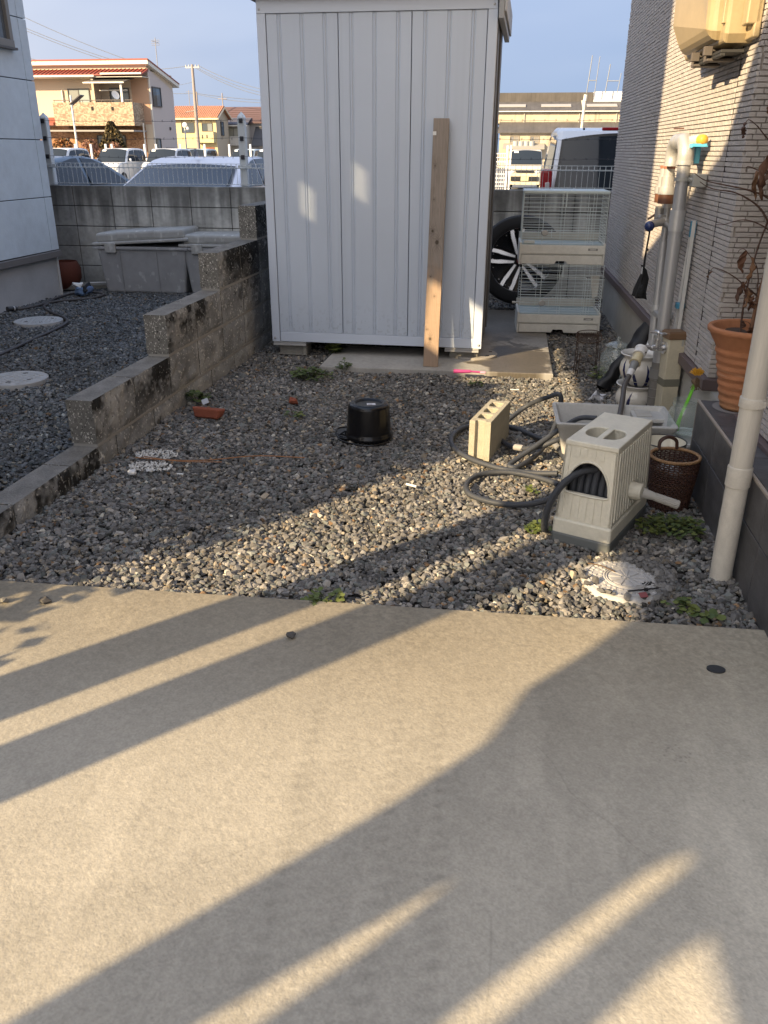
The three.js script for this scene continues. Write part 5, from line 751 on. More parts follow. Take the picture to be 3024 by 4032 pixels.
// ---------------------------------------------------------------- terracotta pot with a withered plant
{
  const t = thing('terracotta_pot', 'tall ridged terracotta pot on the tiled platform holding a withered plant', 'pot', [0.880, 0.371, -3.36]);
  t.scale.set(0.97, 0.86, 0.97);
  const tex = colorTex(512, 1024, (u, v) => { const n = fbm(u, v, 6, 12, 5, 7), f = fbm(u, v, 60, 90, 2, 9); let c = [0.40, 0.170, 0.080].map((x) => x * (0.75 + 0.5 * n + 0.15 * (f - 0.5))); const low = sst(0.30, 0.02, v + 0.2 * (n - 0.5)); c = c.map((x, i) => lerp(x, [0.42, 0.25, 0.13][i], low * 0.45)); const salt = sst(0.60, 0.75, fbm(u, v, 5, 30, 4, 19)) * sst(0.75, 0.4, v); c = c.map((x, i) => lerp(x, [0.50, 0.35, 0.24][i], salt * 0.45)); return c; });
  const m = new THREE.MeshStandardMaterial({ map: tex, roughness: 0.85, bumpMap: again(grain, 3, 3), bumpScale: 0.0012 });
  const pr = [[0, 0], [0.070, 0], [0.074, 0.006]]; for (let i = 1; i <= 72; i++) { const y = 0.006 + i / 72 * 0.275, k = i / 72; pr.push([0.076 + 0.052 * k + 0.0042 * Math.pow(0.5 + 0.5 * Math.cos(k * 6.283 * 7.5), 1.0) * sst(0, 0.06, k), y]); }
  pr.push([0.133, 0.292], [0.148, 0.318], [0.160, 0.345], [0.169, 0.352], [0.171, 0.366], [0.166, 0.374], [0.155, 0.374], [0.148, 0.366], [0.135, 0.335], [0.118, 0.295], [0.112, 0.27]);
  part('pot', lathe(pr, 72), m, t);
  part('soil', buv(rough(new THREE.CylinderGeometry(0.128, 0.12, 0.03, 40, 3).translate(0, 0.315, 0), 0.02, 40, 5)), M(0.06, 0.038, 0.026, 1), t);
  part('stain_ring', lathe([[0.076, 0.0005], [0.105, 0.0005], [0.105, 0.0008], [0.076, 0.0011]], 40), M(0.20, 0.19, 0.185, 0.9), t);
  // plant
  const p = thing('withered_plant', 'withered plant with brown hanging leaves on bare stems in the terracotta pot', 'plant', [0.865, 0.66, -3.31]);
  const bk = M(0.16, 0.085, 0.05, 0.8), dk = M(0.075, 0.04, 0.028, 0.8), lf = [[0.11, 0.052, 0.03], [0.16, 0.085, 0.045], [0.075, 0.037, 0.024]].map((c) => M(c[0], c[1], c[2], 0.75, { side: THREE.DoubleSide }));
  const st = (pts, r0, r1, m2, n = 'branch') => { const c = new THREE.CatmullRomCurve3(pts.map((q) => V3(...q))), S = 40, g = new THREE.TubeGeometry(c, S, 1, 7), fr = g.attributes.position; for (let i = 0; i <= S; i++) { const cc = c.getPointAt(i / S), rad = lerp(r0, r1, i / S) * (1 + (i % 7 === 0 ? 0.25 : 0)); for (let j = 0; j <= 7; j++) { const k = i * 8 + j; fr.setXYZ(k, cc.x + (fr.getX(k) - cc.x) * rad, cc.y + (fr.getY(k) - cc.y) * rad, cc.z + (fr.getZ(k) - cc.z) * rad); } } g.computeVertexNormals(); return part(n, g, m2, p); };
  st([[-0.012, 0.0, 0.0], [-0.008, 0.04, 0.01], [-0.006, 0.09, 0.01], [-0.004, 0.13, 0.01], [0.0, 0.185, 0.01], [0.006, 0.235, 0.01], [0.012, 0.33, 0.005], [0.006, 0.46, 0.0], [0.0, 0.62, 0.0], [0.01, 0.85, 0.0]], 0.0085, 0.005, bk, 'stem');
  st([[-0.03, 0.0, -0.05], [-0.028, 0.12, -0.08], [-0.01, 0.30, -0.10], [0.02, 0.45, -0.10]], 0.004, 0.003, dk);
  st([[0.006, 0.46, 0.0], [-0.035, 0.495, 0.01], [-0.074, 0.510, 0.015], [-0.115, 0.521, 0.02], [-0.162, 0.530, 0.02], [-0.25, 0.548, 0.01], [-0.276, 0.561, 0.01], [-0.291, 0.572, 0.01]], 0.0040, 0.0013, dk);
  st([[0.012, 0.34, 0.0], [0.0, 0.385, 0.01], [-0.020, 0.418, 0.012], [-0.049, 0.455, 0.01], [-0.085, 0.482, 0.01], [-0.148, 0.510, 0.01], [-0.219, 0.520, 0.01], [-0.248, 0.531, 0.01], [-0.269, 0.544, 0.01]], 0.0046, 0.0012, dk);
  st([[0.010, 0.37, 0.0], [-0.016, 0.390, 0.01], [-0.065, 0.412, 0.02], [-0.105, 0.419, 0.02], [-0.143, 0.410, 0.02], [-0.169, 0.402, 0.02], [-0.195, 0.402, 0.02]], 0.0028, 0.001, dk);
  st([[-0.004, 0.150, 0.01], [-0.023, 0.165, 0.02], [-0.068, 0.198, 0.02], [-0.113, 0.228, 0.02], [-0.156, 0.247, 0.02], [-0.183, 0.251, 0.02], [-0.188, 0.234, 0.02]], 0.0032, 0.0011, dk);
  st([[-0.004, 0.14, 0.01], [-0.013, 0.189, 0.01], [-0.015, 0.214, 0.01], [-0.032, 0.266, 0.01], [-0.061, 0.299, 0.01], [-0.082, 0.319, 0.01], [-0.097, 0.316, 0.01], [-0.102, 0.304, 0.01]], 0.0026, 0.001, dk);
  st([[0.003, 0.60, 0.0], [-0.033, 0.661, 0.01], [-0.069, 0.686, 0.01], [-0.112, 0.727, 0.01], [-0.141, 0.742, 0.01], [-0.15, 0.716, 0.01]], 0.003, 0.0012, dk);
  st([[0.005, 0.545, 0.0], [-0.020, 0.560, 0.01], [-0.048, 0.572, 0.01], [-0.088, 0.586, 0.01], [-0.118, 0.594, 0.01], [-0.12, 0.578, 0.01]], 0.003, 0.0012, dk);
  st([[-0.008, 0.04, 0.01], [-0.024, 0.058, 0.02], [-0.045, 0.066, 0.02]], 0.0020, 0.001, bk);
  // dried leaf: a folded, twisted blade hanging down
  const leafG = (seed, len, wid) => { const r = rng(seed), P = [], I = [], NX = 6, NY = 14, tw = (r() - 0.5) * 2.4, fo = 0.5 + r() * 0.8; for (let j = 0; j <= NY; j++) { const v = j / NY, w = wid * Math.pow(Math.sin(Math.PI * Math.pow(v, 0.75)), 0.8) + 0.001; for (let i = 0; i <= NX; i++) { const u = i / NX * 2 - 1, a = tw * v + 0.4 * Math.sin(v * 7 + seed); let x = u * w * Math.cos(fo * Math.abs(u)), z = Math.abs(u) * w * Math.sin(fo) + 0.004 * Math.sin(v * 19 + u * 3 + seed); P.push(x * Math.cos(a) - z * Math.sin(a) + 0.008 * Math.sin(v * 4 + seed), -v * len, x * Math.sin(a) + z * Math.cos(a)); } } for (let j = 0; j < NY; j++) for (let i = 0; i < NX; i++) { const a = j * (NX + 1) + i; I.push(a, a + 1, a + NX + 1, a + 1, a + NX + 2, a + NX + 1); } const g = new THREE.BufferGeometry(); g.setAttribute('position', new THREE.Float32BufferAttribute(P, 3)); g.setIndex(I); return buv(g); };
  const L = [[-0.078, 0.315, 0.012, 0.082, 0.015], [-0.054, 0.292, 0.014, 0.098, 0.016], [-0.072, 0.206, 0.022, 0.080, 0.013], [-0.062, 0.206, 0.024, 0.052, 0.012], [-0.050, 0.184, 0.02, 0.070, 0.020], [-0.036, 0.176, 0.016, 0.060, 0.016], [-0.026, 0.158, 0.018, 0.062, 0.016], [-0.014, 0.155, 0.012, 0.045, 0.012], [-0.048, 0.066, 0.02, 0.032, 0.014], [-0.015, 0.042, 0.03, 0.045, 0.011], [-0.080, 0.582, 0.012, 0.10, 0.018], [-0.058, 0.585, 0.016, 0.075, 0.014], [-0.050, 0.640, 0.014, 0.155, 0.026], [-0.030, 0.60, 0.02, 0.11, 0.022], [-0.150, 0.716, 0.012, 0.032, 0.009], [-0.07, 0.79, 0.012, 0.05, 0.012], [-0.188, 0.240, 0.02, 0.026, 0.006], [-0.152, 0.735, 0.012, 0.040, 0.008], [-0.01, 0.50, 0.02, 0.06, 0.010], [0.01, 0.66, 0.02, 0.12, 0.024]];
  L.forEach(([x, y, z, len, w], i) => { const o = part('leaf', leafG(i * 7 + 3, len, w), lf[i % 3], p); o.position.set(x, y, z); o.rotation.y = i * 1.9; });
  for (let i = 0; i < 9; i++) part('thorn', rod([-0.004 + i * 0.002, 0.06 + i * 0.045, 0.01], [0.004 + i * 0.002 + (i % 2 ? -0.022 : 0.006), 0.066 + i * 0.045, 0.016], 0.0016, 5), dk, p);
}
// ---------------------------------------------------------------- storage bins at the far left
{
  const mk = (label, pos, turn, lidTurn, W) => {
    const t = thing('storage_bin', label, 'storage bin', pos, turn, null), D = 0.46, H = 0.44; const tex = colorTex(512, 256, (u, v) => { const n = fbm(u, v, 10, 5, 4, 51), w = sst(0.60, 0.78, fbm(u, v, 18, 7, 4, 57)), k = 0.29 * (0.85 + 0.3 * n) + 0.12 * w; return [k * 0.985, k, k * 1.03]; }), m = new THREE.MeshStandardMaterial({ map: again(tex, 1.3, 2.2), roughness: 0.62 });
    const taper = (g) => { const p = g.attributes.position; for (let i = 0; i < p.count; i++) { const k = lerp(0.90, 1, sst(0, H, p.getY(i))); p.setX(i, p.getX(i) * k); p.setZ(i, p.getZ(i) * k); } g.computeVertexNormals(); return buv(g); };
    const bodyG = new RoundedBoxGeometry(W, H, D, 4, 0.03); bodyG.translate(0, H / 2, 0); part('tub', taper(bodyG), m, t);
    part('recess_line', merge([0.17, -0.24].map((x) => boxMM(x * W - 0.003, x * W + 0.003, 0.02, H - 0.03, D / 2 * 0.93, D / 2 * 0.93 + 0.006).rotateX(0.05))), m, t);
    part('rim', merge([boxMM(-W / 2 - 0.025, W / 2 + 0.025, H - 0.025, H + 0.004, -D / 2 - 0.02, D / 2 + 0.025, 0.008, 2)]), m, t);
    const lidM = new THREE.MeshStandardMaterial({ map: again(tex, 2, 2), color: lin(1.2, 1.19, 1.12), roughness: 0.65 });
    const lid = part('lid', merge([boxMM(-W / 2 - 0.03, W / 2 + 0.03, 0.004, 0.032, -D / 2 - 0.025, D / 2 + 0.03, 0.010, 2), boxMM(-W / 2 + 0.0, W / 2 - 0.0, 0.02, 0.115, -D / 2 + 0.005, D / 2 - 0.005, 0.035, 4), boxMM(-W * 0.28, W * 0.2, 0.03, 0.119, -D / 2 + 0.0, D / 2 - 0.001, 0.035, 4)]), lidM, t); lid.position.set(0, H + 0.004, 0); lid.rotation.z = lidTurn; lid.position.y += Math.abs(lidTurn) * W / 2;
    for (const x of [-W / 2 + 0.10]) part('latch', boxMM(x, x + 0.11, H - 0.055, H + 0.04, D / 2 + 0.012, D / 2 + 0.04, 0.008, 2), lidM, t);
    return t; };
  mk('weathered grey plastic storage bin with crooked lid, in front of the block wall', [-3.66, 0.005, -8.07], 0.03, 0.060, 0.90);
  mk('second grey storage bin, mostly hidden behind the stepped wall', [-2.80, 0.005, -8.10], 0.0, 0.0, 0.88);
}
// ---------------------------------------------------------------- things on the left gravel
{
  const L = [[-3.44, -4.80], [-3.468, -5.084], [-3.486, -5.297], [-3.52, -5.603], [-3.545, -5.913], [-3.58, -6.154], [-3.64, -6.307], [-3.746, -6.44], [-3.93, -6.60], [-4.07, -6.74], [-4.20, -6.93], [-4.206, -7.0]];
  const L2 = [[-4.345, -6.69], [-4.298, -6.76], [-4.262, -6.88], [-4.255, -7.05], [-4.16, -7.22], [-4.03, -7.32], [-3.966, -7.43], [-3.96, -7.58], [-4.05, -7.70], [-4.2, -7.70], [-4.29, -7.62], [-4.31, -7.48], [-4.30, -7.28], [-4.27, -7.12]];
  const t = thing('thin_hose', 'thin dark hose curving over the gravel beside the pale house at left', 'hose', [0, 0, 0]), m = M(0.055, 0.05, 0.05, 0.6);
  part('hose', tube(L.map(([x, z]) => [x, 0.026, z]), 0.0115, 160, 8), m, t); part('hose', tube(L2.map(([x, z]) => [x, 0.026, z]), 0.0115, 160, 8), m, t);
  part('nozzle', merge([rod([-4.37, 0.04, -6.63], [-4.335, 0.034, -6.71], 0.022, 14, 0.018)]), M(0.03, 0.03, 0.032, 0.5), t); part('nozzle_ring', rod([-4.349, 0.037, -6.68], [-4.345, 0.036, -6.69], 0.0215, 14), M(0.5, 0.5, 0.5, 0.4), t);
  const lidTex = colorTex(512, 512, (u, v) => { const k = 0.36 * (0.8 + 0.4 * fbm(u, v, 8, 8, 4, 66)); return [k, k, k * 0.99]; }), lm = new THREE.MeshStandardMaterial({ map: again(lidTex, 1, 1), roughness: 0.8 });
  const cover = (label, x, z, R, kind) => { const c = thing('manhole_cover', label, 'manhole cover', [x, 0.004, z], kind * 0.7); part('disc', buv(lathe([[0, 0.020], [R - 0.012, 0.020], [R - 0.010, 0.016], [R - 0.006, 0.016], [R - 0.004, 0.020], [R, 0.017], [R, -0.02]], 64), 3), lm, c); const rb = []; for (let i = -4; i <= 4; i++) for (let j = -2; j <= 2; j++) { const px = i * 0.034 + (j % 2) * 0.017, pz = j * 0.05; if (Math.hypot(px, pz) < R - 0.03) rb.push(box(0.010, 0.004, 0.034, px, 0.0212, pz, 0.0015)); } for (const g of rb) part('tread', g, lm, c); const dkm = M(0.03, 0.03, 0.03, 0.9); for (const [x2, z2] of [[-0.10, 0.03], [0.115, -0.03], [0.0, 0.1]]) part('lift_hole', box(0.022, 0.003, 0.026, x2, 0.0208, z2), dkm, c); };
  cover('white round manhole cover in the left gravel encircled by the thin hose', -3.885, -6.29, 0.19, 1); cover('round pale manhole cover in the left gravel, cut by the left edge', -3.01, -4.535, 0.185, 2);
  const g = thing('work_glove', 'blue and white work glove lying by the corner of the pale house', 'glove', [-4.16, 0.03, -7.58], 0.4);
  part('palm', buv(rough(new RoundedBoxGeometry(0.10, 0.07, 0.10, 4, 0.03).translate(-0.03, 0.03, 0), 0.03, 22, 3)), M(0.10, 0.16, 0.27, 0.8), g); part('cuff', buv(rough(new RoundedBoxGeometry(0.07, 0.06, 0.09, 3, 0.02).translate(0.05, 0.04, 0.01), 0.03, 30, 5)), M(0.09, 0.14, 0.25, 0.8), g); part('lining', buv(rough(new RoundedBoxGeometry(0.08, 0.03, 0.05, 3, 0.012).translate(-0.05, 0.085, 0), 0.03, 30, 6)), M(0.62, 0.62, 0.6, 0.8), g); for (let i = 0; i < 4; i++) part('finger', rod([0.0 + i * 0.004, 0.03 + i * 0.012, 0.05], [0.09 - i * 0.01, 0.05 + i * 0.018, 0.05 - i * 0.02], 0.013, 10, 0.010), M(0.015, 0.017, 0.02, 0.8), g);
  solo('clay_pot', lathe([[0, 0], [0.10, 0], [0.155, 0.10], [0.16, 0.20], [0.13, 0.27], [0.125, 0.27], [0.15, 0.2], [0, 0.15]], 36), M(0.12, 0.032, 0.018, 0.8), 'dark red clay pot half hidden behind the corner of the pale house', 'pot', [-4.60, 0, -8.06]);
  solo('concrete_strip', boxMM(-0.30, 0.40, 0, 0.05, -0.10, 0.10, 0.006), M(0.19, 0.18, 0.155, 0.9), 'low concrete kerb piece at the foot of the wall left of the bins', 'kerb', [-4.35, 0, -8.12], 0.25);
  solo('white_pipe', rod([-4.30, 0.075, -7.96], [-4.02, 0.085, -8.02], 0.008, 8), M(0.5, 0.5, 0.5, 0.6), 'thin white pipe lying between the kerb piece and the grey bin', 'pipe');
}
// ---------------------------------------------------------------- manhole cover near the reel, half buried
{
  const c = thing('manhole_cover', 'whitish patterned manhole cover half buried in gravel in front of the hose reel', 'manhole cover', [0.40, 0.010, -2.49], 0.3), R = 0.145;
  const tex = colorTex(512, 512, (u, v) => { const k = 0.44 * (0.78 + 0.35 * fbm(u, v, 10, 10, 4, 76) + 0.2 * (fbm(u, v, 100, 100, 2, 78) - 0.5)); return [k, k * 0.98, k * 0.95]; }), m = new THREE.MeshStandardMaterial({ map: again(tex, 3, 3), roughness: 0.85 });
  part('disc', buv(lathe([[0, 0.014], [R - 0.016, 0.014], [R - 0.010, 0.012], [R, 0.008], [R, -0.02]], 72)), m, c);
  const ring = (r0, r1) => lathe([[r0, 0.013], [r0 + 0.001, 0.0175], [r1 - 0.001, 0.0175], [r1, 0.013]], 64);
  part('ring', ring(0.062, 0.067), m, c); part('ring', ring(0.070, 0.073), m, c); part('ring', ring(0.124, 0.128), m, c);
  for (let k = 0; k < 10; k++) { const a = k / 10 * 6.283; const s = shape([[0.018, -0.003], [0.057, -0.013], [0.057, 0.013], [0.018, 0.003]]); part('petal', extr(s, 0.003, 0.001).rotateX(-Math.PI / 2).translate(0, 0.0135, 0).rotateY(a), m, c); }
  part('emblem', merge([box(0.020, 0.005, 0.003, 0, 0.0155, 0, 0.001).rotateY(0.5), box(0.020, 0.005, 0.003, 0, 0.0155, 0, 0.001).rotateY(-0.9)]), m, c);
  let n = 0; for (let q = 0; q < 3; q++) for (let k = 0; k < 26 + q * 6; k++) { const N = 26 + q * 6, a = k / N * 6.283, r = 0.084 + q * 0.0165; if (k % 4 === 3 && q === 1) continue; const o = part('stud', studG(q), m, c); o.position.set(Math.cos(a) * r, 0.0150, Math.sin(a) * r); o.rotation.y = -a + (k % 2 ? 0.5 : -0.5) * (q === 1 ? 1 : 0.2); n++; }
  part('key_hole', box(0.042, 0.003, 0.020, 0.055, 0.0148, 0.045), M(0.02, 0.02, 0.02, 0.9), c);
  solo('black_stick', merge([rod([0.392, 0.032, -2.387], [0.496, 0.034, -2.422], 0.0028, 6), box(0.012, 0.008, 0.010, 0.450, 0.033, -2.406)]), M(0.010, 0.010, 0.011, 0.5), 'thin black plastic stick lying across the near manhole cover', 'stick');
  solo('dead_twig', tube([[0.28, 0.034, -2.56], [0.32, 0.036, -2.545], [0.365, 0.032, -2.515]], 0.0022, 12, 5), M(0.11, 0.07, 0.04, 0.9), 'short brown twig on the upper left of the near manhole cover', 'twig');
}
function studG(q) { const k = 'stud' + q; return studG[k] ??= box(0.009 + q * 0.0015, 0.004, 0.012 - q * 0.001, 0, 0, 0, 0.0012); }
// ---------------------------------------------------------------- little things on the gravel
{
  const brick = M(0.30, 0.085, 0.045, 0.9, { bumpMap: again(grain, 8, 8), bumpScale: 0.002, map: again(dirt, 4, 4) });
  solo('red_brick', buv(rough(new RoundedBoxGeometry(0.145, 0.052, 0.065, 6, 0.012), 0.018, 24, 7)), brick, 'broken red brick lying at the foot of the stepped wall', 'brick', [-1.585, 0.04, -3.985], -0.08);
  solo('brick_fragment', buv(rough(new RoundedBoxGeometry(0.048, 0.032, 0.035, 4, 0.010), 0.016, 40, 9)), brick, 'small red brick fragment alone on the gravel left of the bucket', 'brick', [-1.20, 0.035, -4.29], 0.4);
  solo('flat_scrap', buv(box(0.035, 0.003, 0.03, 0, 0, 0)), M(0.40, 0.42, 0.45, 0.5), 'small pale flat scrap beside the broken red brick', 'litter', [-1.63, 0.072, -4.08], 0.5).rotation.x = 0.9;
  solo('white_stone', buv(rough(new RoundedBoxGeometry(0.038, 0.020, 0.028, 4, 0.009), 0.006, 40, 3)), M(0.64, 0.64, 0.63, 0.6), 'bright white stone in front of the patch of white chippings', 'stone', [-1.60, 0.034, -3.115], 0.2);
  const tw = M(0.30, 0.14, 0.06, 0.8);
  solo('long_twig', tube([[-1.66, 0.036, -3.28], [-1.50, 0.036, -3.275], [-1.346, 0.040, -3.286], [-1.12, 0.052, -3.35], [-0.914, 0.036, -3.408]], 0.0026, 60, 5), tw, 'long thin orange brown twig lying on the gravel by the white chippings', 'twig');
  solo('long_twig', tube([[-1.63, 0.036, -3.30], [-1.45, 0.038, -3.262], [-1.26, 0.036, -3.29]], 0.0022, 40, 5), tw, 'shorter brown twig lying against the long orange brown twig', 'twig');
  const peg = (label, a, b, r = 0.004, c = [0.62, 0.62, 0.60]) => solo('white_peg', rod(a, b, r, 8), M(...c, 0.6), label, 'litter');
  peg('white plastic peg on the gravel between bucket and hose coil', [-0.42, 0.036, -3.165], [-0.375, 0.034, -3.15], 0.0055);
  peg('small white stick on the gravel right of the white stone', [-1.40, 0.036, -3.12], [-1.37, 0.036, -3.115]);
  peg('small white stick on the gravel near the right end of the pad', [-0.03, 0.036, -4.74], [0.02, 0.036, -4.745]);
  peg('small white stick on the gravel behind the hollow block', [-0.06, 0.036, -4.30], [-0.03, 0.036, -4.24]);
  peg('dark grey tube stub on the gravel at lower left', [-1.505, 0.034, -2.44], [-1.455, 0.034, -2.42], 0.006, [0.03, 0.03, 0.033]);
  { const t = thing('pink_scoop', 'bright pink plastic handle lying at the front edge of the pad', 'plastic tool', [-0.30, 0.052, -5.055], 0.02), pk = M(0.42, 0.05, 0.21, 0.5, { map: again(dirt, 9, 9) }); part('handle', merge([rod([-0.085, 0, 0], [0.02, 0.003, 0], 0.013, 12, 0.010), rod([0.02, 0.003, 0], [0.085, 0, 0], 0.006, 10)]), pk, t); part('head', box(0.035, 0.012, 0.02, 0.095, 0, 0, 0.004), M(0.62, 0.35, 0.45, 0.4), t); }
  solo('red_leaf', box(0.026, 0.003, 0.020, 0, 0, 0, 0.001).rotateX(0.4), M(0.20, 0.055, 0.06, 0.7), 'fallen dark red leaf by the lower edge of the near manhole cover', 'leaf', [0.435, 0.04, -2.355], 0.4);
  // weeds
  const greens = [[0.075, 0.105, 0.022], [0.055, 0.085, 0.022], [0.11, 0.135, 0.03]].map((c) => M(c[0], c[1], c[2], 0.7, { side: THREE.DoubleSide }));
  const leafS = (w, l) => { const P = [0, 0, 0], I = [], N = 8; for (let i = 0; i <= N; i++) { const a = i / N * Math.PI * 2; P.push(Math.sin(a) * w * (1 + 0.12 * Math.cos(a * 5)), 0.10 * w * Math.cos(2 * a), l / 2 - Math.cos(a) * l / 2); } for (let i = 1; i <= N; i++) I.push(0, i, i + 1); P[2] = l / 2; P[1] = -0.1 * w; const g = new THREE.BufferGeometry(); g.setAttribute('position', new THREE.Float32BufferAttribute(P, 3)); g.setIndex(I); g.computeVertexNormals(); return buv(g); };
  const weed = (label, x, z, n, rad, hgt, sz, seed, mi = 0) => { const t = thing('weed', label, 'weed', [x, 0.02, z]); const r = rng(seed), ll = [[], []], stems = []; for (let i = 0; i < n; i++) { const a = r() * 6.283, d = Math.sqrt(r()) * rad, y = hgt * (0.25 + 0.75 * r()) * (1 - 0.5 * d / rad), px = Math.cos(a) * d, pz = Math.sin(a) * d * 0.75; stems.push(rod([px * 0.5, 0, pz * 0.5], [px, y, pz], 0.0011, 4)); for (let k = 0; k < 3; k++) { const g = leafS(sz * (0.5 + 0.3 * r()), sz * (1 + r() * 0.5)); g.rotateX(-0.5 + r() * 0.9); g.rotateY(k * 2.1 + r() * 2); g.translate(px, y + (r() - 0.5) * 0.008, pz); ll[r() < 0.5 ? 0 : 1].push(g); } }
    part('stems', merge(stems), greens[1], t); ll.forEach((l, k) => { if (l.length) { const o = part('leaves', mergeGeometries(l), greens[(mi + k) % 3], t); o.userData.kind = 'stuff'; } }); return t; };
  weed('clump of low weeds in the gravel in front of the shed', -1.25, -4.87, 70, 0.15, 0.07, 0.016, 1, 0);
  weed('sprig of feathery weed on the left end of the concrete pad', -1.08, -5.10, 16, 0.06, 0.09, 0.014, 2, 0);
  weed('broad leaved weed in the shade under the shed', -1.26, -5.50, 10, 0.09, 0.11, 0.036, 3, 1);
  weed('small grass tuft in the gravel left of the hose reel foot', 0.115, -2.83, 34, 0.045, 0.03, 0.012, 4, 2);
  weed('green seedling inside the near hose loop', 0.09, -3.20, 8, 0.03, 0.03, 0.014, 5, 2);
  weed('spreading clover in the shade right of the hose reel', 0.60, -2.92, 110, 0.13, 0.05, 0.0125, 6, 1);
  weed('dark seedling beside the lower right of the near manhole cover', 0.545, -2.33, 14, 0.05, 0.03, 0.014, 7, 1);
  weed('two leaved seedling near the foot of the downpipe', 0.62, -2.30, 3, 0.035, 0.016, 0.026, 8, 1);
  weed('weed growing against the stepped wall behind the broken brick', -1.74, -4.25, 20, 0.08, 0.09, 0.020, 9, 0);
  weed('small weed in the gravel below the red brick fragment', -1.13, -4.06, 10, 0.05, 0.045, 0.015, 10, 1);
  weed('weeds behind the rusty wire stand', 0.53, -5.16, 26, 0.10, 0.09, 0.016, 11, 1);
  weed('yellowish weed at the seam of slab and gravel', -0.53, -2.20, 22, 0.075, 0.022, 0.013, 12, 2);
  weed('small weed in front of the pink plastic handle', -0.24, -4.86, 9, 0.04, 0.03, 0.014, 14, 0);
}
// ---------------------------------------------------------------- car park beyond the wall
const glassD = MP(0.016, 0.022, 0.030, 0.05, { specularIntensity: 0.75 });
function carPaint(r, g, b) { return MP(r, g, b, 0.42, { clearcoat: 0.45, clearcoatRoughness: 0.06 }); }
const rubber = M(0.02, 0.02, 0.02, 0.8), alloy = M(0.45, 0.45, 0.46, 0.35, { metalness: 0.6 }), trimB = M(0.02, 0.02, 0.022, 0.4);
// car frame: z runs along the car (front at +z), y up from the ground
function car(o) {
  const t = thing('parked_car', o.label, 'car', [0, -0.2, 0], 0, null), W = o.W, hw2 = W / 2, belt = o.belt, tb = o.tumble;
  const lean = (g) => { const p = g.attributes.position; for (let i = 0; i < p.count; i++) { const y = p.getY(i), x = p.getX(i), z = p.getZ(i); const k = y > belt ? (y - belt) * tb : 0; const e = Math.pow(Math.abs(z / (o.L / 2)), 5) * 0.07; p.setX(i, x - Math.sign(x) * Math.min(Math.abs(x), (k + e * W) * Math.abs(x) / hw2)); } g.computeVertexNormals(); return buv(g); };
  const side = (pts, w, bev) => { const g = extr(shape(pts), w - 2 * bev, bev, 4); g.translate(0, 0, -w / 2 + bev); g.rotateY(-Math.PI / 2); g.scale(-1, 1, 1); return flip(g); };
  const bow = (g) => { if (!o.bow) return g; const p = g.attributes.position; for (let i = 0; i < p.count; i++) { const x = p.getX(i) / hw2; p.setZ(i, p.getZ(i) - Math.sign(p.getZ(i)) * o.bow * x * x * sst(o.L * 0.05, o.L * 0.35, Math.abs(p.getZ(i)))); p.setY(i, p.getY(i) - (p.getY(i) > belt ? 0.05 * x * x * (p.getY(i) - belt) / 0.5 : 0)); } return g; };
  // strips cut across so that roof and glass can bow
  const across = (poly, wf, off, n = 12) => { const P = [], I = []; poly.forEach(([z, y], j) => { const a = poly[Math.max(0, j - 1)], b = poly[Math.min(poly.length - 1, j + 1)], nz = (b[1] - a[1]), ny = -(b[0] - a[0]), l = Math.hypot(nz, ny), s = o.flipN?.(poly) ? -1 : 1; for (let i = 0; i <= n; i++) { const x = (i / n * 2 - 1) * hw2 * (typeof wf === 'function' ? wf(j / (poly.length - 1)) : wf); P.push(x, y + ny / l * off, z + nz / l * off); } }); for (let j = 0; j + 1 < poly.length; j++) for (let i = 0; i < n; i++) { const a = j * (n + 1) + i; I.push(a, a + n + 1, a + 1, a + 1, a + n + 1, a + n + 2); } const g = new THREE.BufferGeometry(); g.setAttribute('position', new THREE.Float32BufferAttribute(P, 3)); g.setIndex(I); g.computeVertexNormals(); return g; };
  const low = part('body', lean(bow(side(o.lower, W, 0.06))), o.paint, t);
  part('cabin', lean(bow(side(o.cabin, W - 0.02, 0.05))), o.paint, t);
  for (const [n, poly, wf, off] of o.glass ?? []) { const grow = [[poly[0][0] + (poly[0][0] - poly[1][0]) * 0.12, poly[0][1] + (poly[0][1] - poly[1][1]) * 0.12], ...poly.slice(1, -1), (() => { const a = poly[poly.length - 1], b = poly[poly.length - 2]; return [a[0] + (a[0] - b[0]) * 0.12, a[1] + (a[1] - b[1]) * 0.12]; })()]; part('window_seal', lean(bow(across(grow, (k) => (typeof wf === 'function' ? wf(k) : wf) + 0.035, off * 0.6))), trimB, t); part(n, lean(bow(across(poly, wf, off))), glassD, t); }
  for (const s of [-1, 1]) for (const poly of o.windows ?? []) { const g = extr(shape(poly), 0.012, 0.003); g.rotateY(-Math.PI / 2); g.scale(-1, 1, 1); flip(g); g.translate(s > 0 ? hw2 - 0.016 : -hw2 + 0.004, 0, 0); part('side_window', lean(g), glassD, t); }
  for (const z of o.axles) for (const s of [-1, 1]) { const w = part('wheel', lathe([[0.19, -0.09], [0.27, -0.09], [0.29, -0.06], [0.29, 0.06], [0.27, 0.09], [0.19, 0.09]], 28).rotateZ(Math.PI / 2).translate(s * (hw2 - 0.1), 0.29, z), rubber, t); part('rim', lathe([[0, 0.05], [0.05, 0.06], [0.17, 0.07], [0.19, 0.085]], 24).rotateZ(-s * Math.PI / 2).translate(s * (hw2 - 0.1), 0.29, z), alloy, w); }
  return [t, lean, bow, across, hw2];
}
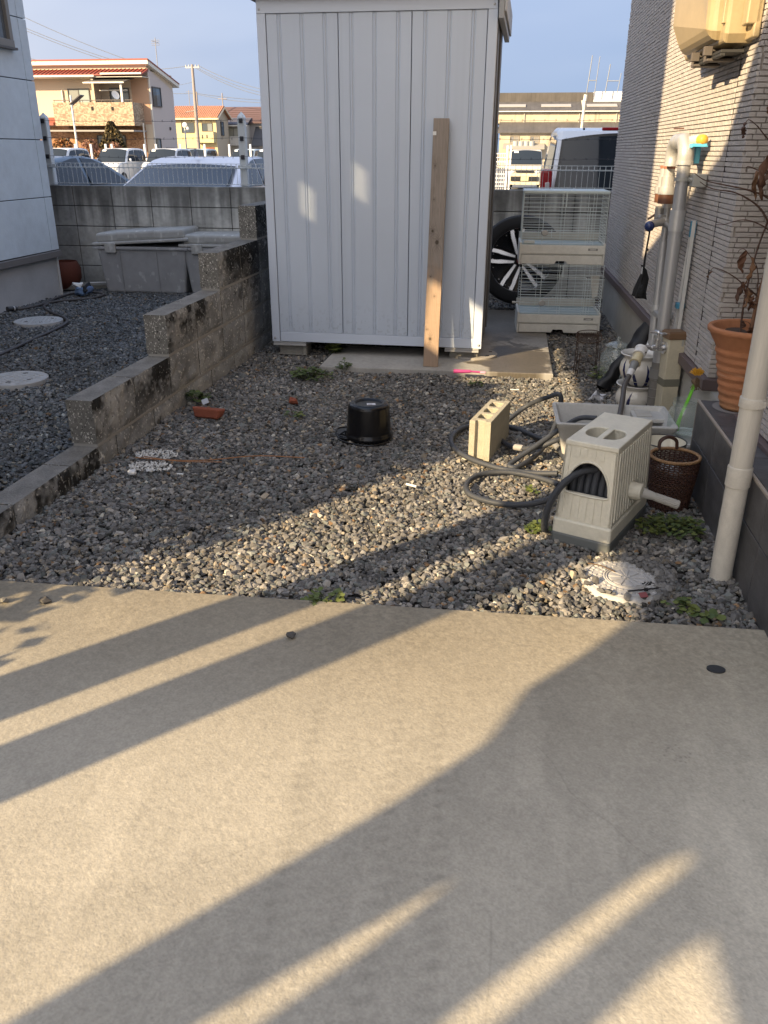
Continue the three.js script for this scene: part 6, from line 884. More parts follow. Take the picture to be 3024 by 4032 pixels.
const keiSpec = (paint, label) => ({ label, paint, L: 3.4, W: 1.475, belt: 0.98, tumble: 0.17, bow: 0.05, axles: [-1.15, 1.2],
  lower: [[-1.68, 0.22], [-1.70, 0.7], [-1.67, 1.0], [0.98, 1.0], [1.30, 0.985], [1.52, 0.94], [1.64, 0.84], [1.69, 0.62], [1.68, 0.22]],
  cabin: [[-1.66, 0.96], [-1.58, 1.36], [-1.50, 1.52], [-1.36, 1.595], [-0.9, 1.63], [-0.2, 1.64], [0.25, 1.61], [0.42, 1.565], [0.60, 1.42], [0.98, 0.96]],
  glass: [['windshield', [[0.965, 1.0], [0.80, 1.20], [0.62, 1.41], [0.50, 1.53]], (t) => 0.90 + 0.02 * t, 0.03], ['rear_window', [[-1.51, 1.49], [-1.57, 1.36], [-1.64, 1.06]], 0.86, 0.03]],
  windows: [[[-1.45, 1.03], [-1.36, 1.45], [-0.95, 1.50], [-0.93, 1.03]], [[-0.86, 1.03], [-0.87, 1.50], [-0.22, 1.51], [-0.20, 1.03]], [[-0.12, 1.03], [-0.13, 1.51], [0.28, 1.47], [0.40, 1.38], [0.70, 1.03]]] });
function kei(paint, label, pos, turn, src) {
  const [t, lean, bow, across, h] = car(keiSpec(paint, label)); t.position.set(pos[0], -0.2, pos[1]); t.rotation.y = turn;
  part('hood_line', lean(bow(across([[1.03, 1.008], [1.0, 1.012]], 0.9, 0.006))), trimB, t);
  
  part('windshield_notice', lean(bow(across([[0.60, 1.43], [0.53, 1.50]], 0.14, 0.04, 3))).translate(-0.42, -0.01, 0.0), M(0.70, 0.71, 0.68, 0.5), t);
  for (const s of [-1, 1]) { part('door_mirror', box(0.09, 0.16, 0.11, s * 0.80, 1.07, 0.58, 0.03, 3), paint, t); part('headlight', lathe([[0, 0.02], [0.07, 0.015], [0.09, -0.02]], 20).rotateX(Math.PI / 2).translate(s * 0.52, 0.72, 1.65), M(0.55, 0.56, 0.56, 0.15), t); }
  part('grille', boxMM(-0.38, 0.38, 0.69, 0.77, 1.66, 1.70, 0.01), trimB, t); part('lower_intake', boxMM(-0.58, 0.58, 0.36, 0.54, 1.655, 1.695, 0.03, 2), trimB, t); part('number_plate', box(0.33, 0.165, 0.01, 0, 0.45, 1.70, 0.004), M(0.6, 0.58, 0.3, 0.5), t);
  return t;
}
{
  const white = carPaint(0.70, 0.71, 0.72), cream = carPaint(0.62, 0.55, 0.40);
  const y = 0.0;
  kei(white, 'white boxy kei car whose roof shows directly above the dark car at left', [-20.9, -37.7], 0);
  kei(white, 'white kei car between the dark car and the silver car, nearest of the far row', [-19.05, -39.7], 0);
  kei(white, 'white kei car right behind the silver car roof, third in the far row', [-17.0, -40.5], 0);
  kei(carPaint(0.42, 0.52, 0.55), 'pale teal kei car above the fin of the silver car', [-18.96, -49.7], 0);
  kei(carPaint(0.50, 0.58, 0.60), 'pale grey green kei car left of the right fence post in the far row', [-16.75, -51.7], 0);
  kei(white, 'white kei car behind the right fence post next to the shed', [-14.6, -49.7], 0);
  kei(cream, 'cream kei van parked behind the fence between shed and white minivan', [-0.22, -39.7], 0);
}
{ // silver sedan, rear towards us
  const paint = carPaint(0.66, 0.66, 0.71);
  const [t, lean, bow, across] = car({ label: 'silver blue sedan seen from the rear right behind the mesh fence', paint, L: 4.5, W: 1.78, belt: 0.98, tumble: 0.42, bow: 0.07, axles: [-1.35, 1.35],
    lower: [[-2.2, 0.25], [-2.24, 0.6], [-2.2, 0.92], [-2.05, 1.03], [-1.75, 1.05], [-1.4, 1.03], [0.9, 1.0], [1.6, 0.92], [2.05, 0.78], [2.22, 0.6], [2.2, 0.25]],
    cabin: [[-1.80, 0.98], [-1.55, 1.09], [-1.25, 1.22], [-0.95, 1.345], [-0.75, 1.41], [-0.45, 1.445], [0.0, 1.46], [0.35, 1.44], [0.62, 1.37], [0.9, 1.22], [1.25, 0.98]],
    glass: [['rear_window', [[-1.07, 1.303], [-1.25, 1.225], [-1.55, 1.095], [-1.73, 1.035]], (k) => 0.84 + 0.03 * k, 0.022], ['windshield', [[1.2, 1.0], [0.9, 1.21], [0.62, 1.36]], 0.86, 0.02]],
    windows: [[[-1.28, 1.03], [-1.06, 1.16], [-0.84, 1.29], [-0.55, 1.36], [-0.42, 1.38], [-0.42, 1.03]], [[-0.36, 1.03], [-0.36, 1.385], [0.1, 1.395], [0.4, 1.36], [0.62, 1.26], [0.92, 1.03]]] });
  t.position.set(-4.75, -0.2, -13.15); t.rotation.y = Math.PI;
  const fin = extr(shape([[0, 0], [0.02, 0.06], [0.05, 0.095], [0.12, 0.03], [0.17, 0]]), 0.02, 0.008, 2); fin.rotateY(-Math.PI / 2); fin.scale(-1, 1, 1); flip(fin); fin.translate(0.02, 1.425, -0.80); part('roof_fin', buv(fin), M(0.09, 0.10, 0.12, 0.35), t);
  part('camera_dot', new THREE.SphereGeometry(0.014, 10, 8).translate(0.13, 1.43, -0.75), trimB, t);
  for (const s of [-1, 1]) part('tail_light', box(0.34, 0.14, 0.08, s * 0.66, 0.82, -2.16, 0.03, 2), M(0.3, 0.01, 0.01, 0.2), t);
}
{ // lilac car right of it, mostly behind the shed
  const [t] = car({ label: 'pale lilac car mostly hidden by the left edge of the shed', paint: carPaint(0.50, 0.48, 0.54), L: 4.3, W: 1.75, belt: 0.98, tumble: 0.36, bow: 0.06, axles: [-1.3, 1.3],
    lower: [[-2.1, 0.25], [-2.14, 0.6], [-2.1, 0.95], [-1.9, 1.05], [0.9, 1.0], [1.6, 0.92], [2.05, 0.78], [2.12, 0.6], [2.1, 0.25]], cabin: [[-1.95, 0.98], [-1.7, 1.25], [-1.45, 1.40], [-1.0, 1.47], [-0.3, 1.49], [0.3, 1.44], [0.62, 1.36], [1.2, 0.98]],
    glass: [['rear_window', [[-1.52, 1.37], [-1.7, 1.25], [-1.9, 1.05]], 0.86, 0.02], ['windshield', [[1.1, 1.05], [0.64, 1.35]], 0.86, 0.02]], windows: [[[-1.5, 1.04], [-1.35, 1.30], [-0.2, 1.40], [-0.2, 1.04]], [[-0.12, 1.04], [-0.12, 1.40], [0.3, 1.36], [0.85, 1.04]]] }); t.position.set(-2.35, -0.2, -12.95); t.rotation.y = Math.PI;
}
{ // dark blue-grey hatchback at the left
  const [t] = car({ label: 'dark blue grey car at the left beside the pale house, seen past the fence post', paint: carPaint(0.10, 0.15, 0.21), L: 4.3, W: 1.72, belt: 0.98, tumble: 0.38, bow: 0.06, axles: [-1.3, 1.3],
    lower: [[-2.1, 0.25], [-2.14, 0.6], [-2.1, 0.95], [-1.95, 1.02], [0.95, 1.0], [1.6, 0.93], [2.05, 0.78], [2.12, 0.6], [2.1, 0.25]], cabin: [[-2.0, 0.98], [-1.75, 1.18], [-1.40, 1.35], [-1.0, 1.43], [-0.5, 1.465], [-0.1, 1.46], [0.25, 1.41], [0.65, 1.27], [1.30, 0.98]],
    glass: [['rear_window', [[-1.42, 1.33], [-1.75, 1.17], [-1.95, 1.02]], 0.86, 0.02], ['windshield', [[1.22, 1.01], [0.65, 1.26], [0.32, 1.385]], 0.87, 0.02]], windows: [[[-1.5, 1.03], [-1.15, 1.30], [-0.55, 1.39], [-0.40, 1.395], [-0.38, 1.03]], [[-0.28, 1.03], [-0.30, 1.395], [0.02, 1.38], [0.3, 1.31], [0.92, 1.03]]] }); t.position.set(-7.2, -0.2, -12.55); t.rotation.y = Math.PI;
}
{ // white minivan at the right, rear towards us
  const paint = carPaint(0.68, 0.70, 0.74), belt = 0.98;
  const [t, lean, bow, across] = car({ label: 'large white minivan seen from behind beyond the cages and fence', paint, L: 4.7, W: 1.72, belt, tumble: 0.16, bow: 0.05, axles: [-1.4, 1.5],
    lower: [[-2.30, 0.28], [-2.33, 0.7], [-2.30, 1.02], [1.5, 1.0], [2.0, 0.95], [2.3, 0.75], [2.33, 0.5], [2.3, 0.28]],
    cabin: [[-2.29, 0.98], [-2.20, 1.40], [-2.10, 1.69], [-2.0, 1.79], [-1.8, 1.825], [-1.0, 1.85], [0.2, 1.84], [0.8, 1.76], [1.2, 1.55], [1.9, 0.98]],
    glass: [['rear_window', [[-2.115, 1.655], [-2.20, 1.40], [-2.275, 1.10], [-2.30, 0.98], [-2.31, 0.90]], 0.91, 0.035], ['windshield', [[1.75, 1.05], [1.2, 1.5], [0.9, 1.68]], 0.88, 0.02]],
    windows: [[[-2.05, 1.04], [-1.95, 1.62], [-1.0, 1.68], [-1.0, 1.04]], [[-0.92, 1.04], [-0.92, 1.68], [0.2, 1.68], [0.2, 1.04]]] });
  t.position.set(0.985, -0.2, -12.62); t.rotation.y = Math.PI;
  const red = M(0.32, 0.008, 0.012, 0.12);
  for (const s of [-1, 1]) { const q = part('tail_light', box(0.13, 0.52, 0.13, s * 0.80, 1.06, -2.27, 0.04, 3), red, t); part('clear_lens', box(0.05, 0.26, 0.02, s * 0.785, 1.05, -2.337, 0.01, 2), M(0.55, 0.50, 0.50, 0.1), q); }
  part('brake_light', box(0.44, 0.035, 0.05, 0, 1.735, -2.085, 0.012, 2), red, t); part('camera_dot', new THREE.SphereGeometry(0.013, 10, 8).translate(0.42, 1.735, -2.12), trimB, t);
  part('tailgate_handle', box(0.8, 0.07, 0.04, 0, 0.90, -2.345, 0.012, 2), paint, t); part('rear_wiper', rod([0.0, 1.02, -2.34], [-0.42, 1.10, -2.325], 0.01, 6), trimB, t);
  part('seatback', box(0.5, 0.5, 0.1, -0.3, 1.25, -2.0, 0.05, 2), trimB, t);
}
{ // white railing across the car park and the row of white stakes farther back
  const t = thing('white_railing', 'white mesh railing in the car park left of the cream kei van', 'railing', [-1.25, -0.2, -30]), m = M(0.75, 0.75, 0.75, 0.5);
  for (const x of [0.0, 0.46, 0.57]) part('post', boxMM(x - 0.03, x + 0.03, 0, 1.68, -0.03, 0.03), m, t); for (let k = 0; k < 10; k++) part('rail', boxMM(-0.6, 0.45, 0.3 + k * 0.125, 0.325 + k * 0.125, -0.01, 0.01), m, t); for (let k = 0; k < 14; k++) part('bar', boxMM(-0.6 + k * 0.075, -0.588 + k * 0.075, 0.3, 1.42, 0.011, 0.018), m, t);
  const xs = [-24.3, -23.4, -22.55, -22.2, -20.35, -19.7, -18.35, -17.0, -15.65, -14.5, -13.2, -11.8, 0.9]; let first; xs.forEach((x, i) => { const l = 'white marker stake across the car park, ' + ['first from the left', 'second from the left', 'third from the left', 'fourth from the left', 'left of the conifer', 'right of the conifer', 'by the gable of the cream house', 'left of the tall utility pole', 'right of the tall utility pole', 'left of the right fence post', 'just right of the right fence post', 'against the shed edge', 'behind the cream kei van'][i]; if (!first) { first = thing('marker_stake', l, 'stake', [x, -0.2, -45.5], 0, 'white stakes along the far side of the car park'); part('stake', boxMM(-0.045, 0.045, 0, 1.80, -0.045, 0.045), m, first); } else copyOf(first, 'marker_stake', l, [x, -0.2, -45.5]); });
}
// ---------------------------------------------------------------- houses, poles and the factory in the distance
const winG = MP(0.06, 0.075, 0.085, 0.06, { specularIntensity: 1 }), frameM = M(0.06, 0.055, 0.05, 0.5), curtain = M(0.42, 0.43, 0.41, 0.9);
function win(parent, x0, x1, y0, y1, z, opt = {}) { // a window in a wall that faces +z
  const fr = part('window', merge([boxMM(x0 - 0.06, x1 + 0.06, y0 - 0.07, y0, z - 0.02, z + 0.07), boxMM(x0 - 0.06, x1 + 0.06, y1, y1 + 0.07, z - 0.02, z + 0.07), boxMM(x0 - 0.06, x0, y0, y1, z - 0.02, z + 0.07), boxMM(x1, x1 + 0.06, y0, y1, z - 0.02, z + 0.07), boxMM((x0 + x1) / 2 - 0.03, (x0 + x1) / 2 + 0.03, y0, y1, z - 0.02, z + 0.05)]), opt.frame ?? frameM, parent);
  const mid = (x0 + x1) / 2; part('pane', boxMM(x0, mid - 0.03, y0, y1, z - 0.01, z + 0.02), opt.a ?? winG, fr); part('pane', boxMM(mid + 0.03, x1, y0, y1, z - 0.005, z + 0.03), opt.b ?? winG, fr); return fr; }
function winX(parent, z0, z1, y0, y1, x) { const fr = part('window', merge([boxMM(x - 0.02, x + 0.07, y0 - 0.07, y0, z0 - 0.06, z1 + 0.06), boxMM(x - 0.02, x + 0.07, y1, y1 + 0.07, z0 - 0.06, z1 + 0.06), boxMM(x - 0.02, x + 0.07, y0, y1, z0 - 0.06, z0), boxMM(x - 0.02, x + 0.07, y0, y1, z1, z1 + 0.06)]), frameM, parent); const m = (z0 + z1) / 2; part('pane', boxMM(x - 0.01, x + 0.02, y0, y1, z0, m), MP(0.12, 0.16, 0.20, 0.06), fr); part('pane', boxMM(x - 0.01, x + 0.025, y0, y1, m, z1), winG, fr); }
{
  const t = thing('cream_house', 'two storey cream house with red roof edges and a tiled balcony', 'house', [-30, 0, -60]), f = (x) => x + 30;
  const cr = M(0.56, 0.465, 0.35, 0.85), crS = M(0.54, 0.47, 0.43, 0.85), wh = M(0.70, 0.66, 0.58, 0.6), red = M(0.26, 0.055, 0.035, 0.55);
  const tile = colorTex(512, 512, (u, v) => { const row = Math.floor(v * 32), n = vnoise(u * 24 + (row % 2) * 0.5 + row * 3.7, row + 0.5, 512, 32, 3), n2 = fbm(u, v, 10, 14, 3, 5); const k = 0.7 + 0.6 * n; const a = [0.40, 0.31, 0.22], b = [0.30, 0.215, 0.145]; return a.map((x, i) => lerp(b[i], x, sst(0.35, 0.6, n2 * 0.5 + n * 0.5)) * k); });
  const tl = new THREE.MeshStandardMaterial({ map: again(tile, 0.45, 0.45), roughness: 0.9 });
  part('wall', boxMM(f(-36), f(-26.1), -0.3, 6.25, -4.2, 0), cr, t); part('gable_wall', extrZ(shape([[0, 0], [4.18, 0], [4.18, 5.55], [0, 6.7]].map(([a, b]) => [-a, b - 0.3])), f(-26.1), f(-26.07)), crS, t);
  part('parapet_wall', boxMM(f(-36), f(-26.13), 6.2, 6.55, -0.6, 0.02), cr, t);
  // main roof: single slope down to the back, white fascia with red edge
  const rs = shape([[0.35, 6.62], [0.35, 6.86], [-4.9, 5.72], [-4.9, 5.50]]); part('roof', extrZ(rs, f(-36.2), f(-25.85)), wh, t); const rt = shape([[0.38, 6.862], [0.38, 6.95], [-4.95, 5.79], [-4.95, 5.724]]); const roof = part('roof_cap', extrZ(rt, f(-36.25), f(-25.82)), red, t);
  // pent roof over the balcony, with standing seams
  const pr = part('pent_roof', extrZ(shape([[0.02, 6.36], [1.15, 5.98], [1.15, 5.90], [0.02, 6.2]]), f(-36), f(-26.0)), red, t); for (let i = 0; i < 34; i++) part('seam', extrZ(shape([[0.02, 6.363], [1.17, 5.985], [1.17, 6.025], [0.02, 6.405]]), f(-35.9) + i * 0.295, f(-35.87) + i * 0.295), M(0.15, 0.03, 0.02, 0.5), pr);
  part('gutter', boxMM(f(-36), f(-29.4), 5.83, 5.93, 1.12, 1.24), wh, t); part('gutter', boxMM(f(-28.9), f(-26.0), 5.95, 6.05, 1.16, 1.28), wh, t); part('soffit', boxMM(f(-36), f(-26.0), 5.80, 5.828, 0.02, 1.12), wh, t);
  // balcony
  const bz = 1.75; part('balcony', merge([boxMM(f(-32.35), f(-26.6), 2.82, 4.25, bz - 0.15, bz), boxMM(f(-32.35), f(-32.2), 2.82, 4.25, 0.001, bz - 0.151), boxMM(f(-26.75), f(-26.6), 2.82, 4.25, 0.001, bz - 0.151), boxMM(f(-32.2), f(-26.75), 2.82, 2.95, 0.0, bz - 0.151)]), tl, t);
  for (const x of [-31.0, -29.5, -28.05]) part('balcony_slot', boxMM(f(x) - 0.09, f(x) + 0.09, 3.75, 3.98, bz - 0.02, bz + 0.012), M(0.02, 0.018, 0.015, 0.9), t);
  part('hand_rail', merge([rod([f(-32.3), 4.38, bz - 0.07], [f(-26.65), 4.38, bz - 0.07], 0.03, 6), ...Array.from({ length: 9 }, (_, i) => rod([f(-32.25) + i * 0.69, 4.25, bz - 0.07], [f(-32.25) + i * 0.69, 4.38, bz - 0.07], 0.02, 6))]), M(0.12, 0.10, 0.09, 0.5), t);
  win(t, f(-32.0), f(-30.5), 3.1, 5.12, 0, { a: MP(0.25, 0.26, 0.24, 0.1), b: MP(0.30, 0.36, 0.35, 0.1) }); win(t, f(-28.9), f(-27.6), 3.1, 5.15, 0, { b: MP(0.12, 0.14, 0.14, 0.08) });
  part('recess_wall', boxMM(f(-29.75), f(-29.6), 2.95, 5.8, 0.001, 1.0), cr, t); part('orange_wall', boxMM(f(-27.35), f(-26.13), 2.95, 5.79, 0.003, 0.03), M(0.46, 0.29, 0.19, 0.85), t);
  part('awning', extrZ(shape([[0.1, 5.78], [1.95, 5.42], [1.95, 5.46], [0.1, 5.82]]), f(-29.8), f(-27.0)), M(0.10, 0.095, 0.09, 0.4), t); part('awning_edge', boxMM(f(-29.85), f(-26.95), 5.38, 5.46, 1.952, 2.0), wh, t); part('awning_post', boxMM(f(-27.35), f(-27.22), 4.25, 5.42, 1.7, 1.8), wh, t);
  part('laundry_pole', rod([f(-29.2), 5.0, 1.0], [f(-27.2), 5.02, 1.0], 0.04, 6), wh, t); part('satellite_dish', lathe([[0, 0], [0.16, 0.02], [0.27, 0.07], [0.28, 0.08]], 24).rotateX(1.2).rotateY(1.05).translate(f(-27.7), 4.65, 1.9), M(0.75, 0.75, 0.74, 0.5), t);
  part('downpipe', merge([rod([f(-32.45), 3.0, 0.08], [f(-32.45), 5.1, 0.08], 0.05, 6), rod([f(-26.45), -0.3, 0.7], [f(-26.45), 3.0, 0.7], 0.05, 6), rod([f(-26.0), 0, 0.02], [f(-26.0), 5.9, 0.02], 0.04, 6)]), wh, t);
  // ground floor: dark porch, brick-like cladding
  part('ground_cladding', boxMM(f(-36), f(-26.6), -0.3, 2.8, 0.002, 0.05), new THREE.MeshStandardMaterial({ map: again(tile, 0.5, 0.5), color: lin(0.95, 0.7, 0.55), roughness: 0.9 }), t); part('carport_roof', boxMM(f(-32.6), f(-26.5), 2.45, 2.55, 0.1, 2.2), M(0.28, 0.26, 0.24, 0.5), t); win(t, f(-30.2), f(-28.2), 0.9, 2.2, 0.06); win(t, f(-33.0), f(-32.5), 1.3, 2.0, 0.06);
  part('porch_roof', extrZ(shape([[0, 3.4], [1.4, 3.0], [1.4, 2.85], [0, 3.2]]), f(-36), f(-32.7)), red, t);
  winX(t, -1.75, -0.45, 4.15, 5.25, f(-26.06)); winX(t, -1.0, -0.2, 0.8, 2.0, f(-26.06)); winX(t, -3.4, -2.0, 0.6, 1.4, f(-26.06)); part('vent', lathe([[0, 0.08], [0.10, 0.05], [0.12, 0]], 14).rotateZ(-Math.PI / 2).translate(f(-26.05), 2.75, -3.0), frameM, t);
  part('tv_antenna', merge([rod([f(-25.9), 6.3, -1.4], [f(-25.9), 8.35, -1.4], 0.025, 6), ...[0, 1, 2, 3].map((k) => rod([f(-26.2), 7.9 + k * 0.1, -1.4], [f(-25.6), 7.9 + k * 0.1, -1.4], 0.014, 4)), rod([f(-25.9), 8.1, -1.9], [f(-25.9), 8.1, -0.9], 0.014, 4)]), M(0.25, 0.25, 0.26, 0.5), t);
}
{
  const t = thing('yellow_house', 'yellow house with an orange tile roof in the distance', 'house', [-42, 0, -110]), f = (x) => x + 42, w = M(0.56, 0.46, 0.26, 0.85), wr = M(0.48, 0.40, 0.29, 0.85);
  part('wall', boxMM(f(-45.2), f(-39.4), -0.3, 5.1, -4.6, 0), w, t); part('gable_wall', extrZ(shape([[0, -0.3], [0, 5.1], [-2.6, 6.3], [-4.6, 5.1], [-4.6, -0.3]]), f(-39.4), f(-39.36)), wr, t);
  const tx = colorTex(256, 256, (u, v) => { const n = vnoise(u * 26, v * 12, 26, 12, 7); const k = 0.7 + 0.6 * n; return [0.42 * k, 0.19 * k, 0.11 * k]; }), om = new THREE.MeshStandardMaterial({ map: again(tx, 0.25, 0.25), roughness: 0.85 });
  const roof = part('roof', extrZ(shape([[0.55, 4.98], [-2.3, 6.35], [-5.1, 4.98], [-5.1, 5.1], [-2.3, 6.5], [0.55, 5.1]]), f(-45.5), f(-38.95)), om, t); for (let i = 0; i < 26; i++) part('tile_row', rod([f(-45.4) + i * 0.255, 5.12, 0.5], [f(-45.4) + i * 0.255, 6.48, -2.25], 0.07, 6), om, roof);
  part('fascia', merge([boxMM(f(-45.5), f(-38.95), 4.84, 4.98, 0.5, 0.6), extrZ(shape([[0.55, 4.82], [-2.3, 6.19], [-5.1, 4.82], [-5.1, 4.98], [-2.3, 6.35], [0.55, 4.98]]), f(-38.95), f(-38.85))]), M(0.70, 0.62, 0.45, 0.7), t);
  win(t, f(-43.9), f(-42.3), 3.4, 4.45, 0); win(t, f(-41.2), f(-39.9), 3.55, 4.4, -0.0, { b: MP(0.2, 0.22, 0.22, 0.1) }); part('balcony', merge([boxMM(f(-41.9), f(-39.5), 2.2, 3.45, 0.001, 0.9)]), w, t); for (const x of [-40.95, -40.35]) part('balcony_slot', boxMM(f(x) - 0.08, f(x) + 0.08, 2.75, 3.1, 0.9, 0.93), frameM, t);
  win(t, f(-43.4), f(-42.0), 0.6, 1.5, 0); part('door', boxMM(f(-40.9), f(-39.8), -0.3, 1.7, 0.0, 0.06), M(0.22, 0.07, 0.03, 0.6), t); winX(t, -2.6, -1.6, 3.1, 4.6, f(-39.34));
  part('tv_antenna', merge([rod([f(-43.4), 5.6, -2], [f(-43.4), 8.3, -2], 0.04, 5), rod([f(-43.8), 8.1, -2], [f(-43.0), 8.1, -2], 0.025, 4)]), M(0.25, 0.25, 0.26, 0.5), t);
}
{
  const t = thing('grey_house', 'house with a dark brown roof and pale walls right of the yellow house', 'house', [-38, 0, -117]), f = (x) => x + 38, br = M(0.115, 0.07, 0.07, 0.8), pw = M(0.52, 0.49, 0.44, 0.85), gw = M(0.33, 0.31, 0.30, 0.85);
  part('wall', boxMM(f(-41), f(-35.6), -0.3, 4.6, -5, 0), gw, t); part('wall', boxMM(f(-39.9), f(-37.2), -0.3, 4.4, 0.001, 1.6), pw, t); const rf = part('roof', extrZ(shape([[0.6, 4.6], [-2.5, 6.5], [-5.4, 4.6], [-5.4, 4.75], [-2.5, 6.7], [0.6, 4.75]]), f(-41.6), f(-35.2)), br, t); part('gable_wall', extrZ(shape([[0, 4.5], [-2.5, 6.2], [-5, 4.5]]), f(-35.7), f(-35.62)), gw, t);
  for (let i = 0; i < 8; i++) part('roof_course', boxMM(f(-41.6), f(-35.2), 4.80 + i * 0.235, 4.83 + i * 0.235, 0.55 - i * 0.383, 0.62 - i * 0.383), M(0.08, 0.05, 0.05, 0.8), rf);
  part('lower_roof', extrZ(shape([[2.1, 4.45], [0.0, 5.3], [0.0, 5.15], [2.1, 4.3]]), f(-40.2), f(-36.9)), M(0.075, 0.07, 0.085, 0.7), t); part('fascia', boxMM(f(-40.2), f(-36.9), 4.22, 4.36, 2.06, 2.16), M(0.68, 0.65, 0.58, 0.7), t);
  win(t, f(-39.7), f(-38.2), 3.0, 4.0, 1.6, { a: MP(0.28, 0.27, 0.22, 0.2), b: MP(0.33, 0.32, 0.27, 0.2) }); part('balcony', boxMM(f(-39.3), f(-37.3), 1.9, 3.0, 1.601, 2.4), pw, t); win(t, f(-38.3), f(-37.4), 0.4, 1.5, 1.6);
  part('dark_lean_to', extrZ(shape([[2.5, 1.9], [0.0, 4.2], [0.0, 4.0], [2.5, 1.7]]), f(-36.4), f(-34)), M(0.045, 0.045, 0.05, 0.7), t); part('chimney_pipe', rod([f(-35.7), 6.3, -1.5], [f(-35.7), 9.3, -1.5], 0.06, 6), M(0.55, 0.55, 0.56, 0.5), t);
}
{ // factory at the right
  const t = thing('factory_hall', 'long low factory hall with dark roofs and stained cream walls at right', 'factory', [0, 0, -90]);
  const cw = colorTex(512, 256, (u, v) => { const n = fbm(u, v, 20, 4, 4, 5), s = sst(0.55, 0.75, fbm(u, v * 0.3, 50, 3, 3, 9)); const k = (0.46 - 0.14 * s) * (0.8 + 0.35 * n); return [k * 1.08, k * 0.93, k * 0.70]; }), wm = new THREE.MeshStandardMaterial({ map: again(cw, 0.05, 0.12), roughness: 0.9 });
  const rt = colorTex(512, 256, (u, v) => { const k = 0.085 * (0.7 + 0.6 * fbm(u, v, 30, 8, 4, 15)) * (((u * 40) % 1) < 0.06 ? 0.75 : 1); return [k * 1.05, k * 0.95, k * 0.86]; }), rm = new THREE.MeshStandardMaterial({ map: again(rt, 0.06, 0.1), roughness: 0.85 });
  part('lower_wall', boxMM(-3.2, 14, -0.3, 2.95, -6, 0), wm, t); part('lower_roof', extrZ(shape([[0.35, 2.92], [-3.2, 3.95], [-3.2, 4.02], [0.35, 3.0]]), -3.4, 14), rm, t);
  part('upper_wall', boxMM(-12, 30, 3.9, 4.92, -9, -3.2), wm, t); const ur = part('upper_roof', extrZ(shape([[-2.9, 4.90], [-8.2, 6.05], [-8.2, 6.12], [-2.9, 4.98]]), -12, 30), rm, t); part('ridge_vent', boxMM(-12, 5.9, 6.12, 6.95, -9.6, -8.2), rm, t); part('ridge_vent', boxMM(5.95, 30, 6.05, 7.0, -9.6, -7.9), M(0.60, 0.60, 0.60, 0.6), t);
  for (let i = 0; i < 6; i++) part('skylight', extrZ(shape([[-5.0, 5.46], [-6.2, 5.72], [-6.2, 5.78], [-5.0, 5.52]]), -3.9 + i * 4.55, -0.9 + i * 4.55), M(0.36, 0.34, 0.31, 0.6), ur);
  part('gutter', boxMM(-12, 30, 4.93, 5.02, -2.95, -2.8), M(0.62, 0.60, 0.57, 0.6), t); for (const x of [-1.0, 4.4, 8.0]) part('downpipe', boxMM(x, x + 0.08, 3.95, 4.93, -3.18, -3.08), M(0.5, 0.45, 0.38, 0.7), t);
  for (let i = 0; i < 4; i++) win(t, -2.15 + i * 1.95, -1.35 + i * 1.95, 2.12, 2.65, 0, { frame: M(0.30, 0.26, 0.2, 0.7), a: MP(0.20, 0.20, 0.20, 0.2), b: MP(0.25, 0.24, 0.22, 0.2) });
  part('side_annex', boxMM(-12, -3.5, -0.3, 3.6, -4, -1), M(0.22, 0.235, 0.25, 0.8), t); part('porch_hood', extrZ(shape([[0, 1.9], [1.5, 1.5], [1.5, 1.6], [0, 2.05]]), -2.8, 1.2), M(0.30, 0.28, 0.24, 0.7), t); for (let i = 0; i < 4; i++) part('roof_tank', cyl(0.28, 0.28, 0.5, -1.6 + i * 0.52, 1.72, 0.6, 14), M(0.35, 0.36, 0.36, 0.5), t);
  const ma = M(0.22, 0.24, 0.27, 0.6); const mast = (label, xa, ya, xb, yb, yr) => { const q = thing('roof_mast', label, 'mast', [0, 0, -97]); part('mast', merge([rod([xa, 6.8, 0], [xa + 0.25, ya, 0], 0.05, 5), rod([xb, 6.8, 0], [xb + 0.2, yb, 0], 0.04, 5), rod([xa + 0.08, yr, 0], [xb + 0.05, yr, 0], 0.05, 5)]), ma, q); };
  mast('twin thin masts with a crossbar on the factory roof, left pair', 5.15, 10.2, 5.95, 10.1, 7.95); mast('twin thin masts with a crossbar on the factory roof beside the brick house', 7.0, 9.4, 8.2, 8.6, 7.9);
  const lp = thing('lamp_column', 'pale forked lamp column in front of the factory', 'lamp post', [3.75, -0.2, -75]); part('column', merge([rod([0, 0, 0], [0.15, 5.3, 0], 0.11, 8), rod([0.12, 4.6, 0], [-0.05, 5.25, 0], 0.08, 8)]), M(0.58, 0.55, 0.47, 0.6), lp); part('lamp_head', merge([rod([0.15, 5.2, 0], [0.18, 5.65, 0], 0.14, 8)]), M(0.65, 0.63, 0.56, 0.5), lp);
}
